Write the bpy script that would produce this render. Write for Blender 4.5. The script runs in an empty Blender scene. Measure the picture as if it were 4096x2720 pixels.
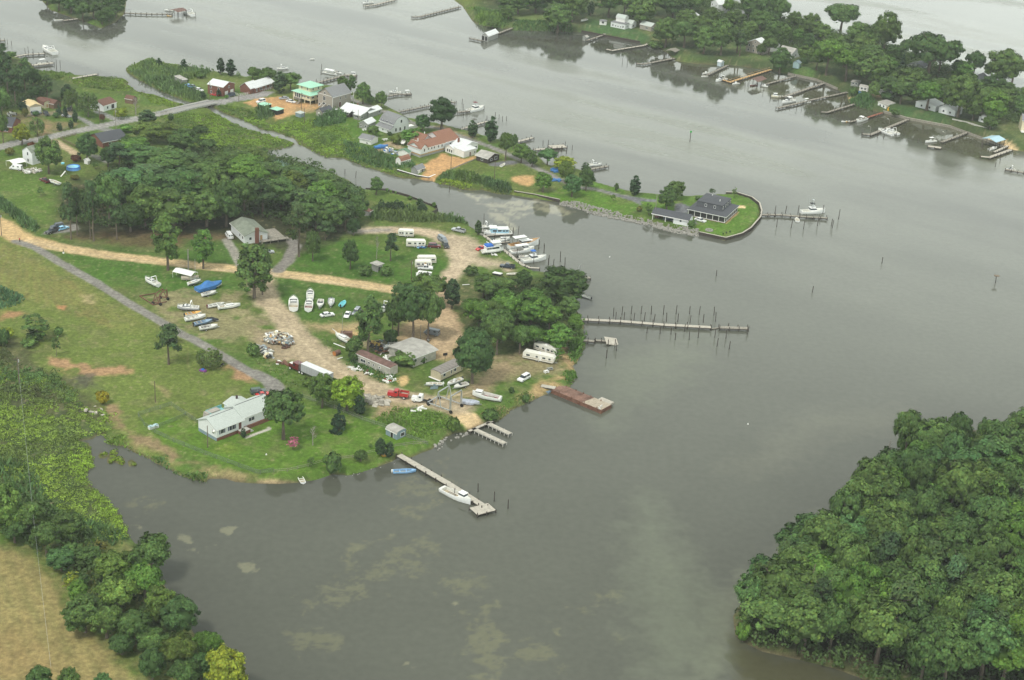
import bpy, math, random
import numpy as np
from mathutils import Vector, Matrix
SC = bpy.context.scene
COL = SC.collection
# ------------------------------------------------------------------ camera
CF, CP, CR, CH = 6200.0, math.radians(24.5), math.radians(3.93),210.0
_fw = np.array([0, math.cos(CP),-math.sin(CP)])
_rt0 = np.array([1.0,0,0]); _up0 = np.cross(_rt0, _fw)
_rt = math.cos(CR)*_rt0 + math.sin(CR)*_up0
_up = -math.sin(CR)*_rt0 + math.cos(CR)*_up0
cd = bpy.data.cameras.new('camera'); cam = bpy.data.objects.new('camera', cd); COL.objects.link(cam)
cd.sensor_fit = 'HORIZONTAL'; cd.sensor_width = 36; cd.lens = CF/4096*36; cd.clip_start = 1; cd.clip_end = 9000
cam.matrix_world = Matrix(((_rt[0], _up[0], -_fw[0], 0),(_rt[1], _up[1], -_fw[1], 0),(_rt[2], _up[2], -_fw[2], CH),(0,0,0,1)))
SC.camera = cam
# ------------------------------------------------------------------ light
SUN_EL, SUN_AZ = math.radians(58), math.radians(215)     # azimuth the light comes from, clockwise from +Y
w = bpy.data.worlds.new('World'); SC.world = w; w.use_nodes = True
nt = w.node_tree; nt.nodes.clear()
sky = nt.nodes.new('ShaderNodeTexSky'); sky.sky_type = 'NISHITA'; sky.sun_disc = False
sky.sun_elevation = SUN_EL; sky.sun_rotation = SUN_AZ; sky.dust_density = 3
mx = nt.nodes.new('ShaderNodeMix'); mx.data_type = 'RGBA'; mx.inputs[0].default_value = 0.9

tcw = nt.nodes.new('ShaderNodeTexCoord'); sxw = nt.nodes.new('ShaderNodeSeparateXYZ'); nt.links.new(tcw.outputs['Generated'], sxw.inputs[0])
def _wm(i, a, b, c, d):
    r = nt.nodes.new('ShaderNodeMapRange'); r.inputs[1].default_value = a; r.inputs[2].default_value = b; r.inputs[3].default_value = c; r.inputs[4].default_value = d
    nt.links.new(sxw.outputs[i], r.inputs[0]); return r.outputs[0]
_g = nt.nodes.new('ShaderNodeMath'); _g.operation = 'MULTIPLY'; nt.links.new(_wm(2,.1,.55,2.7,1.0), _g.inputs[0]); nt.links.new(_wm(0,-.4,.5,.85,1.3), _g.inputs[1])
_gs = nt.nodes.new('ShaderNodeVectorMath'); _gs.operation = 'SCALE'; _gs.inputs[0].default_value = (8.9,9.5,8.9)      # overcast grey, brighter towards the horizon
nt.links.new(_g.outputs[0], _gs.inputs[3]); nt.links.new(_gs.outputs[0], mx.inputs[7])
bg = nt.nodes.new('ShaderNodeBackground'); bg.inputs[1].default_value = 0.05
wo = nt.nodes.new('ShaderNodeOutputWorld')
nt.links.new(sky.outputs[0], mx.inputs[6]); nt.links.new(mx.outputs[2], bg.inputs[0]); nt.links.new(bg.outputs[0], wo.inputs[0])
sl = bpy.data.lights.new('sun','SUN'); sl.energy = 1.5; sl.angle = math.radians(10); sl.color = (1,.965,.9)
so = bpy.data.objects.new('sun', sl); COL.objects.link(so)
_sd = Vector((math.sin(SUN_AZ)*math.cos(SUN_EL), math.cos(SUN_AZ)*math.cos(SUN_EL), math.sin(SUN_EL)))
so.rotation_euler = _sd.to_track_quat('Z','Y').to_euler()
SC.view_settings.view_transform = 'Standard'; SC.view_settings.look = 'None'
SC.view_settings.exposure = 0.86; SC.view_settings.gamma = 1
SC.cycles.use_denoising = True; SC.cycles.denoising_prefilter = 'ACCURATE'; SC.cycles.max_bounces = 6; SC.cycles.diffuse_bounces = 3; SC.cycles.glossy_bounces = 3
SC.cycles.transparent_max_bounces = 12; SC.cycles.volume_bounces = 0; SC.cycles.caustics_reflective = False
# ------------------------------------------------------------------ points
TILES = dict(a=(0,0,2.3057), b=(1024,0,2.3057), c=(2048,0,2.3057), d=(3072,0,2.3057), e=(0,680,2.3057), f=(1024,680,2.3057),
 g=(2048,680,2.3057), h=(3072,680,2.3057), i=(0,1360,2.3057), j=(1024,1360,2.3057), k=(2048,1360,2.3057), l=(0,2040,2.3057),
 V=(0,0,.57642), F=(0,0,1), S=(2860,1500,1.2856), A=(2680,720,5.6), B=(220,500,5.6), C=(760,1540,4.9), D=(1560,1420,4.9),
 E=(1140,320,5.6), H=(1520,480,4.9), I=(3600,260,4.611), J=(1000,1260,4.9), K=(1900,860,7.84), L=(1350,1180,3.92),
 M=(880,820,7.84), N=(0,380,7.84), O=(1640,880,5.6), Q=(540,1080,4.9), R=(2400,40,6.533), T=(3000,60,6.533), U=(1120,1140,6.533))
def P(s):
    """photo points 'letter x y x y letter x y' -> full-size pixel list"""
    out = []; t = TILES['F']; q = []
    for w_ in s.split():
        if w_ in TILES: t = TILES[w_]; continue
        q.append(float(w_))
        if len(q) == 2: out.append((t[0]+q[0]/t[2], t[1]+q[1]/t[2])); q = []
    return out
def G0(px, py, z=0.0):
    d = _fw*CF + _rt*(px-2048) - _up*(py-1360)
    t = (z-CH)/d[2]
    return (d[0]*t, d[1]*t)
def pxm(px, py):
    """horizontal pixels per metre, vertical pixels per metre at a ground point"""
    x, y = G0(px, py, 1); v = np.array([x, y, 1-CH]); dep = v@_fw
    return CF/dep, CF/dep*math.hypot(x, y)/np.linalg.norm(v)*1.0
def proj(x, y, z):
    v = np.array([x, y, z-CH]); dep = v@_fw
    return 2048+CF*(v@_rt)/dep, 1360-CF*(v@_up)/dep
# ------------------------------------------------------------------ numpy helpers
def sdist(X, Y, poly, closed=True):
    """signed distance to a polygon (inside positive) or minus the distance to a polyline"""
    X = np.asarray(X, float); Y = np.asarray(Y, float)
    n = len(poly); d2 = np.full(X.shape, 1e18); ins = np.zeros(X.shape, bool)
    for i in range(n if closed else n-1):
        x0, y0 = poly[i]; x1, y1 = poly[(i+1) % n]
        dx, dy = x1-x0, y1-y0; L = dx*dx+dy*dy+1e-12
        t = np.clip(((X-x0)*dx+(Y-y0)*dy)/L, 0,1)
        d2 = np.minimum(d2, (X-x0-t*dx)**2+(Y-y0-t*dy)**2)
        if closed and y0 != y1:
            c = ((y0 > Y) != (y1 > Y)) & (X < dx*(Y-y0)/(dy)+x0)
            ins ^= c
    d = np.sqrt(d2)
    return np.where(ins, d, -d) if closed else -d
def vnoise(X, Y, seed=0):
    xi = np.floor(X).astype(np.int64); yi = np.floor(Y).astype(np.int64)
    fx = X-xi; fy = Y-yi; fx = fx*fx*(3-2*fx); fy = fy*fy*(3-2*fy)
    def h(a, b):
        n = (a*374761393+b*668265263+seed*974634777) & 0xffffffff
        n = ((n ^ (n >> 13))*1274126177) & 0xffffffff
        return ((n ^ (n >> 16)) & 0xffff)/65535.0
    return (h(xi, yi)*(1-fx)+h(xi+1, yi)*fx)*(1-fy)+(h(xi, yi+1)*(1-fx)+h(xi+1, yi+1)*fx)*fy
def fbm(X, Y, sc, seed=0, oct=4):
    r = 0; a = 1; t = 0
    for o in range(oct):
        r = r+a*vnoise(X/sc*2**o, Y/sc*2**o, seed+o*17); t += a; a *= .55
    return r/t
def wpoly(s, z=0.0): return [G0(x, y, z) for x, y in P(s)]
# ------------------------------------------------------------------ land outlines (waterline), traced and laid on the water level
SH_MAIN = wpoly('F -900 150 -300 170 0 205 60 225 120 250 147 284 a 340 655 640 680 690 690 900 700 1130 720 1190 760 1170 790 1200 800 1280 850 1420 870 1560 920 1720 970 '
 'F 841 436 850 447 928 490 967 512 1024 525 1076 542 1150 560 1184 577 1154 588 1111 598 1059 603 1067 622 1150 634 1215 652 1319 684 1371 712 1393 719 1440 757 1458 760 1544 765 1631 788 1674 804 '
 '1744 832 1750 843 1713 864 1740 869 1872 892 1872 901 1925 933 1951 949 1975 973 2015 998 2048 1023 2102 1066 2135 1085 2220 1095 2290 1125 2300 1180 2304 1239 2336 1287 2334 1330 2343 1360 2339 1386 '
 '2326 1416 2308 1447 2291 1462 2300 1480 2308 1503 2291 1529 2278 1551 2204 1572 2161 1586 2122 1607 2083 1625 2048 1636 2017 1668 1985 1690 1967 1683 1878 1722 1874 1729 1818 1733 1783 1750 1753 1776 1727 1798 1687 1811 '
 '1648 1830 1592 1828 1570 1846 1523 1863 1458 1885 1393 1902 1328 1898 1267 1919 1190 1931 1111 1936 1015 1934 941 1928 902 1915 837 1915 824 1928 772 1919 716 1900 677 1876 624 1854 594 1833 538 1811 499 1787 434 1776 427 1768 416 1739 395 1737 '
 '369 1757 323 1763 356 1772 360 1789 374 1837 369 1872 343 1889 338 1911 362 1941 403 1984 434 2002 460 2040 487 2066 496 2110 520 2150 590 2235 650 2330 720 2440 780 2540 850 2620 940 2720 1010 2800 1100 3000 -1200 3000')
SH_PEN = wpoly('F 503 273 585 234 607 232 663 251 750 264 846 286 984 310 1024 303 1089 312 1184 317 1197 338 1267 342 1345 347 1427 377 1484 382 1540 423 1588 447 1640 477 1718 490 1813 512 1909 538 1969 555 2017 564 2048 568 2135 607 2191 663 2290 676 '
 '2352 690 2382 732 2482 760 2547 773 2629 782 2750 788 2902 780 2950 782 3006 799 3037 823 3045 853 3041 877 3002 923 2967 945 2902 964 2785 936 2612 897 2525 877 2365 847 2239 810 2048 780 1989 776 1928 760 1883 763 1847 758 1806 745 1755 735 1726 723 '
 '1714 724 1663 715 1612 713 1561 700 1501 679 1466 668 1414 650 1371 633 1306 629 1267 611 1223 590 1193 577 1189 568 1176 555 1132 540 1098 527 1041 518 1024 505 976 481 911 460 859 434 841 420 780 412 737 403 650 369 564 325 507 290')
SH_EAST = wpoly('F 1500 -260 1640 -110 1760 -40 1850 25 1890 85 1910 100 1990 112 2048 121 2156 124 2230 126 2326 130 2430 145 2490 160 2560 173 2590 182 2625 187 2668 212 2698 243 2785 256 2872 260 2915 260 2959 265 3072 282 3180 303 3263 323 3297 334 3350 360 '
 '3389 382 3393 408 3432 429 3506 447 3532 451 3631 477 3800 510 3866 525 3905 542 3935 559 4026 594 4096 607 4400 690 4900 860 4900 640 4400 470 4096 377 3983 330 3809 291 3614 204 3306 134 3150 87 3000 30 2800 -30 2500 -120 2200 -200 1900 -330')
SH_ISLET = wpoly('F -60 -330 90 -100 140 -30 200 40 300 75 356 93 403 114 460 91 499 55 505 10 470 -60 420 -330')
SH_SE = wpoly('F 2932 2464 2960 2420 3040 2370 3150 2270 3300 2140 3450 2030 3560 1920 3600 1830 3640 1770 3720 1730 3850 1715 4200 1760 4700 1850 5200 3000 3700 2950 3560 2790 3440 2712 3330 2672 3200 2640 3050 2607 2960 2562 2940 2540')
SH_TUFT = [wpoly('i 905 1060 930 1030 990 1040 1000 1075 960 1095 910 1090'), wpoly('i 985 1110 1010 1040 1070 1010 1080 1070 1110 1090 1150 1090 1155 1150 1100 1150 1050 1120 1030 1140 990 1140'), wpoly('i 1175 1120 1210 1100 1260 1130 1250 1160 1190 1170')]
LOW = [wpoly('F -600 1500 60 1560 190 1590 330 1640 420 1690 440 1735 395 1737 323 1763 356 1772 374 1837 338 1911 403 1984 487 2066 520 2150 430 2130 300 2090 120 2000 -100 1990 -700 1980'),
 wpoly('a 640 640 700 820 1250 860 1330 880 1600 1010 1760 1010 1800 960 1720 970 1400 860 1150 700'), wpoly('F 690 470 840 450 930 490 1024 525 1184 577 1059 603 1060 640 900 620 800 560'),
 wpoly('F 500 270 600 225 760 262 850 290 700 320 740 370 850 420 780 412 564 330'), wpoly('F 860 425 900 420 1000 440 1110 500 1250 540 1400 600 1500 640 1620 690 1714 724 1501 679 1193 577 1024 505')]
LANDS = [(SH_MAIN, 1.3,.45),(SH_PEN, 1.3,.7),(SH_EAST, 3.2,.5),(SH_ISLET, 1.2,.4),(SH_SE, 1.5,.3)] + [(t, .35,.3) for t in SH_TUFT]
def height(X, Y):
    X = np.asarray(X, float); Y = np.asarray(Y, float)
    z = np.full(X.shape, -3.0)
    for poly, lev, slope in LANDS:
        p = np.array(poly); x0, y0 = p.min(0)-8; x1, y1 = p.max(0)+8
        m = (X > x0) & (X < x1) & (Y > y0) & (Y < y1)
        if not m.any(): continue
        sd = sdist(X[m], Y[m], poly); lv = lev
        if poly is SH_MAIN or poly is SH_PEN:
            low = np.zeros(sd.shape)
            for q in LOW: low = np.maximum(low, np.clip(sdist(X[m], Y[m], q)/4+.5,0,1))
            lv = lev*(1-low)+.45*low
        zz = np.clip(sd*slope, -3, None); zz = np.minimum(zz, lv)
        z[m] = np.maximum(z[m], zz)
    return z
def hz(x, y): return float(height(np.array([x]), np.array([y]))[0])
def G(px, py):
    """the ground point under a pixel (x, y, z)"""
    z = 1.2
    for _ in range(3):
        x, y = G0(px, py, z); z = max(hz(x, y),0.0)
    return Vector((x, y, z))
def GW(px, py, z=0.0): return Vector((*G0(px, py, z), z))
# ------------------------------------------------------------------ materials
MATS = {}
def _nodes(name):
    m = bpy.data.materials.new(name); m.use_nodes = True; n = m.node_tree; n.nodes.clear()
    o = n.nodes.new('ShaderNodeOutputMaterial'); b = n.nodes.new('ShaderNodeBsdfPrincipled'); n.links.new(b.outputs[0], o.inputs[0])
    return m, n, b
def _mul(n, a, b, fac=1.0):
    x = n.nodes.new('ShaderNodeMix'); x.data_type = 'RGBA'; x.blend_type = 'MULTIPLY'; x.inputs[0].default_value = fac
    n.links.new(a, x.inputs[6]); n.links.new(b, x.inputs[7]); return x.outputs[2]
def _noise(n, scale, lo, hi, detail=4, coord='Object', stretch=None):
    tc = n.nodes.new('ShaderNodeTexCoord'); src = tc.outputs[coord]
    if stretch:
        mp = n.nodes.new('ShaderNodeMapping'); mp.inputs[3].default_value = stretch; n.links.new(src, mp.inputs[0]); src = mp.outputs[0]
    t = n.nodes.new('ShaderNodeTexNoise'); t.inputs['Scale'].default_value = scale; t.inputs['Detail'].default_value = detail
    n.links.new(src, t.inputs[0])
    r = n.nodes.new('ShaderNodeMapRange'); r.inputs[1].default_value = .3; r.inputs[2].default_value = .7; r.inputs[3].default_value = lo; r.inputs[4].default_value = hi
    n.links.new(t.outputs[0], r.inputs[0]); return r.outputs[0]
def mat(name, col, rough=.7, var=.12, scale=1.5, metal=0.0, spec=.3, stretch=None, tint=False, bands=None, coat=0):
    """plain painted / wooden / metal surface with worn, uneven colour. bands=(axis, period, darkness): siding, ribs or planks"""
    if name in MATS: return MATS[name]
    m, n, b = _nodes(name)
    c = n.nodes.new('ShaderNodeRGB'); c.outputs[0].default_value = (*col, 1); o = c.outputs[0]
    if tint:
        oi = n.nodes.new('ShaderNodeObjectInfo'); o = _mul(n, o, oi.outputs['Color'])
    if var: o = _mul(n, o, _noise(n, scale, 1-var, 1+var, stretch=stretch)); o = _mul(n, o, _noise(n, scale*6,1-var*.6,1+var*.6, stretch=stretch))
    if bands:
        tc = n.nodes.new('ShaderNodeTexCoord'); sx = n.nodes.new('ShaderNodeSeparateXYZ'); n.links.new(tc.outputs['Object'], sx.inputs[0])
        q = n.nodes.new('ShaderNodeMath'); q.operation = 'PINGPONG'; n.links.new(sx.outputs['xyz'.index(bands[0])], q.inputs[0]); q.inputs[1].default_value = bands[1]
        r = n.nodes.new('ShaderNodeMapRange'); r.inputs[1].default_value = 0; r.inputs[2].default_value = bands[1]*.35; r.inputs[3].default_value = 1-bands[2]; r.inputs[4].default_value = 1
        n.links.new(q.outputs[0], r.inputs[0]); o = _mul(n, o, r.outputs[0])
    n.links.new(o, b.inputs['Base Color']); b.inputs['Roughness'].default_value = rough; b.inputs['Metallic'].default_value = metal
    b.inputs['Specular IOR Level'].default_value = spec; b.inputs['Coat Weight'].default_value = coat
    MATS[name] = m; return m
def leafmat(name, rough=.75):
    if name in MATS: return MATS[name]
    m, n, b = _nodes(name)
    at = n.nodes.new('ShaderNodeAttribute'); at.attribute_name = 'Col'
    oi = n.nodes.new('ShaderNodeObjectInfo'); o = _mul(n, at.outputs['Color'], oi.outputs['Color'])
    n.links.new(o, b.inputs['Base Color']); b.inputs['Roughness'].default_value = rough; b.inputs['Specular IOR Level'].default_value = .15
    out = [x for x in n.nodes if x.type == 'OUTPUT_MATERIAL'][0]
    tr = n.nodes.new('ShaderNodeBsdfTranslucent'); n.links.new(o, tr.inputs[0]); ms = n.nodes.new('ShaderNodeMixShader'); ms.inputs[0].default_value = .12
    n.links.new(b.outputs[0], ms.inputs[1]); n.links.new(tr.outputs[0], ms.inputs[2]); n.links.new(ms.outputs[0], out.inputs[0])
    MATS[name] = m; return m
def groundmat():
    m, n, b = _nodes('ground_surface')
    at = n.nodes.new('ShaderNodeAttribute'); at.attribute_name = 'Col'; o = at.outputs['Color']
    o = _mul(n, o, _noise(n, .9,.72,1.25,6)); o = _mul(n, o, _noise(n, 4.5,.74,1.26,3))
    n.links.new(o, b.inputs['Base Color']); b.inputs['Roughness'].default_value = .95; b.inputs['Specular IOR Level'].default_value = .1
    return m
def watermat():
    m, n, b = _nodes('water_surface')
    at = n.nodes.new('ShaderNodeAttribute'); at.attribute_name = 'Col'
    al = n.nodes.new('ShaderNodeMath'); al.operation = 'MULTIPLY'; al.inputs[1].default_value = 1.0; n.links.new(at.outputs['Alpha'], al.inputs[0])
    o = _mul(n, at.outputs['Color'], _noise(n, .5,.93,1.07,5))
    n.links.new(o, b.inputs['Base Color']); b.inputs['IOR'].default_value = 1.33
    rr = n.nodes.new('ShaderNodeMapRange'); rr.inputs[3].default_value = .012; rr.inputs[4].default_value = .32; n.links.new(at.outputs['Alpha'], rr.inputs[0])
    n.links.new(rr.outputs[0], b.inputs['Roughness'])
    tc = n.nodes.new('ShaderNodeTexCoord'); mp = n.nodes.new('ShaderNodeMapping'); mp.inputs[2].default_value[2] = .5; mp.inputs[3].default_value = (.55,1,1); n.links.new(tc.outputs['Object'], mp.inputs[0])
    t1 = n.nodes.new('ShaderNodeTexNoise'); t1.inputs['Scale'].default_value = .9; t1.inputs['Detail'].default_value = 5; n.links.new(mp.outputs[0], t1.inputs[0])
    bp = n.nodes.new('ShaderNodeBump'); bp.inputs['Distance'].default_value = .35
    st = n.nodes.new('ShaderNodeMapRange'); st.inputs[3].default_value = .02; st.inputs[4].default_value = .5; n.links.new(at.outputs['Alpha'], st.inputs[0])
    n.links.new(st.outputs[0], bp.inputs['Strength']); n.links.new(t1.outputs[0], bp.inputs['Height']); n.links.new(bp.outputs[0], b.inputs['Normal'])
    return m
# ------------------------------------------------------------------ objects
def tag(o, label=None, cat=None, group=None, kind=None):
    if label: o['label'] = label
    if cat: o['category'] = cat
    if group: o['group'] = group
    if kind: o['kind'] = kind
    return o
def link(name, data, parent=None, loc=None, rz=None):
    o = bpy.data.objects.new(name, data); COL.objects.link(o)
    if parent is not None: o.parent = parent
    if loc is not None: o.location = loc
    if rz is not None: o.rotation_euler = (0,0, rz)
    return o
def thing(name, loc, rz, label, cat, group=None):
    return tag(link(name, None, None, loc, rz), label, cat, group)
def npmesh(name, V, F4, mats, cols=None, idx=None, smooth=False):
    """V (n,3), F4 (m,k) -> mesh; cols: per-vertex RGBA"""
    me = bpy.data.meshes.new(name); V = np.asarray(V, np.float32); F4 = np.asarray(F4, np.int32); k = F4.shape[1]
    me.vertices.add(len(V)); me.vertices.foreach_set('co', V.ravel())
    me.loops.add(F4.size); me.loops.foreach_set('vertex_index', F4.ravel())
    me.polygons.add(len(F4)); me.polygons.foreach_set('loop_start', np.arange(0, F4.size, k, dtype=np.int32))
    if idx is not None: me.polygons.foreach_set('material_index', np.asarray(idx, np.int32))
    if smooth: me.polygons.foreach_set('use_smooth', np.ones(len(F4), bool))
    for m in mats: me.materials.append(m)
    if cols is not None:
        a = me.color_attributes.new('Col','FLOAT_COLOR','POINT'); c = np.ones((len(V),4), np.float32); c[:, :cols.shape[1]] = cols; a.data.foreach_set('color', c.ravel())
    me.update(calc_edges=True); me.validate(); return me
class MB:
    """collects boxes, bars, prisms; .build() links them as ONE mesh object"""
    def __init__(s): s.v = []; s.f = []; s.m = []; s.mats = []
    def mi(s, m):
        if m not in s.mats: s.mats.append(m)
        return s.mats.index(m)
    def add(s, vs, fs, m):
        b = len(s.v); s.v += [tuple(v) for v in vs]; k = s.mi(m)
        for f in fs: s.f.append([b+i for i in f]); s.m.append(k)
    def box(s, x0, x1, y0, y1, z0, z1, m, tx=0, ty=0):
        """tx, ty: how much the top is drawn in on each side"""
        s.add([(x0,y0,z0),(x1,y0,z0),(x1,y1,z0),(x0,y1,z0),(x0+tx,y0+ty,z1),(x1-tx,y0+ty,z1),(x1-tx,y1-ty,z1),(x0+tx,y1-ty,z1)],
              [(0,3,2,1),(4,5,6,7),(0,1,5,4),(1,2,6,5),(2,3,7,6),(3,0,4,7)], m)
    def tube(s, p, q, r0, m, r1=None, n=6, cap=True):
        p = Vector(p); q = Vector(q); d = (q-p).normalized() if (q-p).length > 1e-6 else Vector((0,0,1)); r1 = r0 if r1 is None else r1
        a = d.orthogonal().normalized(); b = d.cross(a); vs = []
        for c, r in ((p, r0),(q, r1)):
            for i in range(n):
                t = 2*math.pi*i/n; vs.append(c+(a*math.cos(t)+b*math.sin(t))*r)
        fs = [(i, (i+1) % n, n+(i+1) % n, n+i) for i in range(n)]
        if cap: fs += [tuple(range(n-1,-1,-1)), tuple(range(n, 2*n))]
        s.add(vs, fs, m)
    def bar(s, p, q, w_, h, m):
        """rectangular bar from p to q, w_ wide (level), h deep"""
        p = Vector(p); q = Vector(q); d = (q-p).normalized(); a = d.cross(Vector((0,0,1)))
        a = a.normalized() if a.length > 1e-4 else Vector((1,0,0)); b = a.cross(d)
        vs = [c+a*sx*w_/2+b*sz*h/2 for c in (p, q) for sx, sz in ((-1,-1),(1,-1),(1,1),(-1,1))]
        s.add(vs, [(0,1,2,3),(7,6,5,4),(0,4,5,1),(1,5,6,2),(2,6,7,3),(3,7,4,0)], m)
    def prism(s, pts, y0, y1, m, ty=0):
        """profile pts (x,z) extruded along y"""
        n = len(pts); vs = [(x, y0, z) for x, z in pts]+[(x, y1, z) for x, z in pts]
        s.add(vs, [tuple(range(n)), tuple(range(2*n-1, n-1,-1))]+[(i, n+i, n+(i+1) % n, (i+1) % n) for i in range(n)], m)
    def prismx(s, pts, x0, x1, m):
        """profile pts (y,z) extruded along x"""
        n = len(pts); vs = [(x0, y, z) for y, z in pts]+[(x1, y, z) for y, z in pts]
        s.add(vs, [tuple(range(n-1,-1,-1)), tuple(range(n, 2*n))]+[(i, (i+1) % n, n+(i+1) % n, n+i) for i in range(n)], m)
    def flat(s, pts, z0, z1, m):
        """outline pts (x,y) extruded in z"""
        n = len(pts); vs = [(x, y, z0) for x, y in pts]+[(x, y, z1) for x, y in pts]
        s.add(vs, [tuple(range(n-1,-1,-1)), tuple(range(n, 2*n))]+[(i, (i+1) % n, n+(i+1) % n, n+i) for i in range(n)], m)
    def mesh(s, name):
        me = bpy.data.meshes.new(name); me.from_pydata(s.v, [], s.f)
        for m in s.mats: me.materials.append(m)
        me.polygons.foreach_set('material_index', s.m); me.update(); return me
    def build(s, name, parent=None, loc=None, rz=None): return link(name, s.mesh(name), parent, loc, rz)
def copy_tree(o, parent=None):
    c = o.copy(); COL.objects.link(c); c.parent = parent
    for ch in list(o.children): copy_tree(ch, c)
    return c
RND = random.Random(7)
# ------------------------------------------------------------------ ground: one fan-shaped sheet, finer close by, coloured by what grows or lies on it
YN, YF, NR, NC = 222.0,1500.0,860,880
_iy = np.linspace(1/YN, 1/YF, NR)
gy = (1/_iy)[:, None]*np.ones((1, NC)); gx = np.linspace(-.44,.44, NC)[None, :]*gy+(gy*.015)
gzr = height(gx, gy)
LAWN=(.072,.130,.022); DRY=(.150,.160,.050); DIRT=(.36,.27,.165); ORANGE=(.45,.27,.125); ASPH=(.21,.20,.18); GRAV=(.30,.265,.205); MUD=(.10,.085,.06)
MARSH=(.115,.165,.020); MARSHD=(.05,.085,.022); SAND=(.52,.39,.22); DEEP=(.045,.088,.018); BARE=(.27,.19,.115); WOOD=(.04,.045,.02); FIELD=(.24,.20,.08); CONC=(.42,.40,.35)
gcol = np.zeros(gx.shape+(3,)); gcol[:] = LAWN
n1 = fbm(gx, gy, 38,3); n2 = fbm(gx, gy, 9,5); n3 = fbm(gx, gy, 2.4,9)
ROADMASK = {}
def blend(mask, col):
    gcol[:] = gcol*(1-mask[..., None])+np.array(col)*mask[..., None]
blend(np.clip((n1-.42)*3.2,0,1)*.5, DRY); blend(np.clip((n2-.52)*4,0,1)*.28, DEEP); blend(np.clip((n3-.62)*4,0,1)*.25, DRY)
def paint(s, col, soft=1.0, rag=1.5, op=1.0, width=None, road=None, widths=None, patch=0.0, seed=1):
    poly = wpoly(s, 1.2); p = np.array(poly); pad = (width or 0)+soft+rag+2
    x0, y0 = p.min(0)-pad; x1, y1 = p.max(0)+pad
    m = (gx > x0) & (gx < x1) & (gy > y0) & (gy < y1)
    if not m.any(): return
    X = gx[m]; Y = gy[m]
    sd = sdist(X, Y, poly, width is None)
    if width is not None: sd = sd+width/2
    nz = (fbm(X, Y, 3.2, seed+40,3)-.5)*2
    if road: ROADMASK.setdefault(road, np.zeros(gx.shape, bool))[m] |= (sd+nz*rag*.4) > 0
    a = np.clip((sd+nz*rag)/soft+.5,0,1)*op
    if patch: a = a*np.clip((fbm(X, Y, 5, seed+7,4)-.5+.5*(1-patch)+.12)*5,0,1)
    gcol[m] = gcol[m]*(1-a[:, None])+np.array(col)*a[:, None]
# wide areas first
paint('F -700 900 0 900 130 990 400 1165 690 1335 1030 1510 1000 1600 800 1700 640 1860 430 1760 250 1600 60 1500 -600 1480',(.115,.155,.034),8,5)
paint('F -600 960 60 960 300 1110 560 1260 560 1330 300 1260 0 1180 -600 1200',(.16,.17,.05),10,6,.7, patch=.3)
for k in range(13): paint('F %d %d %d %d' % (20+k*22,985+k*12,-60+k*42,1140+k*14),(.20,.15,.065),1.6,1,.4, width=.9)
paint('l -900 300 60 350 200 380 400 560 560 680 580 900 640 1050 860 1180 1100 1400 1300 1568 1500 1800 -900 1800', FIELD, 3,2)
for k in range(26): paint('l %d %d %d %d' % (-420+k*75,330,60+k*95,1700),(.29,.235,.10) if k % 2 else (.14,.15,.055),2.6,1.5,.42, width=1.6, patch=.25, seed=k)
paint('l -600 1000 300 1150 700 1568 -600 1600',(.26,.18,.08),12,6,.5, patch=.4)
# marsh floors
paint('F -600 1500 60 1560 190 1590 330 1640 420 1690 440 1735 395 1737 323 1763 356 1772 374 1837 338 1911 403 1984 487 2066 520 2150 430 2150 300 2120 120 2060 -100 1990 -700 1980', MARSHD, 4,2)
paint('F 0 1350 90 1370 200 1500 330 1570 420 1690 200 1640 0 1600',(.06,.06,.035),5,4,.7)
for s in ('F 503 273 585 234 663 251 780 270 850 290 740 320 690 350 760 385 850 420 780 412 564 325',
          'a 700 690 1150 710 1190 770 1270 860 1000 880 760 830 480 830 500 720','a 1270 860 1730 970 1560 1010 1330 880','F 640 470 840 440 1024 525 1184 577 1059 603 1060 640 850 690 760 560',
          'F 860 420 930 425 1060 470 1180 500 1320 500 1420 470 1330 540 1480 620 1650 700 1714 724 1501 679 1193 577 1024 505','F 1714 724 1740 690 1850 720 2048 760 2060 782 1883 763'):
    paint(s, MARSH, 3,2); paint(s, MARSHD, 4,3,.7, patch=.45, seed=3)
# woods floor
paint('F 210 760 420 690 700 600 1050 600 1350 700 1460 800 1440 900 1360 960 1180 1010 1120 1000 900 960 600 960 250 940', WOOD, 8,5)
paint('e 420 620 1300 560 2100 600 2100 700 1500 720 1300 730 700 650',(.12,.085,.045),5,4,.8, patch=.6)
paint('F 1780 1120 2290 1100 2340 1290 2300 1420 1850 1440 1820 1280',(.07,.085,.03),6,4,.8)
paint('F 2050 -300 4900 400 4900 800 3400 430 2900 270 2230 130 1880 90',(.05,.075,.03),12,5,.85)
paint('c 0 100 330 160 330 250 0 260',(.12,.17,.05),3,2); paint('c 700 200 1300 340 1240 400 900 320 650 290',(.055,.11,.035),2,1); paint('c 1150 290 1450 370 1500 440 1300 390',(.13,.15,.05),4,2,.8)
paint('c 1980 450 2361 500 2361 590 2100 560',(.09,.14,.04),4,2); paint('d 130 640 430 650 420 730 260 690 150 680',(.075,.14,.035),3,2)
paint('d 1440 660 1800 680 1760 800 1420 800',(.12,.15,.045),4,2); paint('d 1060 1010 1500 1010 1680 1120 1650 1170 1290 1090',(.05,.10,.03),4,2); paint('d 2020 1150 2240 1290 2360 1350 2361 1200 2200 1100',(.09,.12,.04),4,2)
paint('d 820 850 1100 870 1050 950 850 900',(.14,.11,.06),3,2); paint('d 1900 1245 2060 1270 2361 1380 2361 1402 2200 1370', SAND, 1.5,.8); paint('d 640 830 700 860 820 915 810 930 700 890', SAND, 1,.8)
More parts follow.
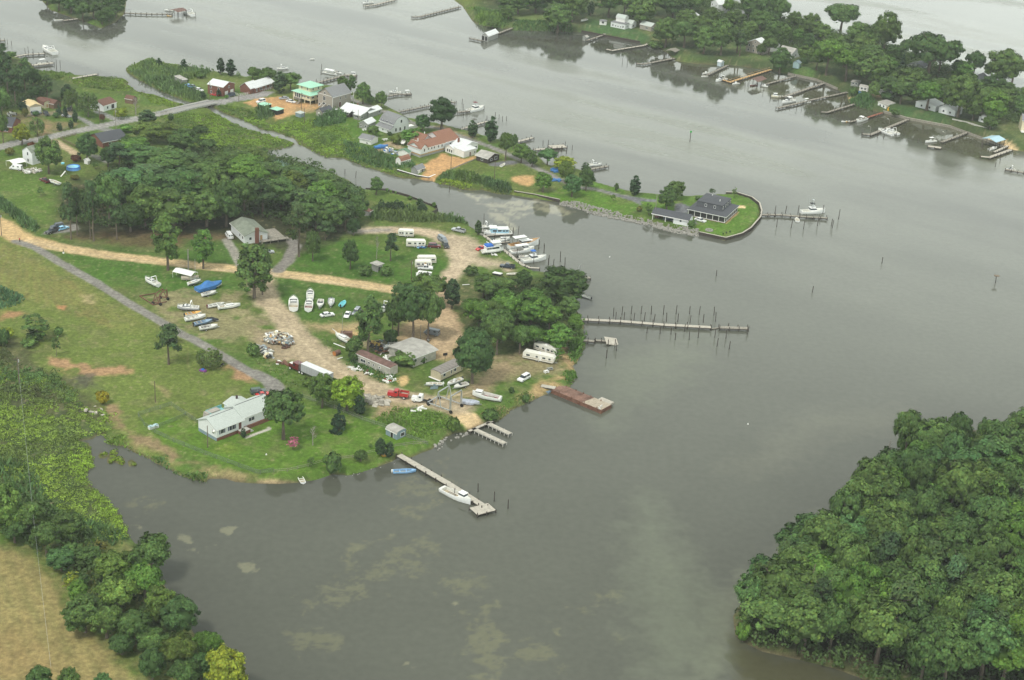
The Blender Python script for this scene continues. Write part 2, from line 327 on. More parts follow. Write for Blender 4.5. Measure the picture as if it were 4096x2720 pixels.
paint('F -600 100 0 205 147 284 300 350 250 420 0 440 -600 450',(.05,.075,.03),6,4); paint('F 100 -300 500 -300 505 10 460 91 300 75 140 -30',(.045,.07,.03),6,3)
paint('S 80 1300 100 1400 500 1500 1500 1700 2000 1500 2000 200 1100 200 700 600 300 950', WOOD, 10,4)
# lawns
LG = (.084,.162,.018)
paint('F 560 1700 640 1660 800 1690 1100 1600 1220 1610 1420 1650 1600 1740 1690 1780 1560 1840 1300 1890 1100 1905 860 1860 620 1780', LG, 4,3,.8); paint('C 560 1200 760 1150 980 1200 900 1330 620 1330',(.14,.19,.03),3,3,.6)
paint('f 130 1000 300 980 1300 1090 1200 1180 1000 1210 1050 1400 600 1420 330 1360 150 1200',(.055,.118,.018),3,3,.8)
paint('f 300 920 420 780 700 700 950 590 1300 570 1420 620 1560 740 1800 880 1740 1000 1600 1060 1250 1060 700 1000',(.05,.118,.014),2.5,2,.9); paint('f 820 560 1300 540 1500 700 1350 800 900 640',(.10,.13,.03),4,3,.5)
paint('e 520 740 1450 850 1500 920 1700 1000 2100 1000 2200 1090 1700 1180 1300 1060 1000 1060 700 900',(.055,.13,.018),4,3,.7)
paint('e 1700 640 2160 660 2240 830 2150 880 1700 840',(.05,.11,.018),3,2,.8); paint('e 420 640 900 700 1500 720 1480 800 700 720',(.055,.10,.022),3,2,.6)
paint('g 70 230 460 180 760 190 1000 250 1230 340 1500 470 1720 560 1960 620 2150 560 2280 440 2280 340 2180 270 1960 230 1640 250 1250 250 780 120 700 110 740 160 950 220 1200 330 1050 420 700 350 450 300',(.082,.165,.020),2,1.5,.95)
paint('e 0 0 480 100 520 300 500 460 330 560 250 420 100 300 0 240',(.085,.145,.025),4,3,.8); paint('b 640 1100 1100 1060 1250 1230 1060 1330 900 1380 700 1300 560 1220',(.075,.15,.022),3,2,.8)
paint('f 1000 190 1200 200 1660 350 1590 410 1400 330 1150 300 1010 260',(.085,.14,.025),3,2,.8); paint('a 1740 700 2270 720 2250 810 1900 830 1720 760',(.115,.155,.04),3,2); paint('a 950 890 1560 1000 1260 1080 950 1010',(.11,.15,.035),3,2,.8)
paint('b 1860 1540 2361 1430 2361 1568 2100 1568',(.10,.14,.03),3,2); paint('f 2050 20 2361 20 2361 60 2200 130 1800 30',(.09,.15,.028),3,2,.8)
paint('a 0 1030 240 1050 480 1130 760 1130 500 1230 380 1250 100 1060',(.22,.17,.09),3,2,.85, patch=.7); paint('a 400 1160 460 1150 420 1260 370 1250',(.25,.18,.10),3,2)
# bare, sandy and orange ground
paint('J 0 60 380 40 560 250 1000 330 1400 560 1700 1000 2352 1330 2352 1568 1900 1250 1500 1080 1050 980 800 900 420 900 300 760 60 560',(.25,.20,.125),5,3,.85, patch=.82, seed=4)
paint('J 60 420 420 330 900 320 1250 520 1560 760 1900 1080 1700 1120 1300 960 700 900 430 820 420 700 100 640',(.33,.265,.175),4,3,.9)
paint('J 1000 130 1500 180 2352 100 2352 520 1900 440 1500 330 1100 260',(.33,.25,.14),4,3,.85, patch=.75); paint('J 1650 330 2300 260 2352 480 2000 440',(.50,.33,.15),4,3,.6, patch=.7)
paint('F 1640 1240 1800 1230 1830 1340 1830 1440 1750 1440 1640 1400 1560 1360',(.38,.27,.16),5,4,.9); paint('F 1830 1450 2000 1430 2120 1400 2240 1440 2270 1500 2150 1500 2000 1530 1850 1580',(.27,.21,.125),5,4,.75, patch=.65)
paint('F 2230 1380 2330 1400 2300 1460 2280 1540 2180 1560 2060 1620 2060 1590 2160 1530 2270 1490',(.36,.25,.13),3,3,.85, patch=.8)
paint('D 1180 1130 1420 1060 1700 1180 1900 1300 1700 1420 1350 1330', SAND, 1.6,1.5); paint('D 140 480 200 430 330 410 380 500 350 560 230 620 160 560',(.50,.36,.17),1,1); paint('D 760 1000 1300 950 1500 1080 1250 1180', DIRT, 3,2,.6)
paint('D 780 1380 860 1325 950 1370 900 1400',(.30,.20,.11),.8,.6)
paint('i 440 270 480 170 640 190 720 220 960 250 1190 240 1180 320 1060 340 900 330 640 320',(.34,.21,.115),2.5,3,.95, patch=.82); paint('i 610 370 720 310 860 330 880 450 700 470',(.075,.07,.055),3,3,.8, patch=.85)
paint('i 1960 170 2100 190 2361 330 2361 400 2200 370 2040 300',(.32,.195,.11),2,2,.95, patch=.9, seed=2); paint('i 980 600 1080 600 1100 700 1180 800 1230 900 1120 830 1040 740',(.25,.17,.10),2,2,.85); paint('i 1180 890 1400 880 1540 980 1680 1080 1600 1110 1430 1010 1230 980',(.24,.17,.10),2.5,2.5,.85, patch=.8)
paint('i 1560 1110 1880 1150 2361 1240 2361 1290 2080 1270 1800 1230',(.27,.20,.11),2.5,2.5,.7, patch=.95); paint('e 740 1160 870 1150 850 1230 760 1220',(.42,.33,.19),2,2,.6, patch=.7); paint('e 520 1260 620 1255 600 1300 530 1290',(.40,.21,.10),1,1)
paint('e 0 1320 180 1300 240 1320 100 1390 0 1400',(.33,.19,.10),2,2,.9, patch=.8); paint('i 1400 400 1560 460 1560 530 1440 440',(.30,.24,.12),2,2,.7, patch=.8); paint('j 0 1262 200 1270 560 1285 600 1295 380 1310 100 1320 0 1305',(.34,.26,.15),1.2,1)
paint('b -20 910 250 890 420 950 640 960 560 1010 300 1070 180 1110 100 1010 0 980', ORANGE, 2,1.5); paint('a 2240 950 2361 920 2361 990', ORANGE, 1,1); paint('b 280 1010 560 960 560 1040 330 1060',(.30,.23,.12),2,2,.8, patch=.8)
paint('H 650 880 850 880 1000 790 1200 660 1350 700 1640 760 1870 700 1880 760 1560 890 1100 1090 960 1160 830 1120 900 980', ORANGE, 1.5,1.5); paint('g 0 60 200 50 210 120 150 150 0 110',(.47,.30,.14),1.5,1); paint('f 1560 40 1740 0 1640 90 1540 70', ORANGE, 1,1)
paint('H 980 120 1200 180 1560 320 1880 370 1560 230 1200 100',(.34,.25,.15),2.5,2,.8, patch=.7); paint('A 1500 610 1540 570 1640 580 1700 610 1660 650 1560 640',(.62,.47,.27),.5,.4); paint('A 1250 960 1500 730 1540 700 1550 730 1260 990',(.55,.38,.20),.4,.3)
paint('f 1130 90 1180 50 1000 190 1000 170', LG, 2,2,.5)
paint('e 1300 1150 1700 1080 2250 1150 2361 1300 2361 1568 1900 1568 1500 1400',(.27,.225,.13),3,4,.7, patch=.85, seed=9)
# roads
paint('e -500 330 0 500 100 580 230 650 400 685',(.47,.335,.17),2,1,1,9.5, 'dirt_road'); paint('e 300 665 600 725 900 775 1300 822 1700 868 2150 912 f 0 930 300 970 700 1020 1200 1092 1500 1130 1720 1100',(.47,.35,.195),1.2,.8,1,6.6, 'dirt_road')
paint('f 1640 1130 1730 1060 1800 970 1880 880 1880 780 1780 660 1640 590 1450 560 1200 555 1000 560',(.42,.335,.235),2.5,1.5,1,7, 'gravel_drive'); paint('f 1650 590 1950 610 2100 700 2060 800 2340 850 2330 930 2000 880 1850 920 1800 760 1640 640',(.40,.325,.23),4,3,.95, road='gravel_drive'); paint('f 900 570 1200 555',(.22,.215,.20),2,1,.7,4)
paint('F 1760 1140 1772 1185 1762 1235 1790 1290 1810 1345 1770 1385',(.42,.31,.19),2,1,1,8, 'dirt_road'); paint('f 1730 1210 1900 1240',(.40,.3,.18),2,1,.9,4, 'dirt_road')
paint('F 1046 1096 1052 1160 1080 1215 1135 1280 1215 1375 1330 1465 1470 1545 1600 1590 1740 1612 1840 1625',(.37,.30,.20),2.5,1.5,1,9, 'dirt_road'); paint('D -300 900 100 950 300 1000 60 1150 -100 1250 -300 1200',(.36,.27,.165),2.5,2,.9, road='dirt_road'); paint('D 1360 780 1700 760 1900 540 2300 180',(.33,.25,.15),3,2,.75,6)
paint('e 150 660 330 720 560 860 900 1050 1200 1240 1500 1410 1700 1530 i 1750 -20 2000 120 2361 330', ASPH, .6,.3,1,3.7, 'paved_lane'); paint('j 0 320 100 370 200 430 240 470 160 520 100 480', ASPH, .8,.3,1, road='paved_lane'); paint('j -20 310 140 385 190 440', ASPH, .6,.3,1,5, 'paved_lane')
paint('a -600 1500 0 1360 130 1322 350 1290 700 1212 1000 1150 1260 1098 1440 1055 1560 1030',(.27,.262,.245),.6,.2,1,6.4, 'paved_road'); paint('a 1940 950 2361 892 b 60 860',(.25,.245,.235),.6,.2,1,6.4, 'paved_road'); paint('a 1940 950 2100 900 2361 860 b 30 830 170 850 100 890 0 900',(.26,.25,.24),.8,.4,1, road='paved_road')
paint('a 640 1060 760 1100 860 1160',(.23,.23,.22),.6,.3,1,3, 'driveway'); paint('a 900 1030 1080 1110 1260 1105',(.26,.26,.25),.6,.3,1,3.5, 'driveway'); paint('a 300 1060 430 1050 620 1030 660 1060',(.26,.21,.15),1,1,.8,5); paint('a 500 1300 620 1370 700 1420',(.40,.31,.2),1,.6,1,4, 'driveway'); paint('B 880 700 1000 740 1180 820',(.18,.17,.16),1,.6,.9,4, 'driveway'); paint('B 1060 100 1200 110 1330 160',(.20,.20,.19),.6,.3,1,4, 'driveway')
paint('e 380 600 480 590 620 580 740 550 700 500 560 520 400 580',(.22,.21,.19),1,.5,.95, road='driveway'); paint('e 2090 650 2150 740 2200 840 2210 880',(.25,.235,.2),.8,.4,1,3.4, 'driveway'); paint('f 200 930 300 830 360 700 330 650',(.20,.185,.165),1.2,.6,1,4.5, 'driveway')
paint('b 830 900 1000 965 1180 1032 1480 1150 1700 1190 1900 1262 2200 1370 2361 1440 g 380 60 460 100 620 160 780 182 1000 240 1100 255',(.215,.205,.19),1,.5,1,3.6, 'paved_lane'); paint('g 780 170 1000 235 1330 275 1330 300 1180 290 1200 330 1110 290 950 240',(.15,.155,.165),.7,.3,1, road='driveway')
paint('g 1330 370 1500 390 1500 310 1560 305 1640 340 1630 400 1400 410',(.14,.145,.155),.7,.3,1, road='driveway'); paint('g 1600 450 1700 480 1720 500 1680 500',(.14,.145,.155),.7,.3); paint('C 1110 1030 1550 870 1540 850', CONC, .3,.1,1,1.2)
paint('b 1100 1400 1240 1320 1400 1400',(.36,.28,.18),1,.8,.9,4); paint('b 2200 1520 2361 1500',(.16,.16,.17),1,.4,1,5); paint('F 1410 1372 1500 1380 1560 1400',(.34,.26,.17),3,2,.6,6)
paint('J 1640 1090 1700 1180 2352 1500',(.36,.27,.16),3,2,.4,2)
for k, (s_, w_) in enumerate((('J 700 60 860 330 1150 640 1500 930 1900 1180 2300 1420',1),('J 560 100 600 300 560 480 700 640',1),('f 1700 1060 1900 880 1880 760 1760 660',0),('e 250 655 600 745 1300 842 f 300 990 1200 1105',0),('D 0 900 400 800 900 830 1400 780 1700 700',1),('i 1740 40 1730 200 1760 330',0))):
    for o_ in (-3.5,3.5): paint(' '.join(str(float(v)+o_) if v[0].isdigit() else v for v in s_.split()),(.47,.38,.26) if k != 5 else (.16,.17,.06),.5,.5,.5, width=.45, patch=.5)
bank = np.clip((.5-gzr)/.45,0,1)*(gzr < .5); blend(bank*.8*(n2 > .38),(.105,.085,.05)); 
n4 = fbm(gx, gy, 1.1,15,2); n5 = fbm(gx, gy, 4.5,19,3); green = (gcol[..., 1] > gcol[..., 0]*1.05); blend(np.clip((n5-.55)*5,0,1)*green*.35, (.17,.155,.075)); blend(np.clip((n4-.72)*6,0,1)*green*.5, (.24,.20,.12))
gcol *= (.76+.48*n3)[..., None]; gcol *= (.85+.3*n4)[..., None]
gcol *= (1.0+.25*(n2-.5))[..., None]
ids = np.arange(NR*NC).reshape(NR, NC)
q = np.stack([ids[:-1, :-1], ids[:-1,1:], ids[1:, 1:], ids[1:, :-1]], -1).reshape(-1,4)
zmax = np.maximum.reduce([gzr[:-1, :-1], gzr[:-1,1:], gzr[1:, 1:], gzr[1:, :-1]]).ravel()
land = zmax > -1.2
GM = groundmat(); GV = np.stack([gx, gy, gzr], -1).reshape(-1,3); GC = gcol.reshape(-1,3)
def subgrid(name, sel, label, smooth=True):
    f = q[sel]; u, inv = np.unique(f, return_inverse=True)
    me = npmesh(name, GV[u], inv.reshape(-1,4), [GM], GC[u], smooth=smooth)
    return tag(link(name, me), label, kind='structure')
used = np.zeros(len(q), bool)
for nm, lb in (('paved_road','grey paved road running across the top left to the bridge'),('paved_lane','narrow grey paved lane'),('gravel_drive','pale gravel turning loop by the marina basin'),('dirt_road','tan dirt road through the boatyard'),('driveway','short paved driveways beside the houses')):
    mk = ROADMASK.get(nm)
    c = mk[:-1, :-1].ravel() & land & ~used; used |= c
    if c.any(): subgrid(nm, c, lb)
subgrid('ground', land & ~used, 'low green land with lawns, fields and bare patches')
# ------------------------------------------------------------------ water
NR2, NC2 = 760,700
wy = (1/np.linspace(1/YN, 1/YF, NR2))[:, None]*np.ones((1, NC2)); wx = np.linspace(-.44,.44, NC2)[None, :]*wy+wy*.015
wcol = np.zeros(wx.shape+(4,)); base = np.array([.084,.088,.069]); 
f1 = fbm(wx, wy, 70,21); f2 = fbm((wx*.84-wy*.54)/6, wx*.54+wy*.84,24,31,4); f3 = fbm(wx, wy, 14,41)
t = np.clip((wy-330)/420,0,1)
wcol[..., :3] = base*(1-t[..., None])+np.array([.122,.128,.106])*t[..., None]  # brighter sky reflection far out is painted into the water colour
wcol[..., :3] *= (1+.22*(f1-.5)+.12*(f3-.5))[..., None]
def wpaint(s, col, soft, rag, op=1., patch=0, seed=1, width=None):
    poly = wpoly(s, 0); X, Y = wx, wy; sd = sdist(X, Y, poly, width is None)+(width or 0)/2; WXd = X+(fbm(X, Y, 5,77,4)-.5)*6; nz = (fbm(WXd, Y*1.2,4, seed, 5)-.5)*2
    a = np.clip((sd+nz*rag)/soft+.5,0,1)*op
    if patch: a = a*np.clip(((.6*fbm(WXd*.7, Y, 2.6, seed+3,5)+.4*fbm(X, Y, .9, seed+8,3))-.5+.34*(1-patch))*6,0,1)
    wcol[..., :3] = wcol[..., :3]*(1-a[..., None])+np.array(col)*a[..., None]
wpaint('S 0 1150 100 1100 340 880 560 700 620 760 400 960 160 1180 60 1500 -60 1560',(.165,.175,.12),9,5,.8)
wpaint('S 480 200 760 180 1000 170 960 280 620 290 400 420 100 500',(.15,.15,.11),14,8,.35)
wpaint('F 2580 2000 2700 2200 2900 2400 2900 2720 2600 2720 2550 2400',(.14,.155,.11),16,8,.7)
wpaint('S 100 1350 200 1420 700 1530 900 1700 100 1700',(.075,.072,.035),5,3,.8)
wpaint('F 2350 1440 2600 1400 2800 1350 2750 1500 2400 1700',(.135,.148,.105),18,8,.6)
for s, pt in (('V 720 1400 790 1340 850 1290 900 1250 970 1240 990 1260 960 1290 1000 1300 950 1330 880 1340 800 1370 750 1395',.55),('V 1085 1420 1110 1410 1150 1480 1170 1568 1110 1568',.45),('V 920 1110 1000 1090 1060 1110 990 1140 920 1140',.6),('V 930 1160 990 1160 990 1195 930 1190',.7),
              ('V 1030 1330 1100 1330 1090 1370 1040 1365',.5),('V 815 1255 860 1250 850 1275 815 1270',.6),('V 1330 1420 1300 1440 1340 1450',.5),('V 1180 1490 1260 1480 1270 1530 1200 1540',.5),('V 280 1165 350 1150 340 1165 290 1180',.7),('V 960 1080 1010 1060 1000 1100',.5),('V 700 1470 780 1465 770 1490 700 1490',.45),('V 1360 1370 1420 1370 1400 1390',.4),('V 1430 1480 1470 1485 1440 1500',.5)):
    wpaint(s, (.17,.168,.092),2.5,10,.42, patch=pt+.2)
for s in ('V 455 1262 475 1260 474 1275 458 1275','V 551 1308 580 1305 575 1322 555 1320','V 305 1215 330 1212 325 1232 305 1230','V 945 1530 980 1530 975 1542 950 1542','V 415 1235 440 1236 430 1246','V 1040 1385 1060 1385 1050 1392','V 515 1222 530 1220 525 1230'):
    wpaint(s, (.23,.225,.14),.8,4,.55, patch=.2)
for s in ('V 1120 470 1200 460 1240 490 1180 510 1200 540 1130 500','V 1230 455 1330 490 1300 500 1210 475','V 1060 440 1130 455 1100 470'): wpaint(s, (.30,.285,.20),2,3,.8, patch=.6)
wpaint('V 160 215 270 225 340 235 250 245 160 235',(.26,.25,.18),3,3,.7, patch=.5)
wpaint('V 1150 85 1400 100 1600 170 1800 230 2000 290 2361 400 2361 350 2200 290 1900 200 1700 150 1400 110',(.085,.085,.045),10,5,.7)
wcol[..., 3] = np.clip((f2-.42)*3.0,0,1)*np.clip((wy-470)/160,0,1)*.9+np.clip((wy-900)/200,0,1)*.5+.03
wcol[..., 3] = np.clip(wcol[..., 3], .0,1)
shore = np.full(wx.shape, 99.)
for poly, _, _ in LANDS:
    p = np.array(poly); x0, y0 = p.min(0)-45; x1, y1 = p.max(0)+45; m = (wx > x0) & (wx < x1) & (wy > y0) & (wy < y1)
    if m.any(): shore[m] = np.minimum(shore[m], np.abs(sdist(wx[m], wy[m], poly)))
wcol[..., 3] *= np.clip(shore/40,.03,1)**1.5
wcol[..., :3] *= (.80+.20*np.clip(shore/30,0,1))[..., None]  # dark bank reflections near the shore, painted into the colour
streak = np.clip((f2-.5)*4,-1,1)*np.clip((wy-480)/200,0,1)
wcol[..., :3] *= (1+.42*streak)[..., None]  # light and dark sheen of the wind ripples, painted into the colour
WX = wx.copy(); WY = wy.copy()
WY[0, :] = -300; WY[-1, :] = 2600; WX[:, 0] = -2600; WX[:, -1] = 2600; WX[0,1:-1] *= 4; WX[-1,1:-1] *= 1.2
ids = np.arange(NR2*NC2).reshape(NR2, NC2)
qw = np.stack([ids[:-1, :-1], ids[:-1,1:], ids[1:, 1:], ids[1:, :-1]], -1).reshape(-1,4)
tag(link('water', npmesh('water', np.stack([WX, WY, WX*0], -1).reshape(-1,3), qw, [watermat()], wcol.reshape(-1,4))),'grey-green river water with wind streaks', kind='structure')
# the air
def haze_box():
    m = bpy.data.materials.new('haze'); m.use_nodes = True; n = m.node_tree; n.nodes.clear(); o = n.nodes.new('ShaderNodeOutputMaterial'); v = n.nodes.new('ShaderNodeVolumePrincipled')
    v.inputs['Color'].default_value = (.93,.97,1,1); v.inputs['Density'].default_value = HAZE; n.links.new(v.outputs[0], o.inputs['Volume'])
    b = MB(); b.box(-2700,2700,-400,2700,-5,240, m); tag(b.build('haze'),'thin pale haze over the river', kind='stuff')
HAZE = .00008
haze_box()
# ------------------------------------------------------------------ foliage
LM = leafmat('leaves'); BARK = mat('bark',(.13,.105,.08),.95,.3,2.5, stretch=(1,1,.3)); BARKG = mat('grey_bark',(.27,.25,.22),.95,.25,2)
def leafquads(C, N, size, rng, droop=0.0, asp=1.0, colr=None):
    """one bent-free quad per centre C with normal N (both (n,3)), random spin; per-leaf tone"""
    n = len(C); N = N+rng.normal(0,.3, (n, 3)); N /= np.linalg.norm(N, axis=1)[:, None]+1e-9
    r = rng.normal(0,1, (n, 3)); A = np.cross(N, r); A /= np.linalg.norm(A, axis=1)[:, None]+1e-9; Bv = np.cross(N, A)
    s = size*rng.uniform(.6,1.25, n)[:, None]
    A = A*s*.5*asp; Bv = Bv*s*.5/asp
    V = np.stack([C-A-Bv*.6, C+A*.7-Bv, C+A+Bv*.7, C-A*.6+Bv], 1).reshape(-1,3)
    F = np.arange(4*n).reshape(n, 4)
    return V, F
def lobes_cloud(L, per, size, rng, base=(1,1,1), var=.22, flat=.85, down=.25, drop=0.0, asp=1.0):
    """L: (k,4+) lobes x,y,z,r (and tone). leaves on the shell of each lobe, fewer underneath"""
    Cs, Ns, Ts = [], [], []
    for l in L:
        n = max(6, int(per*l[3]**2)); d = rng.normal(0,1, (n, 3)); d /= np.linalg.norm(d, axis=1)[:, None]
        d[:, 2] = np.where((d[:, 2] < 0) & (rng.random(n) > down),-d[:, 2], d[:, 2])
        rr = l[3]*rng.uniform(.72,1.12, n)[:, None]
        c = np.array(l[:3])+d*rr*np.array([1,1, flat]); c[:, 2] -= drop*rng.random(n)
        Cs.append(c); Ns.append(d); Ts.append(np.full(n, l[4] if len(l) > 4 else 1.0))
    C = np.concatenate(Cs); N = np.concatenate(Ns); T = np.concatenate(Ts); cc = C.mean(0)-np.array([0,0,1.0]); O = C-cc; O /= np.linalg.norm(O, axis=1)[:, None]+1e-6; N = N*.8+O*.8
    V, F = leafquads(C, N, size, rng, asp=asp)
    t = T*(1+rng.normal(0, var, len(C))); t = np.clip(t, .35,1.9)
    hue = rng.normal(0,.07, len(C))
    col = np.stack([base[0]*t*(1+hue), base[1]*t, base[2]*t*(1-hue)], 1)
    return V, F, np.repeat(col, 4,0)
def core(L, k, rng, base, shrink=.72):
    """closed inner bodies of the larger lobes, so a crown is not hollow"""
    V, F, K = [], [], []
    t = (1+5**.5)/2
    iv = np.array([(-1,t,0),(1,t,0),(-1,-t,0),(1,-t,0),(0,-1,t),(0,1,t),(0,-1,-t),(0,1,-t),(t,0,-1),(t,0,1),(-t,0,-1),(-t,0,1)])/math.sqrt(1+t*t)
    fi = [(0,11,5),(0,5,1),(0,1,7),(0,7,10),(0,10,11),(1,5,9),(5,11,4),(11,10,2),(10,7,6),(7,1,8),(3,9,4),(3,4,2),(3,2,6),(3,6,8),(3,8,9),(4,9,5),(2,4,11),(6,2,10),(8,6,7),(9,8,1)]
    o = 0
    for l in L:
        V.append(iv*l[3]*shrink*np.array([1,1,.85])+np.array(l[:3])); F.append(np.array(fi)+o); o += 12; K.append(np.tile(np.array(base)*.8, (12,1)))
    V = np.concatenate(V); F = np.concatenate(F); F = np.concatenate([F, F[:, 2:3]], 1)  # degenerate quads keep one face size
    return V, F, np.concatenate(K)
def fol_mesh(name, parts):
    V, F, K = [], [], []; o = 0
    for v, f, k in parts: V.append(v); F.append(f+o); K.append(k); o += len(v)
    V = np.concatenate(V); F = np.concatenate(F); K = np.concatenate(K)
    tri = F[:, 2] == F[:, 3]
    me = bpy.data.meshes.new(name); q4 = F[~tri]; q3 = F[tri][:, :3]
    me.vertices.add(len(V)); me.vertices.foreach_set('co', V.astype(np.float32).ravel())
    lv = np.concatenate([q4.ravel(), q3.ravel()]).astype(np.int32); me.loops.add(len(lv)); me.loops.foreach_set('vertex_index', lv)
    ls = np.concatenate([np.arange(len(q4))*4, len(q4)*4+np.arange(len(q3))*3]).astype(np.int32)
    me.polygons.add(len(ls)); me.polygons.foreach_set('loop_start', ls); me.materials.append(LM)
    a = me.color_attributes.new('Col','FLOAT_COLOR','POINT'); a.data.foreach_set('color', np.concatenate([K, np.ones((len(K),1))], 1).astype(np.float32).ravel())
    me.update(calc_edges=True); return me
GREEN = (.086,.150,.038)
def crown_lobes(rx, rz, cz, n, rng, rl=(.17,.3), low=-.55, uneven=.18, shape='ball'):
    L = []
    k = 0
    while len(L) < n and k < n*20:
        k += 1
        d = rng.normal(0,1,3); d /= np.linalg.norm(d)
        if d[2] < low: continue
        s = 1+rng.normal(0, uneven)*.7; s = min(max(s, .55),1.25)
        r = rx*rng.uniform(*rl)
        if shape == 'cone': hgt = rng.random()**1.3; R = rx*(1-hgt)*1.05; a = rng.random()*6.283; c = (math.cos(a)*R*.8, math.sin(a)*R*.8, cz-rz+2*rz*hgt); r *= (1-.72*hgt)
        elif shape == 'egg': hgt = rng.random(); R = rx*math.sin(math.pi*min(1, (hgt*.86+.12)))**.7; a = rng.random()*6.283; c = (math.cos(a)*R*.75, math.sin(a)*R*.75, cz-rz*.9+1.85*rz*hgt); r *= .55+.5*R/rx
        else: c = (d[0]*(rx-r)*s, d[1]*(rx-r)*s, cz+d[2]*(rz-r*.8)*s)
        L.append((*c, r, float(np.clip(1+rng.normal(0,.15),.6,1.4))))
    return L
def trunk_mesh(h, r, crown_z, spread, rng, m=BARK, limbs=5, top=None):
    b = MB(); top = top or h*.75; x = y = 0; p = Vector((0,0,-1.2)); segs = 4; pr = r*1.25; pts = [p]
    for i in range(1, segs+1):
        q_ = Vector((rng.normal(0,.12)*i*r*2, rng.normal(0,.12)*i*r*2, top*i/segs)); rr = r*(1-.75*i/segs)
        b.tube(pts[-1], q_, pr, m, rr, 6, i == segs); pr = rr; pts.append(q_)
    for i in range(limbs):
        t = rng.uniform(.45,.95); k = min(int(t*segs), segs-1)+0; o = pts[k].lerp(pts[k+1], t*segs-k if t*segs-k <= 1 else 1); a = rng.random()*6.283+i*1.3
        e = o+Vector((math.cos(a)*spread*.6, math.sin(a)*spread*.6, spread*rng.uniform(.3,.7))); b.tube(o, e, r*.38, m, r*.1,5, False)
    return b.mesh('trunk')
PROTO = {}
def proto(kind, var):
    key = (kind, var)
    if key in PROTO: return PROTO[key]
    rng = np.random.default_rng(hash((len(kind), ord(kind[0]), ord(kind[-1]), var)) % 2**31); base = GREEN; lm = .5; tr = None
    # every prototype stands 10 m tall and is about 10*W wide
    if kind == 'oak':
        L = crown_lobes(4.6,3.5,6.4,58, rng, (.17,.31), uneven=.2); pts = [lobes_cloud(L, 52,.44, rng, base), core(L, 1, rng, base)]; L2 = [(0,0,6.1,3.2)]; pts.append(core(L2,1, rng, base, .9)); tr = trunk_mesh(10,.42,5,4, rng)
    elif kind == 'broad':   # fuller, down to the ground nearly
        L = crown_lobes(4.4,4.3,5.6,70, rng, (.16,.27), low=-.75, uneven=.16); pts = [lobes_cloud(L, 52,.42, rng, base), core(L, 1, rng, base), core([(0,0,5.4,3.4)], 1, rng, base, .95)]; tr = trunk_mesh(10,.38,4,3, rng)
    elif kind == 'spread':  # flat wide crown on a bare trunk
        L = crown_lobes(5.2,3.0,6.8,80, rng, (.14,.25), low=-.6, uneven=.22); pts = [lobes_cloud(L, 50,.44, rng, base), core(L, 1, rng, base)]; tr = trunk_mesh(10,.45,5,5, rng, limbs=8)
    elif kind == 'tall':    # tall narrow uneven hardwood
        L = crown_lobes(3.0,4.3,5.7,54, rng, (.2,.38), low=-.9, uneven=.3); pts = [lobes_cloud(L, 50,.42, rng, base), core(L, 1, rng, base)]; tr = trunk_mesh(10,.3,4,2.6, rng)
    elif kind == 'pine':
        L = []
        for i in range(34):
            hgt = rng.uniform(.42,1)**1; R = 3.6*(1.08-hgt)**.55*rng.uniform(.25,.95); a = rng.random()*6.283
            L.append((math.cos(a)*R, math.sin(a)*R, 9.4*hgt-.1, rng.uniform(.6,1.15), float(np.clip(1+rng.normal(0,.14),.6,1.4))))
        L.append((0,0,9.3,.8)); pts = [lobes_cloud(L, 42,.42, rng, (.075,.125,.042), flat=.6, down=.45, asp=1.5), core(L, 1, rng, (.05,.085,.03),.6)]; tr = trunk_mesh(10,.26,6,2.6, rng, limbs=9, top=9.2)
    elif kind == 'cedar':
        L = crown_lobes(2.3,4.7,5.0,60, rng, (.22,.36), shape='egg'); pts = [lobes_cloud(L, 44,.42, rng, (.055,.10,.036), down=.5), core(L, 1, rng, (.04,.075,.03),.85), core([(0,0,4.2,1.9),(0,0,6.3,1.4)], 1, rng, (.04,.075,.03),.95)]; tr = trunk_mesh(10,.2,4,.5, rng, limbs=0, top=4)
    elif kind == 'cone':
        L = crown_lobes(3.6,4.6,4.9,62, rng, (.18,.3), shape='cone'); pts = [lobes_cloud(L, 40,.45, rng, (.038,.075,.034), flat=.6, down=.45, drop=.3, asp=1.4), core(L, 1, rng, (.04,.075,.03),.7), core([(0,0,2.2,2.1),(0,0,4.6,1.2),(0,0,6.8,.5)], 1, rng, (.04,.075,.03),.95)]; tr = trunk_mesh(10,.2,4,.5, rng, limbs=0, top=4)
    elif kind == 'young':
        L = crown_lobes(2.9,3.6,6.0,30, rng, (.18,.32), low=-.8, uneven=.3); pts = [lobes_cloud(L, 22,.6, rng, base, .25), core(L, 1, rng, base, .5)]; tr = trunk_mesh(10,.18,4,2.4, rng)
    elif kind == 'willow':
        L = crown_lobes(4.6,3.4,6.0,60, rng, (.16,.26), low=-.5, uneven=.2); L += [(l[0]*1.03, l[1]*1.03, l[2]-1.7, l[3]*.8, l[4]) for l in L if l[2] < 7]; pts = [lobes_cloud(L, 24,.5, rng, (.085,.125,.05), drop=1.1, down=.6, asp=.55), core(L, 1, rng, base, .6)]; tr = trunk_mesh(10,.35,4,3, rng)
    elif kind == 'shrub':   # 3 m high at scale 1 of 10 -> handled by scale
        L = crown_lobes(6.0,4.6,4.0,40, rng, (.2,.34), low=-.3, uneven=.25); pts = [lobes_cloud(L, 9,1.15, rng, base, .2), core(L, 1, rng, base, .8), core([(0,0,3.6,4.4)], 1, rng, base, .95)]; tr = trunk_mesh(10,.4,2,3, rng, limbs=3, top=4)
    elif kind == 'dead':
        b = MB(); b.tube((0,0,-1),(.2,.1,6),.3, BARKG, .16); b.tube((.2,.1,6),(0,.2,10),.16, BARKG, .04)
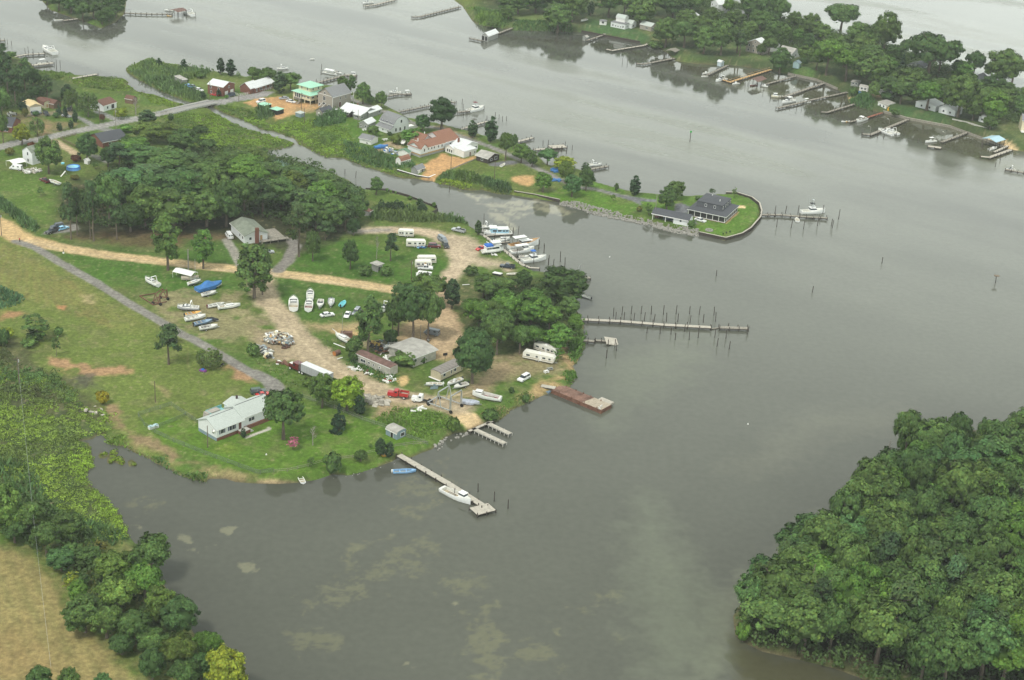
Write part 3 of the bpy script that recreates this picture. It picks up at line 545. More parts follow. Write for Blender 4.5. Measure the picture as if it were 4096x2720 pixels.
        for i in range(22):
            z = rng.uniform(3,9.3); a = rng.random()*6.28; R = rng.uniform(1,2.6)*(1.15-z/12); p = Vector((.1,.1, z)); e = p+Vector((math.cos(a)*R, math.sin(a)*R, R*.8)); b.tube(p, e, .09, BARKG, .03,4, False)
            for k in range(2): b.tube(p.lerp(e, .6), e+Vector((rng.normal(0,.5), rng.normal(0,.5), rng.uniform(.1,.9))),.04, BARKG, .02,4, False)
        PROTO[key] = (None, b.mesh('trunk')); return PROTO[key]
    PROTO[key] = (fol_mesh('crown', pts), tr); return PROTO[key]
KN = dict(oak=('oak_tree','tree'), broad=('leafy_tree','tree'), spread=('spreading_tree','tree'), tall=('tall_tree','tree'), pine=('pine_tree','pine tree'), cedar=('cedar_tree','cedar tree'), cone=('spruce_tree','conifer'),
          young=('young_tree','young tree'), willow=('willow_tree','willow'), shrub=('shrub','shrub'), dead=('dead_tree','dead tree'))
PW = dict(oak=9.6, broad=9.0, spread=10.6, tall=6.6, pine=6.6, cedar=4.4, cone=7.2, young=6.0, willow=10, shrub=12.5, dead=4.5)
PH = dict(shrub=8.4, willow=9.6)
TINTS = dict(n=(1,1,1), d=(.68,.74,.8), dd=(.5,.58,.62), l=(1.3,1.25,1.0), y=(2.5,1.75,.75), yg=(2.0,1.8,.65), b=(.85,1.0,1.2), o=(1.2,1.05,.85), g=(1.1,1.25,.85), r=(1.5,.35,.7), br=(1.5,.9,.8), p=(5.2,.9,5.4), or_=(3.2,1.7,.5))
TREES = []
def tree(tile, kind, x, yb, yt, wpx, tint='n', label='', group=None, foot=None):
    """tile letter, base centre x, base y, top y, crown width (tile pixels)"""
    (x0, yb0),(_, yt0) = P(f'{tile} {x} {yb} {x} {yt}'); wF = wpx/TILES[tile][2]
    lean = .068+(x0-2048)/14000; x0 -= lean*(yb0-yt0)*.55
    p = G(x0, yb0); s, _ = pxm(x0, yb0); a = math.asin(min(1, (CH-1)/math.hypot(p.x, p.y, CH)))
    H = (yb0-yt0)/(s*math.cos(a)) ; Wd = wF/s
    H -= 0.5*Wd*math.tan(a)*(.3 if kind not in ('pine','cedar','cone') else .2)   # the top seen is the crown's far shoulder
    H = max(H, Wd*.45 if kind == 'shrub' else Wd*.5)
    return put_tree(kind, p, H, Wd, tint, label, group)
def put_tree(kind, p, H, Wd, tint, label, group=None, var=None):
    var = RND.randrange(3) if var is None else var
    cr, tr = proto(kind, var); nm, cat = KN[kind]
    o = thing(nm, p, RND.random()*6.28, label, cat, group)
    sx = Wd/PW[kind]; sz = H/PH.get(kind, 10); t = TINTS[tint] if isinstance(tint, str) else tint; j = RND.uniform(.78,1.2); j2 = RND.uniform(.94,1.06)
    for me, nn in ((cr, 'crown'),(tr, 'trunk')):
        if me is None: continue
        c = link(nn, me, o); c.scale = (sx, sx, sz)
        if nn == 'crown': c.color = (t[0]*j*j2, t[1]*j, t[2]*j/j2,1)
        else: c.color = (1,1,1,1); c.scale = (min(sx, sz*1.2), min(sx, sz*1.2), sz)
    TREES.append((o, p, H, Wd)); return o
def cloud_stuff(name, s, dens, rad, size, base, label, per=9, z0=0.0, seed=1, hscale=.8, patchy=0.0, tone=.22, kind='stuff', colors=None):
    """many low clumps scattered over an outline, one mesh: marsh bushes, ground cover"""
    rng = np.random.default_rng(seed); poly = np.array(wpoly(s, .6)); x0, y0 = poly.min(0); x1, y1 = poly.max(0)
    n = int((x1-x0)*(y1-y0)*dens); X = rng.uniform(x0, x1, n); Y = rng.uniform(y0, y1, n)
    ok = sdist(X, Y, poly) > rng.uniform(-.5,.5, n)
    if patchy: ok &= fbm(X, Y, 7, seed+5) > patchy
    X = X[ok]; Y = Y[ok]; Z = height(X, Y); ok = Z > .08; X = X[ok]; Y = Y[ok]; Z = Z[ok]
    R = rng.uniform(rad*.55, rad*1.3, len(X)); tn = np.clip(1+rng.normal(0, tone*.6, len(X))+(fbm(X, Y, 6, seed+2)-.5)*2*tone*2,.5,1.7)
    k = per; d = rng.normal(0,1, (len(X), k, 3)); d /= np.linalg.norm(d, axis=2)[..., None]; d[..., 2] = np.abs(d[..., 2])
    C = np.stack([X, Y, Z+z0], 1)[:, None, :]+d*R[:, None, None]*np.array([1,1, hscale]); C = C.reshape(-1,3); N = d.reshape(-1,3)
    V, F = leafquads(C, N, size, rng); T = np.repeat(tn, k)*(1+rng.normal(0,.16, len(C))); T = np.clip(T, .4,1.9)[:, None]
    Bc = np.array(base)[None, :]*1.25*np.ones((len(C),1))
    if colors is not None:
        mxv = np.repeat(np.clip((fbm(X, Y, 11, seed+9)-.45)*5,0,1), k)[:, None]; Bc = Bc*(1-mxv)+np.array(colors)*mxv
    o = link(name, fol_mesh(name, [(V, F, np.repeat(Bc*T, 4,0))])); return tag(o, label, kind=kind)
def reeds(name, s, dens, h, base, label, seed=1, colors=None, wd=.22, inner=0, patchy=0):
    """upright blades, one mesh"""
    rng = np.random.default_rng(seed); poly = np.array(wpoly(s, .6)); x0, y0 = poly.min(0); x1, y1 = poly.max(0)
    n = int((x1-x0)*(y1-y0)*dens); X = rng.uniform(x0, x1, n); Y = rng.uniform(y0, y1, n)
    ok = sdist(X, Y, poly) > rng.uniform(-.6,.6, n)
    if patchy: ok &= fbm(X, Y, 6, seed+5) > patchy
    X = X[ok]; Y = Y[ok]; Z = height(X, Y); ok = Z > -.25; X = X[ok]; Y = Y[ok]; Z = Z[ok]-.1
    n = len(X); hh = h*rng.uniform(.55,1.15, n)*(.4+1.1*fbm(X, Y, 5, seed, 3))*np.clip(.35+sdist(X, Y, poly)/3,.35,1); a = rng.random(n)*6.283; A = np.stack([np.cos(a), np.sin(a), a*0], 1)*wd*rng.uniform(.6,1.5, n)[:, None]
    B0 = np.stack([X, Y, Z], 1); T = B0+np.stack([rng.normal(0,.4, n)*hh, rng.normal(0,.4, n)*hh, hh], 1)
    V = np.stack([B0-A, B0+A, T+A*.7, T-A*.7], 1).reshape(-1,3); F = np.arange(4*n).reshape(n, 4)
    tn = np.clip(1+rng.normal(0,.17, n)+(fbm(X, Y, 5, seed+2)-.5)*.7,.5,1.7)[:, None]; Bc = np.array(base)[None, :]*1.55*np.ones((n, 1))
    if colors is not None: mxv = np.clip((fbm(X, Y, 12, seed+9)-.45)*5,0,1)[:, None]; Bc = Bc*(1-mxv)+np.array(colors)*1.5*mxv
    K = np.repeat(Bc*tn, 4,0); o = link(name, fol_mesh(name, [(V, F, K)])); return tag(o, label, kind='stuff')
# ------------------------------------------------------------------ marsh, reeds and scrub
YG = (.14,.225,.03); RG = (.095,.16,.035); BG = (.055,.10,.035); OL = (.105,.115,.035)
cloud_stuff('marsh_scrub','i -300 300 0 300 250 330 560 400 700 500 760 620 1040 700 1050 800 960 870 850 915 745 930 830 990 862 1100 790 1220 780 1270 840 1340 1000 1480 1060 1568 1200 1800 1000 1900 700 1700 300 1300 -300 1250',.55,1.1,.32, (.18,.265,.042),'bushy yellow-green marsh scrub filling the left side',34,0,11,.5, colors=(.145,.21,.05))
cloud_stuff('marsh_edge','i 640 1000 830 990 862 1100 850 1180 790 1220 780 1270 835 1340 930 1440 1000 1480 1060 1568 l 1110 60 1140 160 1200 240 1150 250 900 0 i 760 1350 650 1200',.6,1.0,.32, (.19,.30,.035),'bright green marsh plants along the left water edge',34,0,12,.8)
cloud_stuff('scrub','i -300 0 0 50 200 280 520 330 700 480 740 640 400 560 0 460 -300 420',.4,1.3,.4, (.07,.13,.035),'dark green scrub between the field and the marsh',30,0,13,1.0, colors=(.085,.11,.04))
reeds('reed_bed','i -300 1090 200 1100 330 1200 500 1568 l 700 60 1000 130 1180 260 1150 320 1050 380 950 330 600 200 300 0',2.6,1.8, (.065,.125,.042),'dark green reeds at the foot of the left woods',14, colors=(.085,.13,.04))
for t_, lb in (('i 905 1060 930 1030 990 1040 1000 1075 960 1095 910 1090','left of three'),('i 985 1110 1010 1040 1070 1010 1080 1070 1110 1090 1150 1090 1155 1150 1100 1150 1050 1120 1030 1140 990 1140','middle and largest of three'),('i 1175 1120 1210 1100 1260 1130 1250 1160 1190 1170','right of three')):
    cloud_stuff('marsh_tuft', t_, 1.1,.8,.5, (.12,.175,.02), f'bright green marsh tuft in the shallow cove, {lb}',13,0,15)
reeds('shore_reeds','i 960 900 1160 900 1200 990 1370 1070 1540 1090 1560 1170 1700 1230 1920 1230 1930 1310 1780 1300 1560 1200 1370 1100 1100 1000 985 950',4,1.5, (.065,.12,.035),'reeds along the cove shore below the ranch house',16, colors=(.10,.16,.03))
reeds('shore_reeds','i 1900 1240 2150 1260 2361 1270 2361 1325 2170 1320 j 0 1310 100 1335 560 1310 700 1255 850 1255 1150 1175 1300 1110 1290 1070 1150 1130 1000 1180 850 1210 700 1230 560 1270 0 1290',1.6,.7, (.075,.125,.03),'low weeds along the beach below the lawn',17, patchy=.45)
reeds('tall_weeds','j 1060 750 1280 620 1500 650 1600 680 1760 700 1780 830 1700 860 1580 960 1400 900 1360 880 1100 780',4.5,.65, (.085,.155,.024),'tall green weeds beside the blue shed',18, colors=(.10,.17,.03))
reeds('shore_reeds','j 1900 600 2080 610 2250 620 2361 570 2361 640 2290 700 2200 760 2050 700 k 0 560 120 500 260 510 180 560 80 600 0 630',3,1.1, (.08,.125,.03),'weeds on the bank beside the slip',19, colors=(.17,.15,.07))
reeds('shore_reeds','k 460 330 530 290 590 280 610 330 560 390 520 400 480 370',6,1.6, (.07,.14,.025),'green reed clump on the point above the barge',20); reeds('shore_reeds','k 510 60 560 20 660 -60 680 0 640 130 600 200 520 200',6,2.2, (.06,.115,.025),'tall reeds on the shore by the collapsed pier',21)
reeds('reed_bed','f 1010 420 1100 360 1480 380 1600 430 1740 450 1950 470 1955 505 1700 500 1300 500 1050 470',5,2.6, (.065,.11,.038),'tall green reeds above the caravan loop',22, colors=(.09,.13,.04))
reeds('reed_bed','f 1660 100 1760 30 2000 60 2200 110 2361 150 2361 230 2200 200 2050 150 1850 110',4,2.4, (.05,.09,.035),'dark reed belt along the creek below the lawns',23, colors=(.075,.12,.03)); cloud_stuff('marsh_edge','f 1640 110 1750 100 1900 130 1990 160 1980 200 1850 180 1700 140',1,.8,.5, (.16,.23,.025),'bright green marsh fringe on the creek bend',12,0,24)
cloud_stuff('marsh_grass','F 640 470 850 450 930 490 1024 525 1076 542 1184 577 1154 588 1059 603 1060 640 950 620 880 590 760 560',.5,1.0,.42, YG, 'bright yellow-green marsh left of the creek',22,0,25,.5, colors=RG)
cloud_stuff('marsh_grass','F 859 430 910 420 1000 440 1090 500 1250 480 1400 520 1400 560 1480 620 1600 700 1714 724 1561 700 1414 650 1306 629 1193 577 1098 527 1024 505 911 460',.5,1.0,.42, YG, 'bright yellow-green marsh on the village side of the creek',22,0,26,.5, colors=RG)
reeds('reed_bed','b 530 1130 640 1070 770 1060 830 1100 820 1150 700 1170 600 1190 520 1180',3.4,3.2, (.06,.115,.04),'tall dome of reeds behind the cream and grey houses',27); reeds('reed_bed','b 0 1010 160 1030 170 1090 0 1110',3.4,2.4, (.06,.105,.038),'reeds below the green roofed huts',28)
reeds('reed_bed','b 780 1310 920 1340 1100 1400 1290 1480 1440 1500 1500 1568 1200 1568 900 1490 820 1440',2.6,1.8, (.055,.105,.035),'dark reeds on the creek bank below the sheds',29)
reeds('reed_bed','a 1165 640 1280 580 1400 535 1440 560 1530 600 1740 620 1950 650 1930 700 1830 720 1740 760 1700 780 1850 860 1930 930 1800 945 1500 850 1300 750',2.2,2.2, (.068,.115,.04),'reeds covering the point beyond the bridge',30, colors=(.10,.15,.04))
cloud_stuff('marsh_grass','a 660 770 700 720 900 700 1130 720 1190 765 1240 850 1000 850 760 800',.6,.8,.6, (.11,.17,.028),'green marsh by the long white walkway',10,0,31,.5, colors=RG); cloud_stuff('marsh_grass','a 1270 860 1420 875 1560 925 1710 970 1560 1000 1400 960',.7,.8,.55, (.13,.20,.025),'narrow bright marsh strip at the bridge foot',10,0,32,.5)
cloud_stuff('marsh_grass','a 340 650 560 670 690 690 620 720 400 770 300 700',.6,.8,.6, (.085,.14,.03),'marsh below the pier walkway, far left',10,0,33,.5)
reeds('hedge_reeds','e -300 180 0 260 100 320 220 420 340 530 370 560 310 595 200 540 100 440 0 380 -300 300',4,2.4, (.06,.11,.038),'long dark reed hedge beside the dirt road',34); reeds('reed_bed','e -300 1120 20 1090 120 1130 230 1190 200 1250 0 1310 -300 1350',3,1.6, (.06,.12,.055),'blue-green reeds in the field, left edge',35)
reeds('tall_weeds','g 470 305 600 325 720 365 720 385 600 370 480 335',5,.9, (.13,.2,.03),'green grass along the riprap',36); reeds('lawn_weeds','J 60 860 420 880 700 1060 1000 1200 1150 1250 1200 1560 700 1500 400 1250 0 950',1.1,.55, (.085,.12,.035),'weedy strip beside the paved lane',37, patchy=.4); reeds('lawn_weeds','J 1360 500 1600 480 1900 680 1640 900 1480 700',1.4,.45, (.08,.12,.035),'weeds beside the stored sailboat',38, patchy=.4)
reeds('tall_weeds','L 100 1040 420 1010 560 1130 800 1220 930 1300 1000 1420 700 1420 450 1280 200 1200',4,1.0, (.055,.115,.03),'deep green weeds in front of the rusted mobile home',39); reeds('tall_weeds','D 380 1010 560 1020 700 1080 640 1160 500 1160 200 1150',1.6,.6, (.10,.13,.04),'scrubby weeds by the travel lift',40, patchy=.4)
reeds('shore_reeds','c 0 230 330 240 560 260 560 300 300 290 0 280',3,1.6, (.05,.10,.03),'reeds below the far lawn, top of the river',41); reeds('shore_reeds','b 1900 60 2100 130 2361 170 2361 240 2240 270 2100 240 2020 190 2010 120',2.4,2.2, (.065,.12,.035),'reeds on the far point near the boathouse',42, colors=(.11,.18,.035)); reeds('shore_reeds','d 740 920 900 900 980 960 960 1020 830 990 760 960',4,2.2, (.055,.115,.035),'reeds on the far shore beside the short pier',43)
# ------------------------------------------------------------------ trees, one by one
WD = 'trees of the wood behind the white house'
A_ = tree
A_('e','pine',640,640,115,190,'n','tall pine at the left end of the wood, beside the parked cars')
A_('e','pine',700,600,150,150,'d','thin dark pine just behind the leftmost pine of the wood')
A_('e','pine',850,655,85,230,'n','tallest pine with two bare trunks')
A_('e','pine',820,638,160,130,'d','slim pine whose trunk stands left of the tallest pine trunk')
A_('e','pine',1068,640,265,190,'n','lower pine with a bare trunk right of the tallest pine')
A_('e','oak',1000,520,30,260,'n','broad dark oak behind the pines, second row of the wood',WD)
A_('e','tall',1540,925,420,300,'l','tall light green tree standing on the dirt road edge, left of two')
A_('e','tall',1870,910,535,220,'g','tall tree with bare top twigs beside the weathered pole, right of two')
A_('e','tall',2345,1180,670,370,'n','large ragged tree at the fork where the yard road begins')
A_('e','young',1550,1590,1420,180,'n','small pine shaped tree on the left side of the paved lane')
A_('i','willow',1930,250,65,260,'l','low drooping willow beside the paved lane and the toy car')
A_('i','pine',1550,225,-160,290,'n','lone pine in the field left of the paved lane')
A_('i','young',515,150,-60,90,'n','slim young tree at the edge of the clay patch'); A_('i','shrub',940,590,470,130,'or_','small orange-yellow bush at the marsh edge')
A_('e','young',330,1560,1310,290,'n','bushy dark tree at the left edge of the field'); A_('e','shrub',540,1530,1450,90,'n','round shrub alone in the field'); A_('e','shrub',60,1560,1450,150,'y','yellow-green bush at the left frame edge'); A_('e','shrub',330,1568,1500,180,'d','low dark bush in front of the bushy field tree'); A_('i','shrub',270,60,-10,160,'n','low bush below the field trees'); A_('i','shrub',30,60,-100,120,'d','dark bush at the left edge above the marsh')
A_('e','young',375,240,155,75,'n','small tree alone on the lawn left of the wood'); A_('e','shrub',690,90,45,85,'br','brown brush heap shaped bush on the far lawn')
A_('C','oak',1830,1060,90,900,'n','large round dark tree in front of the ranch house')
A_('C','young',2020,1270,1005,260,'p','pink flowering crape myrtle on the ranch house lawn'); A_('C','cedar',1045,1030,835,115,'d','small conical evergreen beside the ranch house steps')
A_('j','cone',765,835,560,200,'dd','dark blue-green spruce on the lawn behind the pink bush'); A_('j','broad',845,650,322,340,'yg','bright yellow-green round tree beside the yard road')
A_('j','broad',610,620,300,260,'l','light green loose tree left of the bright yellow-green tree'); A_('j','cedar',955,700,500,110,'dd','dark cedar behind the bright yellow-green tree'); A_('j','shrub',700,420,350,130,'d','dark bush behind the semi trailer'); A_('j','shrub',480,430,350,110,'l','pale bush at the trailer tail')
A_('j','dead',525,970,790,90,'n','bleached dead tree stump with stub branches on the lawn'); A_('j','young',505,1170,1075,90,'n','small sapling by the lawn fence, left of the bush')
A_('j','shrub',700,1230,1030,190,'n','large loose bush on the beach below the lawn fence'); A_('j','broad',968,1120,1010,130,'n','round bush between the fence and the water, left of the cedars')
A_('j','cedar',1150,1070,895,105,'n','left cedar of the pair beside the yellow paddle boat'); A_('j','cedar',1230,1080,920,90,'n','right cedar of the pair beside the yellow paddle boat'); A_('j','young',1055,1000,955,45,'n','tiny sapling left of the pair of cedars')
A_('j','shrub',1820,840,700,130,'l','light bush on the bank beside the slip'); A_('j','shrub',2160,730,630,150,'n','bush on the bank right of the slip'); A_('j','shrub',890,130,0,140,'n','round bush above the rusted mobile home'); A_('j','shrub',2355,490,435,60,'d','small round shrub near the barge, left one'); A_('k','shrub',130,580,500,75,'n','shrub on the bank left of the barge')
A_('j','broad',2010,400,-110,400,'d','dark tree covering the end of the cream mobile home'); A_('J','shrub',60,800,560,260,'n','bush at the left of the scrap heap'); A_('J','broad',2070,770,400,300,'n','bushy tree beside the stored sailboat')
A_('j','shrub',1360,230,120,260,'n','mass of vines climbing over the pale warehouse'); A_('j','shrub',1530,210,150,100,'d','vine clump on the warehouse corner')
A_('j','shrub',910,190,100,120,'d','weedy bush at the left end of the rusted mobile home')
# boatyard grove
A_('L','tall',490,930,60,520,'n','tall thin crowned tree left of the warehouse, nearest the rusted mobile home')
A_('L','oak',960,640,60,430,'d','dark tree of the boatyard grove above the scrap pile'); A_('L','oak',1200,690,-100,560,'d','largest dark tree of the grove behind the warehouse roof'); A_('L','oak',1440,700,-100,470,'n','tree of the grove with its trunk by the grey van'); A_('L','tall',870,560,20,220,'n','thin tree of the grove, second from the left')
A_('L','shrub',830,760,540,260,'dd','dark mound of vines on the grove edge'); A_('L','shrub',1300,1010,930,90,'n','vine clump on the warehouse front'); A_('f','oak',1600,1240,950,340,'n','tree of the grove beside the dirt road bend'); A_('f','oak',1400,1270,1040,330,'d','dark round tree at the upper left of the grove'); A_('f','cedar',1815,1275,985,150,'n','narrow tree alone between the two dirt tracks')
# trees on the east point
EP = 'trees on the east point beside the long pier'
for k_, (x, yb, yt, w_, t_, kd) in enumerate([(480,1210,885,450,'d','broad'),(110,1100,920,170,'d','broad'),(-90,1130,970,260,'n','oak'),(-260,1180,1010,180,'n','oak'),(190,1460,1090,360,'g','broad'),(-30,1420,1140,330,'g','oak'),(-200,1460,1180,270,'n','oak'),(350,1500,1240,230,'n','oak'),(530,1370,1160,190,'n','broad'),(590,1500,1320,150,'g','broad'),(440,1660,1410,280,'g','broad'),(80,1640,1440,200,'n','oak'),(-130,1700,1330,260,'n','oak'),(210,1640,1420,230,'n','oak'),(330,1640,1480,180,'g','oak')]):
    lb = ['large dark dome tree at the outer tip of the east point, nearest the boats','dark small tree left of the large dome tree on the east point','tree by the grassy verge on the east point','leftmost upper tree of the east point grove','bright full tree in the middle of the east point grove','wide bright tree left of centre in the east point grove','leftmost tree in the middle row of the east point grove','tree between the bright full tree and the long pier','tree on the east shore just above the long pier root','small bushy tree right at the long pier root','bright tree hanging over the shore below the long pier','low tree in the bottom row of the east point grove','leftmost low tree behind the cream mobile home','tree shading the upper caravan on the east point','tree right beside the collapsed pier'][k_]
    tree('g', kd, x, yb, yt, w_*1.06, 'g' if t_ == 'n' and k_ % 2 else t_, lb, EP)
for k_, a_ in enumerate([('f','oak',2140,1200,960,270,'n'),('f','broad',1990,1330,1180,230,'n'),('f','oak',2070,1450,1180,330,'g'),('f','broad',2230,1560,1270,330,'n'),('f','oak',2020,1600,1450,240,'d'),('f','broad',2290,1330,1090,250,'g')]): tree(*a_, ['tree by the white log barriers','bushy tree under the log barriers','bright tree at the left of the east grove','full tree above the cream mobile home roof','dark tree right of the dirt track bend','light tree left of centre, upper east grove'][k_], EP)
A_('k','oak',80,130,-140,170,'n','tree with a bare trunk above the white caravan'); A_('k','young',430,200,60,110,'g','small tree at the end of the white caravan')
# house and loop lawn
A_('f','pine',400,800,305,280,'n','big two-topped pine between the white house and the loop lawn'); A_('f','broad',525,840,550,150,'n','oval tree at the left of the loop lawn'); A_('f','broad',870,915,640,165,'d','dark oval tree in the middle of the loop lawn'); A_('f','pine',1245,840,575,170,'d','leaning pine with two trunks on the loop lawn'); A_('f','dead',1115,820,610,60,'n','bare dead tree on the loop lawn')
A_('f','shrub',1000,965,880,150,'n','bush at the left of the overgrown hut'); A_('f','shrub',1200,970,890,130,'n','bush at the right of the overgrown hut'); A_('f','cedar',2052,600,455,70,'n','dark cedar beside the houseboat dock'); A_('f','shrub',1985,965,885,140,'n','round bush beside the gravel turnaround')
A_('f','broad',900,600,440,140,'dd','dark tree on a pale trunk at the wood edge'); A_('f','broad',1110,230,62,135,'n','round tree alone on the creek lawn'); A_('f','broad',60,1150,690,190,'n','right half of the ragged tree pair at the fork')
for k_, (x, yb, yt, w_) in enumerate([(1160,385,262,75),(1215,380,285,55),(1250,375,285,50),(1295,390,262,65),(1340,390,280,60),(1410,375,305,60),(1510,330,255,70),(1535,420,300,95),(1022,330,280,50)]): tree('f','cedar',x,yb,yt,w_,'n',['first','second','third','fourth','fifth','sixth','seventh','eighth, largest'][k_]+' young evergreen from the left on the creek lawn' if k_<8 else 'small evergreen at the wood edge by the creek lawn','young evergreens on the creek lawn')
for k_, (x, yb, yt, w_) in enumerate([(1210,205,168,32),(1242,215,185,30),(1287,220,195,22),(1420,275,240,50),(1643,345,295,42)]): tree('f','shrub',x,yb,yt,w_,'g',['first','second','third','fourth','last'][k_]+' shrub from the left along the creek bulkhead')
# dark house island
for a_ in [('g','tall',965,200,118,50,'n','small tree between the island driveway and the river'),('g','cedar',1140,235,40,105,'d','tall dark cedar on the island shore'),('g','broad',1440,370,150,190,'n','near round tree of the pair left of the dark house'),('g','broad',1510,270,92,190,'n','far round tree of the pair left of the dark house'),('g','young',935,290,215,60,'g','small light tree on the island lawn'),('g','young',1265,415,305,90,'n','small tree left of the carport'),('g','shrub',1175,385,335,60,'br','dull brown bush on the island lawn'),('g','shrub',1658,530,462,75,'n','bush at the end of the white garage'),('g','young',1850,228,165,65,'d','small tree behind the dark house roof'),('g','young',2055,260,158,55,'n','slim young tree right of the dark house'),('g','shrub',1710,280,243,50,'d','shrub behind the dark house porch'),('g','broad',290,200,15,170,'g','light green tree beside the sand heap'),('g','broad',560,245,35,185,'b','blue-green round tree on the bulkhead lawn'),('g','broad',690,190,-20,160,'d','dark tree left of the island driveway'),('g','broad',500,120,-90,160,'o','olive tree by the blue tarps'),
          ('g','cone',1192,1000+200-690,0,1,'n','')][:-1]: tree(*a_)
for k_, x in enumerate((1192,1264,1345)): tree('A','cedar',x,[1222,1197,1175][k_],[1180,1150,1128][k_],34,'dd',['left','middle','right'][k_]+' of three tiny dark shrubs on the island point','tiny shrubs on the island point')
# village strip
for a_ in [('b','broad',20,720,630,70,'d','round tree left of the long low house'),('b','oak',110,780,620,160,'n','tree left of the green roofed house by the shore'),('b','cedar',220,860,650,130,'n','tall dark cedar left of the green roofed house'),('b','oak',320,840,660,190,'n','loose tree between the cedar and the green roofed house'),('b','broad',800,830,700,110,'n','left tree behind the grey gabled house'),('b','tall',875,880,700,110,'d','dark tree right behind the grey gabled house'),('b','broad',990,960,755,160,'n','large tree on the shore road right of the grey gabled house'),('b','broad',1060,960,880,90,'n','low tree beside the large shore road tree'),('b','broad',1155,1000,840,125,'n','round tree standing on a narrow foot by the pier'),('b','broad',1715,1195,900,280,'dd','huge dark tree with a greyish top by the long pier'),('b','broad',1540,1210,1050,150,'b','blue-green tree left of the huge dark tree'),('b','cedar',2000,1270,1095,95,'n','forked cedar by the shore behind the brown roofed house'),('b','cedar',2175,1310,1060,125,'d','tall egg-shaped cedar by the shore'),('b','broad',1440,1330,1180,220,'g','spreading green tree behind the brown roofed house'),('b','shrub',1290,1330,1240,110,'o','olive bush left of the spreading green tree'),('b','broad',1080,1260,1150,120,'n','tree between the white sheds'),('b','shrub',1230,1250,1215,50,'dd','dark bush beside the white gambrel house'),('b','shrub',800,1090,1050,90,'g','bush left of the green trimmed cottage'),('b','shrub',640,830,800,60,'g','bright bush behind the green roof'),('b','oak',2310,1480,1215,150,'n','tree right of the dark shed by the road'),
           ('c','broad',90,1500,1320,180,'l','tall light olive tree by the village shore'),('c','tall',190,1540,1380,110,'n','dark tree beside the light olive tree'),('c','oak',330,1520,1370,200,'b','loose blue-green tree near the wide dock'),('c','broad',490,1568,1440,230,'y','golden green round tree near the boat dock'),('c','cedar',680,1600,1490,80,'n','small dark tree by the boat dock'),('c','broad',20,1380,1235,80,'n','tree at the village shore left of the small dock'),
           ('a','cedar',2035,690,525,75,'d','left half of the dark tree pair on the far lawn'),('a','cedar',2130,700,540,100,'d','right half of the dark tree pair on the far lawn'),('a','broad',2330,730,615,110,'n','round tree beside the long low house'),('a','cedar',1465,615,530,60,'d','dark cedar on the reed point, left'),('a','cedar',1695,640,540,65,'d','dark cedar on the reed point, right'),('a','young',1860,630,592,50,'n','small tree on the river lawn edge'),('a','young',1962,680,625,30,'o','thin sapling on the river lawn edge'),('a','young',2200,720,655,50,'l','thin leafless looking sapling behind the brick house'),('a','shrub',1850,720,670,100,'n','bush at the reed point lawn corner'),('a','shrub',1675,830,780,45,'b','round blue-green shrub among the reeds'),('a','cedar',2015,890,822,45,'d','conical bush at the brick house front'),('a','cedar',1868,910,835,60,'d','dark bush left of the brick house'),('a','shrub',2090,910,875,45,'g','bush in front of the brick house garage')]: tree(*a_)
# top left village
for k_, a_ in enumerate([('a','willow',660,1020,810,170,'l','left pale willow by the yellow sheds'),('a','willow',810,1075,830,210,'l','large pale willow left of the white cottage'),('a','cedar',690,1135,1005,50,'d','pointed evergreen beside the driveway'),('a','cedar',652,1185,1100,50,'n','round-topped evergreen by the rail fence'),('a','cedar',547,1205,1125,55,'n','low cone evergreen by the rail fence'),('a','cedar',600,1085,975,45,'dd','dark slim evergreen by the shed trees'),('a','cone',540,1050,945,75,'b','blue spruce by the yellow sheds'),('a','shrub',518,1085,1035,65,'b','round bush behind the dark pickup'),('a','shrub',330,1070,1025,65,'b','round bush in front of the garage'),('a','willow',340,1260,1070,150,'l','light willow on the brown yard'),('a','broad',195,1340,1140,175,'y','yellow-green tree beside the paved road'),('a','broad',440,1600,1255,250,'n','big round tree in front of the white two storey house'),('a','broad',800,1490,1225,220,'d','big round tree left of the dark roof house'),('a','shrub',90,1430,1360,90,'br','brown leafed bush by the road'),('a','shrub',290,1360,1310,80,'r','dark red bush under the yellow-green tree'),('a','shrub',695,1490,1430,105,'r','dark red maple by the round pool'),('a','shrub',230,1080,1000,70,'br','brownish shrub behind the garage'),('a','cedar',620,880,770,110,'d','dark evergreen behind the pale willow'),('a','cedar',585,920,800,60,'d','dark slim evergreen left of the willow'),('a','broad',1110,1090,990,150,'y','yellow-green low tree on the cottage lawn'),('a','dead',1250,1060,900,110,'n','bare tree on the cottage lawn'),('a','broad',940,1120,1050,60,'r','small dark red tree by the road pole'),('a','shrub',1160,1220,1150,150,'g','hedge bush right of the dark roof house'),('a','cedar',1355,1150,1005,170,'n','bushy dark tree beside the bridge end'),('a','cedar',1575,1110,1040,60,'n','pointed evergreen behind the big roadside trees'),('a','young',880,1560,1480,70,'n','small tree right of the pool hut'),('a','shrub',1850,1225,1170,150,'d','dark marsh bush above the wood'),('a','shrub',1920,1370,1310,180,'d','low dark marsh bush near the tennis court')]): tree(*a_)
LW = 'woods at the far left shore'
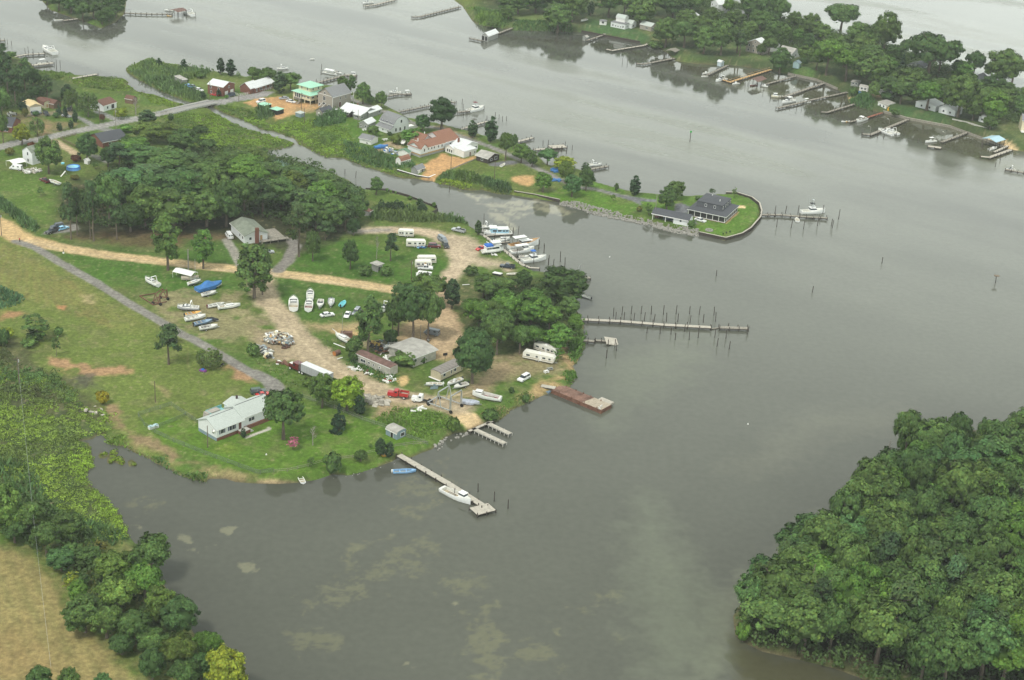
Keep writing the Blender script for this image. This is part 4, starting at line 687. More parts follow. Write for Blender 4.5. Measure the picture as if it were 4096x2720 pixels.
for k_, (x, yb, yt, w_, kd) in enumerate([(220,900,530,190,'pine'),(60,900,500,220,'pine'),(-60,820,440,200,'oak'),(20,620,400,130,'pine'),(100,560,465,110,'oak'),(130,980,640,200,'pine'),(430,930,690,160,'pine'),(300,860,620,170,'oak'),(10,1100,800,180,'oak'),(210,1010,880,130,'cone'),(-60,1050,740,220,'pine'),(-150,700,450,200,'oak'),(20,1320,1050,120,'oak'),(330,930,790,150,'oak'),(380,820,700,120,'broad'),(-30,1200,950,110,'broad')]):
    tree('a', kd, x, yb, yt, w_, 'd' if k_ % 2 else 'n', ['tall pine above the yellow garage','tall pine at the left frame edge, upper row','tree cut by the frame behind the two tallest pines','small pine near the left docks','low tree beside the left docks','pine mass left of the yellow garage','lone pine with a bare trunk by the shed roofs','tree behind the lone pine of the left woods','dark tree at the left frame edge above the brick house','conical tree beside the garage','pine cut by the left frame edge, middle row','tree mostly outside the frame, far left','dark tree beside the brick house at the left frame edge','tree just left of the lone pine with bare trunk','low tree between the pines and the marsh','small tree left of the brown yard'][k_], LW)
# the wood behind the white house: crowns read off one by one (x, base, top, width)
wood = [('a',1200,1480,1290,300,'g'),('a',1380,1330,1110,260,'o'),('a',1560,1330,1120,260,'o'),('a',1700,1450,1180,240,'d'),('a',1330,1568,1330,320,'b'),('a',1100,1600,1310,260,'b'),('a',1560,1620,1400,360,'n'),('a',1850,1700,1450,330,'n'),('a',2150,1650,1370,330,'n'),('a',2330,1600,1360,260,'o'),('a',2250,1720,1430,280,'g'),('a',990,1560,1350,120,'d'),
 ('V',440,400,358,70,'n'),('V',500,420,362,75,'n'),('V',560,415,350,70,'g'),('V',620,425,370,70,'n'),('V',680,430,385,70,'n'),('V',740,440,400,60,'n'),('V',790,470,420,70,'n'),
 ('e',1120,460,60,250,'d'),('e',1420,430,20,300,'b'),('e',1700,470,120,270,'b'),('e',1330,560,130,280,'n'),('e',1600,600,170,330,'n'),('e',1900,560,160,290,'n'),('e',2080,570,110,240,'d'),('e',1760,480,0,300,'g'),('e',2000,470,-20,260,'n'),('e',2250,460,30,260,'n'),('e',1200,600,300,220,'d'),
 ('f',60,470,60,260,'d'),('f',230,420,60,250,'n'),('f',330,330,0,260,'o'),('f',430,480,160,270,'n'),('f',560,580,190,280,'n'),('f',700,600,240,260,'n'),('f',820,590,280,220,'n'),('f',620,420,90,260,'g'),('f',780,410,120,220,'n'),('f',900,430,140,200,'n'),('f',930,520,220,160,'n'),('f',180,300,-60,270,'n'),('f',480,290,-20,250,'n'),('f',30,330,-40,200,'g'),('f',960,330,150,80,'n'),('f',640,670,470,170,'d'),
 ('V',300,470,385,110,'b'),('V',350,460,375,110,'n'),('V',420,470,385,100,'b'),('V',250,505,400,70,'n')]
kinds_w = ['oak','broad','broad','broad','broad','pine','broad']
rows = []
for k_, (tl, x, yb, yt, w_, t_) in enumerate(wood):
    kd = kinds_w[k_ % 7] if tl != 'f' else ('pine' if k_ % 3 == 0 else 'broad'); rows.append((P(f'{tl} {x} {yb}')[0], tree(tl, kd, x, yb-(yb-yt)*.1, yt, w_*1.28, t_, '', WD)))
ORD = ['first','second','third','fourth','fifth','sixth','seventh','eighth','ninth','tenth','eleventh','twelfth','thirteenth','fourteenth','fifteenth','sixteenth','seventeenth','eighteenth','nineteenth','twentieth','twenty-first','twenty-second','twenty-third','twenty-fourth']
def rowlabels(rows, nrow, back, where):
    """label trees of a wood by row (front row first) and place in the row from the left"""
    rows.sort(key=lambda r: -r[0][1]); n = len(rows); per = -(-n//nrow)
    for i in range(nrow):
        rr = sorted(rows[i*per:(i+1)*per], key=lambda r: r[0][0])
        for j, (pp, o) in enumerate(rr): o['label'] = f'{ORD[j]} {o["category"]} from left, {back[i]} of {where}'
rowlabels(rows, 4, ['front row','second row','third row','back row'], 'wood behind the white house')

for k_, (s, r_, d_, lb) in enumerate([('F 240 860 420 700 700 610 1050 610 1340 700 1450 800 1400 900 1250 930 1100 900 900 880 600 930 300 900',2.2,.1, 'dark undergrowth inside the wood behind the white house'),('F 2960 2450 3060 2370 3300 2160 3600 1880 3660 1780 3850 1740 4300 1800 4300 2900 3500 2740 3200 2620 3000 2570',2.4,.12, 'undergrowth of the wooded point at lower right'),('F 1960 1180 2260 1120 2320 1290 2330 1350 2280 1420 2000 1380 1900 1330',2.0,.11, 'undergrowth of the east point grove'),('F 2200 -60 2700 60 3000 180 3300 270 3700 400 4200 560 4300 480 3600 230 3000 60 2400 -150',2.8,.1, 'hedges and bushes between the far houses'),('l -300 -100 500 0 900 350 1050 600 1500 900 1700 1300 2100 1560 1900 1700 1500 1500 1150 1200 750 950 640 700 500 500 100 200 -300 150',2.2,.14, 'undergrowth of the lower left woods'),('F -200 210 100 290 200 380 120 440 -100 460',2.2,.1, 'undergrowth of the far left woods')]):
    cloud_stuff('undergrowth', s, d_, r_, .6, (.05,.085,.025), lb, 46,.8,50+k_, 1.1, tone=.2)
# south-east wooded point
rows = []; rs = random.Random(5)
SEPT = []
for j in range(14):
    yy = 1850+j*68
    for i in range(12):
        xx = 2945+i*112+(j % 2)*56+rs.uniform(-26,26); y2 = yy+rs.uniform(-18,18); wp = G0(xx, y2,1.5)
        if sdist(np.array([wp[0]]), np.array([wp[1]]), SH_SE)[0] > 1.6 and xx < 4250: SEPT.append((xx, y2))
for (xx, yy) in SEPT:
    t_ = rs.choice(['n','n','b','g','n','d','n','g','b','d']); kd = rs.choice(['oak','broad','oak','pine','broad','oak','spread'])
    edge = min(1, (xx-2930)/500); Hm = 9.8+5.6*edge+rs.uniform(-2.4,2.4); Wm = rs.uniform(8.5,14.5)
    if kd == 'pine': Hm += 1.5; Wm *= .8
    rows.append(((xx, yy), put_tree(kd, G(xx, yy), Hm, Wm, t_, '','trees of the wooded point at lower right')))
rowlabels(rows, 8, ['front row','second row','third row','fourth row','fifth row','sixth row','seventh row','back row'], 'wooded point at lower right')
for a_ in [('S','shrub',985,420,285,90,'g','low bright bush on the outer side of the wooded point'),('S','dead',900,400,330,80,'n','bare fallen branch over the water at the wooded point'),('S','young',720,800,590,140,'n','thin leaning tree over the water at the wooded point'),('S','shrub',150,1370,1270,90,'g','bright bush at the tip of the wooded point')]: tree(*a_)
# lower-left woods
rows = []
for (x, yb, yt, w_, t_, kd) in [(1390,620,220,400,'n','oak'),(1030,660,390,360,'l','broad'),(1330,850,490,380,'g','oak'),(740,700,600,170,'b','shrub'),(660,790,560,170,'y','young'),(720,870,640,200,'g','broad'),(780,1130,780,400,'n','broad'),(1080,950,620,380,'l','oak'),(980,1180,880,340,'n','oak'),(1240,1230,920,330,'n','oak'),(1480,1060,700,330,'l','broad'),(1660,1150,800,370,'b','broad'),(1420,1330,1100,300,'n','oak'),(1650,1480,1150,330,'o','oak'),(1400,1568,1280,260,'d','broad'),(1880,1300,1120,230,'g','broad'),(1950,1400,1120,240,'g','oak'),(2080,1700,1260,420,'y','broad'),(1850,1568,1320,240,'b','broad'),(1120,1330,1130,260,'d','broad'),(1700,1660,1380,300,'d','oak'),(600,310,0,340,'n','broad'),(420,430,110,300,'n','oak'),(250,220,-120,330,'n','oak'),(60,230,-260,340,'l','broad'),(-80,140,-300,330,'n','broad'),(930,400,270,130,'br','young'),(560,560,340,280,'b','broad'),(820,520,330,260,'n','broad'),(1200,560,380,240,'o','broad'),(660,470,300,200,'n','oak'),(130,300,80,260,'d','oak'),(370,1700,1440,260,'n','broad'),(640,1740,1450,220,'n','broad'),(950,1700,1500,180,'b','broad')]:
    rows.append((P(f'l {x} {yb}')[0], tree('l', kd, x, yb, yt, w_, t_, '','trees of the woods at lower left')))
rowlabels(rows, 5, ['front row','second row','third row','fourth row','back row'], 'lower left woods')
# north-west islet
rows = []
for (x, yb, yt, w_, kd) in [(1000,190,60,160,'broad'),(940,220,90,140,'broad'),(1070,160,20,150,'oak'),(860,170,0,180,'oak'),(760,180,-10,170,'oak'),(650,120,-60,180,'broad'),(540,90,-80,170,'oak'),(430,40,-110,160,'broad'),(990,110,-60,180,'oak'),(860,60,-120,190,'broad'),(720,30,-140,190,'oak'),(1100,80,-60,130,'broad'),(580,0,-180,180,'oak')]:
    rows.append((P(f'a {x} {yb}')[0], tree('a', kd, x, yb, yt, w_, 'd','','trees of the wooded islet at top left')))
rowlabels(rows, 2, ['front row','back row'], 'the wooded islet at top left')
# far peninsula
FP = 'trees of the far peninsula'; rows = []
for (tl, x, yb, yt, w_, kd, t_) in [('b',2270,30,-140,190,'broad','d'),('b',2150,-20,-160,200,'oak','d'),('b',2361,130,-60,220,'broad','d'),('b',2180,230,170,110,'broad','n'),('b',2330,200,80,140,'broad','n'),('c',60,120,-80,230,'oak','d'),('c',230,110,-110,240,'broad','d'),('c',430,270,20,240,'broad','n'),('c',560,240,-20,250,'oak','n'),('c',380,120,-90,220,'oak','d'),('c',620,130,-60,150,'oak','n'),('c',730,140,20,60,'cedar','d'),('c',900,150,-60,260,'oak','d'),('c',1040,160,-70,220,'spread','n'),('c',1200,230,-10,240,'oak','n'),('c',1330,130,-90,240,'oak','d'),('c',1500,160,-70,250,'oak','d'),('c',1430,430,175,220,'oak','n'),('c',1600,430,190,240,'oak','n'),('c',1740,400,150,250,'oak','n'),('c',1840,250,80,150,'oak','n'),('c',1660,150,-50,200,'oak','d'),('c',1780,490,260,190,'oak','n'),('c',1950,500,190,200,'oak','n'),('c',2090,480,260,180,'oak','n'),('c',2000,130,-20,90,'oak','g'),('c',2250,200,-40,220,'oak','d'),('c',2300,320,100,200,'oak','n'),('c',2200,340,200,150,'oak','n'),('c',2110,560,330,130,'pine','n'),('c',2300,500,420,90,'broad','n'),('c',2361,140,-30,160,'spread','n'),
 ('d',60,190,-50,170,'broad','d'),('d',130,210,0,150,'oak','n'),('d',150,400,230,140,'oak','n'),('d',400,370,140,200,'oak','n'),('d',380,470,320,110,'broad','d'),('d',60,390,200,160,'broad','d'),('d',280,390,280,110,'broad','g'),('d',690,310,25,280,'oak','n'),('d',130,640,420,190,'oak','d'),('d',350,560,430,140,'broad','n'),('d',650,470,320,200,'oak','n'),('d',840,450,220,210,'oak','n'),('d',1100,500,130,230,'oak','n'),('d',1010,480,230,220,'oak','n'),('d',880,560,340,230,'oak','o'),('d',560,720,400,260,'spread','g'),('d',740,740,450,260,'spread','g'),('d',980,800,480,330,'oak','n'),('d',1250,640,500,90,'cone','b'),('d',1510,735,320,450,'spread','d'),('d',1600,700,400,240,'spread','n'),('d',1280,860,640,270,'oak','n'),('d',1240,950,740,200,'oak','d'),('d',980,910,760,100,'broad','n'),('d',1180,560,420,160,'broad','d'),('d',1490,1010,755,260,'oak','g'),('d',1800,760,570,210,'oak','g'),('d',1740,730,560,90,'pine','d'),('d',1915,740,485,160,'spread','d'),('d',2180,790,460,320,'broad','n'),('d',1780,1130,730,310,'oak','n'),('d',1990,1060,790,290,'oak','n'),('d',2100,1130,850,230,'oak','g'),('d',2200,900,770,220,'oak','n'),('d',2330,1080,880,120,'broad','n'),('d',1900,1150,950,160,'broad','n'),('d',1180,1050,990,80,'broad','n'),('d',1100,910,890,120,'shrub','d'),('d',790,880,820,80,'shrub','n'),('d',330,650,590,60,'broad','d'),('d',1620,960,800,150,'oak','n'),('d',2060,1180,1080,140,'broad','n'),('d',640,540,430,150,'broad','n'),('d',2361,1000,820,120,'broad','n'),('c',1330,440,390,130,'shrub','n'),('c',1260,190,60,120,'oak','n'),('c',830,60,-80,180,'oak','d'),('c',160,40,-130,200,'oak','d'),('c',2160,90,-60,100,'oak','n'),('c',1130,130,-60,200,'broad','d'),('c',500,100,-110,200,'oak','d'),('c',1620,250,100,190,'oak','n'),('c',1900,330,200,170,'broad','n'),('c',2060,250,100,170,'oak','n'),('c',1700,330,160,170,'broad','d'),('d',20,500,350,150,'oak','n'),('d',250,260,120,140,'oak','n'),('d',500,400,230,170,'broad','n'),('d',720,610,400,220,'oak','n'),('d',950,640,420,240,'oak','n'),('d',1080,700,520,240,'broad','g'),('d',860,700,520,220,'oak','n'),('d',1380,820,640,220,'oak','n'),('d',1120,880,720,200,'oak','d'),('d',1640,900,720,250,'oak','n'),('d',1880,930,740,260,'oak','n'),('d',2090,880,700,240,'broad','d'),('d',2280,760,520,220,'oak','n'),('d',1400,950,800,180,'broad','n'),('d',2180,1010,830,200,'oak','n'),('d',460,640,480,170,'oak','n'),('d',40,250,110,170,'oak','d'),('c',2350,420,300,160,'oak','n')]:
    rows.append((P(f'{tl} {x} {yb}')[0], tree(tl, 'broad' if kd == 'oak' and len(rows) % 3 else kd, x, yb+8, yt-14, w_*1.15, t_, '', FP)))
rows.sort(key=lambda r: r[0][0]); 
segs = [('behind the lone boathouse',0),('above the far lawn',1),('around the white far houses',2),('above the new wooden pier',3),('behind the long row of piers',4),('at the far right shore',5)]
per = -(-len(rows)//6)
for i in range(6): rowlabels(rows[i*per:(i+1)*per], 2, ['front row','back row'], 'far trees '+segs[i][0])
# ------------------------------------------------------------------ paints and building materials
def M_(n, c, **k): return mat(n, c, **k)
WHITE = M_('white_paint',(.74,.74,.71), rough=.5, var=.07); SIDING = M_('white_siding',(.68,.70,.70), rough=.6, var=.05, bands=('z',.11,.12)); WTRIM = M_('white_trim',(.76,.76,.74), rough=.5, var=.03)
GLASS = M_('window_glass',(.035,.045,.055), rough=.12, var=.3, spec=.6); BRICK = M_('red_brick',(.185,.08,.055), rough=.9, var=.2, scale=3, bands=('z',.08,.2)); BLOCK = M_('grey_block',(.30,.30,.28), rough=.9, var=.15)
CREAM = M_('cream_siding',(.62,.57,.40), rough=.6, var=.05, bands=('z',.12,.12)); TAUPE = M_('taupe_siding',(.33,.30,.26), rough=.7, var=.06, bands=('z',.12,.15)); BEIGE = M_('beige_wall',(.50,.44,.31), rough=.7, var=.1, bands=('x',.3,.12))
GREYW = M_('grey_wall',(.25,.26,.24), rough=.8, var=.12); DKBROWN = M_('dark_brown_wall',(.055,.045,.038), rough=.85, var=.2, bands=('z',.15,.3)); BLUEG = M_('blue_grey_wall',(.20,.27,.31), rough=.7, var=.08); BLACKW = M_('black_wall_and_shade',(.02,.022,.022), rough=.7, var=.2)
R_GREY = M_('grey_shingle',(.20,.205,.21), rough=.95, var=.13, scale=2.5, bands=('z',.13,.1)); R_DARK = M_('dark_shingle',(.075,.08,.09), rough=.95, var=.14, scale=2.5, bands=('z',.13,.12)); R_LIGHT = M_('light_shingle',(.43,.47,.44), rough=.95, var=.09, scale=2.5, bands=('z',.13,.06)); R_BROWN = M_('brown_shingle',(.235,.12,.08), rough=.95, var=.14, scale=2.5, bands=('z',.13,.12))
R_WHITE = M_('white_metal_roof',(.62,.64,.64), rough=.5, var=.09, bands=('y',.6,.12)); R_MINT = M_('mint_metal_roof',(.33,.60,.45), rough=.5, var=.06, bands=('y',.5,.14)); R_GREEN = M_('green_roof',(.12,.22,.15), rough=.8, var=.15); R_RUST = M_('rusted_roof',(.15,.09,.075), rough=.9, var=.35, scale=.8)
R_OLD = M_('old_grey_roof',(.36,.35,.32), rough=.95, var=.2, scale=.5); R_MOSS = M_('mossy_roof',(.19,.215,.17), rough=.95, var=.22, scale=.5); R_SILV = M_('weathered_metal_roof',(.24,.22,.20), rough=.7, var=.25, scale=1, stretch=(6,1,1), bands=('x',.7,.3)); R_BLUE = M_('pale_blue_roof',(.36,.52,.60), rough=.5, var=.06); R_CREAM = M_('cream_roof',(.62,.50,.28), rough=.8, var=.08)
R_RED = M_('red_roof',(.135,.07,.052), rough=.85, var=.2); DWOOD = M_('weathered_wood',(.27,.25,.21), rough=.95, var=.22, scale=1.5, bands=('x',.3,.28)); NWOOD = M_('new_wood',(.46,.30,.14), rough=.85, var=.12, bands=('x',.3,.2)); PILE = M_('dark_piling',(.06,.05,.042), rough=.95, var=.3, scale=3); PILEL = M_('grey_piling',(.26,.24,.21), rough=.95, var=.2, scale=3)
DOORM = M_('door_dark_red',(.12,.045,.035), rough=.6); BLUESH = M_('navy_shutter',(.03,.035,.10), rough=.6); CONCR = M_('concrete',(.42,.41,.37), rough=.95, var=.12); CORR = M_('stained_metal_wall',(.46,.45,.39), rough=.7, var=.22, scale=.8, bands=('x',.25,.2)); AQUA = M_('aqua_paint',(.24,.50,.50), rough=.6); LOG = M_('log_wall',(.18,.12,.08), rough=.9, var=.2, bands=('z',.2,.3))
SCREEN = M_('dark_screen',(.035,.034,.036), rough=.5, var=.3)
def frame3(s, z=None, lx=None, ly=None):
    """corner B with the directions to C (x) and to A (y) squared up"""
    a, b, c = P(s); B3 = G(*b); z = B3.z if z is None else z
    A2, B2, C2 = [np.array(G0(*p, z)) for p in (a, b, c)]
    u = C2-B2; v = A2-B2; lu, lv = np.linalg.norm(u), np.linalg.norm(v); au = math.atan2(u[1], u[0]); av = math.atan2(v[1], v[0])-math.pi/2
    d = (av-au+math.pi) % (2*math.pi)-math.pi; w_ = lu*lu/(lu*lu+lv*lv); ang = au+d*(1-w_)
    return Vector((B2[0], B2[1], z)), ang, lx or lu, ly or lv
def profile(roof, W, r):
    if roof.startswith('gambrel'): return [(0,0),(.18*W, .62*r),(W/2, r),(.82*W, .62*r),(W, 0)]
    if roof.startswith('barrel'): return [(W/2-W/2*math.cos(math.pi*i/8), r*math.sin(math.pi*i/8)**.8 if 0 < i < 8 else 0) for i in range(9)]
    if roof.startswith('shed'): return [(0,0),(W, r)]
    if roof.startswith('rshed'): return [(0, r),(W, 0)]
    if roof.startswith('salt'): return [(0,0),(.35*W, r),(W, -.25*r)]
    return [(0,0),(W/2, r),(W, 0)]
def block(par, x0, x1, y0, y1, z0, h, roof, r, wm, rm, ov=.35, wins=(), trim=WTRIM, frames=True, nm='wall'):
    """one box of a building with its roof; roof kinds end in x or y = direction of the ridge. wins: (face 'x'|'y', pos, sill z, w, h[, kind])"""
    w = MB(); th = .14; R = MB()
    if roof == 'flat': w.box(x0, x1, y0, y1, z0, z0+h, wm); R.box(x0-ov, x1+ov, y0-ov, y1+ov, z0+h+.003, z0+h+.2, rm)
    elif roof == 'hip':
        w.box(x0, x1, y0, y1, z0, z0+h, wm); X0, X1, Y0, Y1 = x0-ov, x1+ov, y0-ov, y1+ov; d = min(X1-X0, Y1-Y0)/2-.01; zt = z0+h+.03
        top = [(X0+d, Y0+d, zt+r),(X1-d, Y0+d, zt+r),(X1-d, Y1-d, zt+r),(X0+d, Y1-d, zt+r)]
        R.add([(X0,Y0,zt-.12),(X1,Y0,zt-.12),(X1,Y1,zt-.12),(X0,Y1,zt-.12),(X0,Y0,zt),(X1,Y0,zt),(X1,Y1,zt),(X0,Y1,zt)]+top, [(0,3,2,1),(0,1,5,4),(1,2,6,5),(2,3,7,6),(3,0,4,7),(4,5,9,8),(5,6,10,9),(6,7,11,10),(7,4,8,11),(8,9,10,11)], rm)
    elif roof == 'mansard':
        w.box(x0, x1, y0, y1, z0, z0+h, wm, .55,.55); X0, X1, Y0, Y1 = x0+.2, x1-.2, y0+.2, y1-.2; d = min(X1-X0, Y1-Y0)/2-.01; zt = z0+h+.03
        R.add([(X0,Y0,zt-.15),(X1,Y0,zt-.15),(X1,Y1,zt-.15),(X0,Y1,zt-.15),(X0,Y0,zt),(X1,Y0,zt),(X1,Y1,zt),(X0,Y1,zt),(X0+d,Y0+d,zt+r),(X1-d,Y0+d,zt+r),(X1-d,Y1-d,zt+r),(X0+d,Y1-d,zt+r)], [(0,3,2,1),(0,1,5,4),(1,2,6,5),(2,3,7,6),(3,0,4,7),(4,5,9,8),(5,6,10,9),(6,7,11,10),(7,4,8,11),(8,9,10,11)], rm)
    else:
        ax = roof[-1]; W = (y1-y0) if ax == 'x' else (x1-x0); pr = profile(roof, W, r)
        pts = [(0,-h)]+pr+[(W, -h)] if roof[:4] not in ('salt',) else [(0,-h)]+pr+[(W, -h)]
        base = y0 if ax == 'x' else x0; pp = [(base+a, z0+h+b) for a, b in pts]
        (w.prismx(pp, x0, x1, wm) if ax == 'x' else w.prism([(a, b) for a, b in pp][::-1], y0, y1, wm))
        k0 = (pr[1][1]-pr[0][1])/(pr[1][0]-pr[0][0]); k1 = (pr[-2][1]-pr[-1][1])/(pr[-1][0]-pr[-2][0]) if len(pr) > 2 else -k0
        top = [(pr[0][0]-ov, pr[0][1]-ov*k0)]+pr[(1 if len(pr) > 2 else 1):-1]+([(pr[-1][0]+ov, pr[-1][1]-ov*k1)])
        lo = [(base+a, z0+h+b+.02) for a, b in top]; hi = [(a, b+th) for a, b in lo]; prof = lo+hi[::-1]
        fasc = MB()
        (R.prismx(prof[::-1], x0-ov, x1+ov, rm) if ax == 'x' else R.prism(prof, y0-ov, y1+ov, rm))
    wo_ = w.build(nm, par); ro = R.build('roof', par)
    eave = MB(); e = ov+.03
    if roof not in ('flat',) and h > 1.5:
        zz = z0+h-.06
        if roof in ('hip','mansard'): pass
        else:
            ax = roof[-1]; dz = ov*abs(k0)
            if ax == 'x': eave.box(x0-ov, x1+ov, y0-ov-.05, y0-ov, zz-dz, zz-dz+.2, trim)
            else: eave.box(x0-ov-.05, x0-ov, y0-ov, y1+ov, zz-dz, zz-dz+.2, trim)
            eave.build('fascia', ro)
    for q in wins: window(par, x0, x1, y0, y1, z0, *q, frames=frames)
    return wo_, ro
def window(par, x0, x1, y0, y1, z0, face, pos, sz, ww, wh, kind='window', frames=True, fm=None):
    fm = fm or WTRIM; e = .035
    pane = {'window': GLASS, 'door': DOORM, 'white_door': WHITE, 'garage_door': WHITE, 'slider': GLASS, 'opening': BLACKW, 'screen': SCREEN, 'wood_door': NWOOD}[kind]  # opening: flat black panel painted for the shade inside
    nm = {'white_door': 'door','slider': 'glass_door','opening': 'doorway','screen': 'screen_panel','wood_door': 'door'}.get(kind, kind)
    b = MB(); f = MB(); t = .09
    if face == 'x':
        a0, a1 = x0+pos-ww/2, x0+pos+ww/2; b.box(a0, a1, y0-e, y0+.05, z0+sz, z0+sz+wh, pane)
        for c in ((a0-t, a1+t, z0+sz-t, z0+sz-.001),(a0-t, a1+t, z0+sz+wh+.001, z0+sz+wh+t),(a0-t, a0-.001, z0+sz, z0+sz+wh),(a1+.001, a1+t, z0+sz, z0+sz+wh)): f.box(c[0], c[1], y0-e-.03, y0+.04, c[2], c[3], fm)
        if kind == 'window' and ww > 1.3: f.box((a0+a1)/2-.04, (a0+a1)/2+.04, y0-e-.025, y0-e-.002, z0+sz+.01, z0+sz+wh-.01, fm)
    else:
        a0, a1 = y0+pos-ww/2, y0+pos+ww/2; b.box(x0-e, x0+.05, a0, a1, z0+sz, z0+sz+wh, pane)
        for c in ((a0-t, a1+t, z0+sz-t, z0+sz-.001),(a0-t, a1+t, z0+sz+wh+.001, z0+sz+wh+t),(a0-t, a0-.001, z0+sz, z0+sz+wh),(a1+.001, a1+t, z0+sz, z0+sz+wh)): f.box(x0-e-.03, x0+.04, c[0], c[1], c[2], c[3], fm)
        if kind == 'window' and ww > 1.3: f.box(x0-e-.025, x0-e-.002, (a0+a1)/2-.04, (a0+a1)/2+.04, z0+sz+.01, z0+sz+wh-.01, fm)
    w_ = b.build(nm, par)
    if frames: f.build('frame', w_)
    return w_
def house(name, s, label, cat='house', z=None, lx=None, ly=None, group=None):
    o, a, LX, LY = frame3(s, z, lx, ly); t = thing(name, o, a, label, cat, group); t['lx'] = LX; t['ly'] = LY; return t, LX, LY
def simple(name, s, label, h, roof, r, wm, rm, cat='shed', wins=(), ov=.25, lx=None, ly=None, z0=-.4, group=None, trim=WTRIM):
    t, LX, LY = house(name, s, label, cat, lx=lx, ly=ly, group=group); w2 = []
    for q in wins:
        q = list(q); L_ = LX if q[0] == 'x' else LY; q[1] = q[1]*L_ if q[1] <= 1 else q[1]; w2.append(tuple([q[0], q[1], q[2]-z0]+q[3:]))
    block(t, 0, LX, 0, LY, z0, h-z0, roof, r, wm, rm, ov, w2, trim); return t, LX, LY
# --- ranch house
t, LX, LY = house('ranch_house','C 200 930 527 1105 1400 768','long white ranch house with pale roof and brick base by the cove', lx=20.5, ly=8.2)
f = MB(); f.box(.02,20.4,.02, LY-.02,-.5,1.0, BRICK); f.box(-.02,.0,0, LY, -.4,1.0, BLUEG); f.build('brick_base', t)
block(t, 0,9.4,0, LY, 1.003,2.6, 'gx',1.9, SIDING, R_LIGHT, .35, [('x',1.9,.9,1.1,1.2),('x',5.3,.8,1.9,1.4),('x',8.1,.05,1.0,2.1, 'door'),('y',1.5,.9,.8,1.1)])
block(t, 9.6,20.5,.5, LY+.4,1.003,2.9, 'gx',2.0, SIDING, R_LIGHT, .35, [('x',3.0,1.0,2.0,1.1),('x',8.0,1.0,1.6,1.1)])
b = MB(); b.box(.9,9, LY/2-.02, LY/2+.14,5.62,5.72, R_DARK); b.box(10,20, LY/2+.4, LY/2+.55,6.03,6.13, R_DARK); b.build('ridge_vent', t)
for c in (1.05,2.75,4.05,6.5): b = MB(); b.box(c-.18, c+.12,-.09,-.03,1.85,3.2, BLUESH); b.build('shutter', t)
b = MB(); b.box(7.2,10.2,-2.0,-.02,-.4,1.05, BRICK); b.box(7.15,10.25,-2.05,-.03,1.055,1.13, CONCR); b.build('porch', t)
b = MB(); [b.box(10.25+.3*i, 10.55+.3*i, -1.9,-.5,-.4,.85-.22*i, CONCR) for i in range(4)]; b.build('steps', t)
block(t, 12.5,18.5, LY+.45, LY+4.4,.4,2.5, 'gy',1.0, SIDING, R_LIGHT, .3)
b = MB(); b.box(6.6,12.3, LY+.5, LY+5.5,1.0,1.15, AQUA); 
for (x0, x1, y0, y1) in ((6.6,6.7, LY+.5, LY+5.5),(6.6,12.3, LY+5.4, LY+5.5)): b.box(x0, x1, y0, y1,1.16,2.1, AQUA); b.box(x0, x1, y0, y1,-.3,.99, AQUA)
b.build('deck', t); b = MB(); b.tube((15.6, LY+2.6,3.2),(15.6, LY+2.6,5.0),.35, M_('dark_pipe',(.06,.04,.04))); b.build('chimney', t)
b = MB(); b.tube((-.1,.9,2.6),(-.5,.7,3.2),.35, WHITE, .35); b.build('satellite_dish', t)
# --- white house by the wood
t, LX, LY = house('white_house','M 520 950 785 1230 1475 1120','white house with mossy grey roof, brick chimney and deck before the wood', ly=14)
block(t, 0, LX, 0, LY, -.3,3.6, 'gy',1.7, SIDING, R_MOSS, .5, [('x', LX*.24,1.7,.9,1.0),('x', LX*.72,1.0,.9,2.0, 'wood_door'),('y',2.2,1.6,1,1),('y',5,1.6,1,1)])
b = MB(); b.box(LX*.44, LX*.44+1.3,-.8,-.03,-.3,5.9, BRICK); b.build('chimney', t)
b = MB(); b.box(LX*.62, LX+7.5,-2.6,-.9,.9,1.05, DWOOD); b.box(LX+.6, LX+6.5,-.88,9,.9,1.05, DWOOD)
for x in (LX*.62, LX, LX+3, LX+6.4): b.box(x, x+.18,-2.6,-2.42,-.5,2.0, DWOOD)
b.box(LX*.62, LX+7.4,-2.58,-2.52,1.9,2.0, DWOOD); b.build('deck', t)
# --- island house
t, LX, LY = house('mansard_house','A 410 790 1218 968 1490 712','large dark slate house with mansard upper floor and screened porch on the island', z=1.35)
HP = 2.7; b = MB(); b.box(1.6, LX-1.6,1.6, LY-1.6,0, HP, DKBROWN); b.build('wall', t)
b = MB(); b.box(-.1, LX+.1,-.1, LY+.1,-.6,.12, BRICK); b.build('porch_floor', t)
for face, L_ in (('x', LX),('y', LY)):
    n = 6
    for i in range(n):
        c = L_*(i+.5)/n; b = MB(); p = (c-L_/n/2+.12, c+L_/n/2-.12)
        (b.box(p[0], p[1], .03,.07,.35, HP-.2, SCREEN) if face == 'x' else b.box(.03,.07, p[0], p[1], .35, HP-.2, SCREEN)); b.build('screen_panel', t)
b = MB()
for i in range(7): b.box(LX*i/6-.09, LX*i/6+.09,-.04,.14,.13, HP-.02, WTRIM); b.box(-.04,.14, LY*i/6-.09, LY*i/6+.09,.13, HP-.02, WTRIM) if i else None
b.box(0, LX, -.02,.1,.135,.33, WTRIM); b.box(-.02,.1,.15, LY, .135,.33, WTRIM); b.build('porch_posts', t)
X0, X1, Y0, Y1 = -.6, LX+.6,-.6, LY+.6; i_ = 2.5
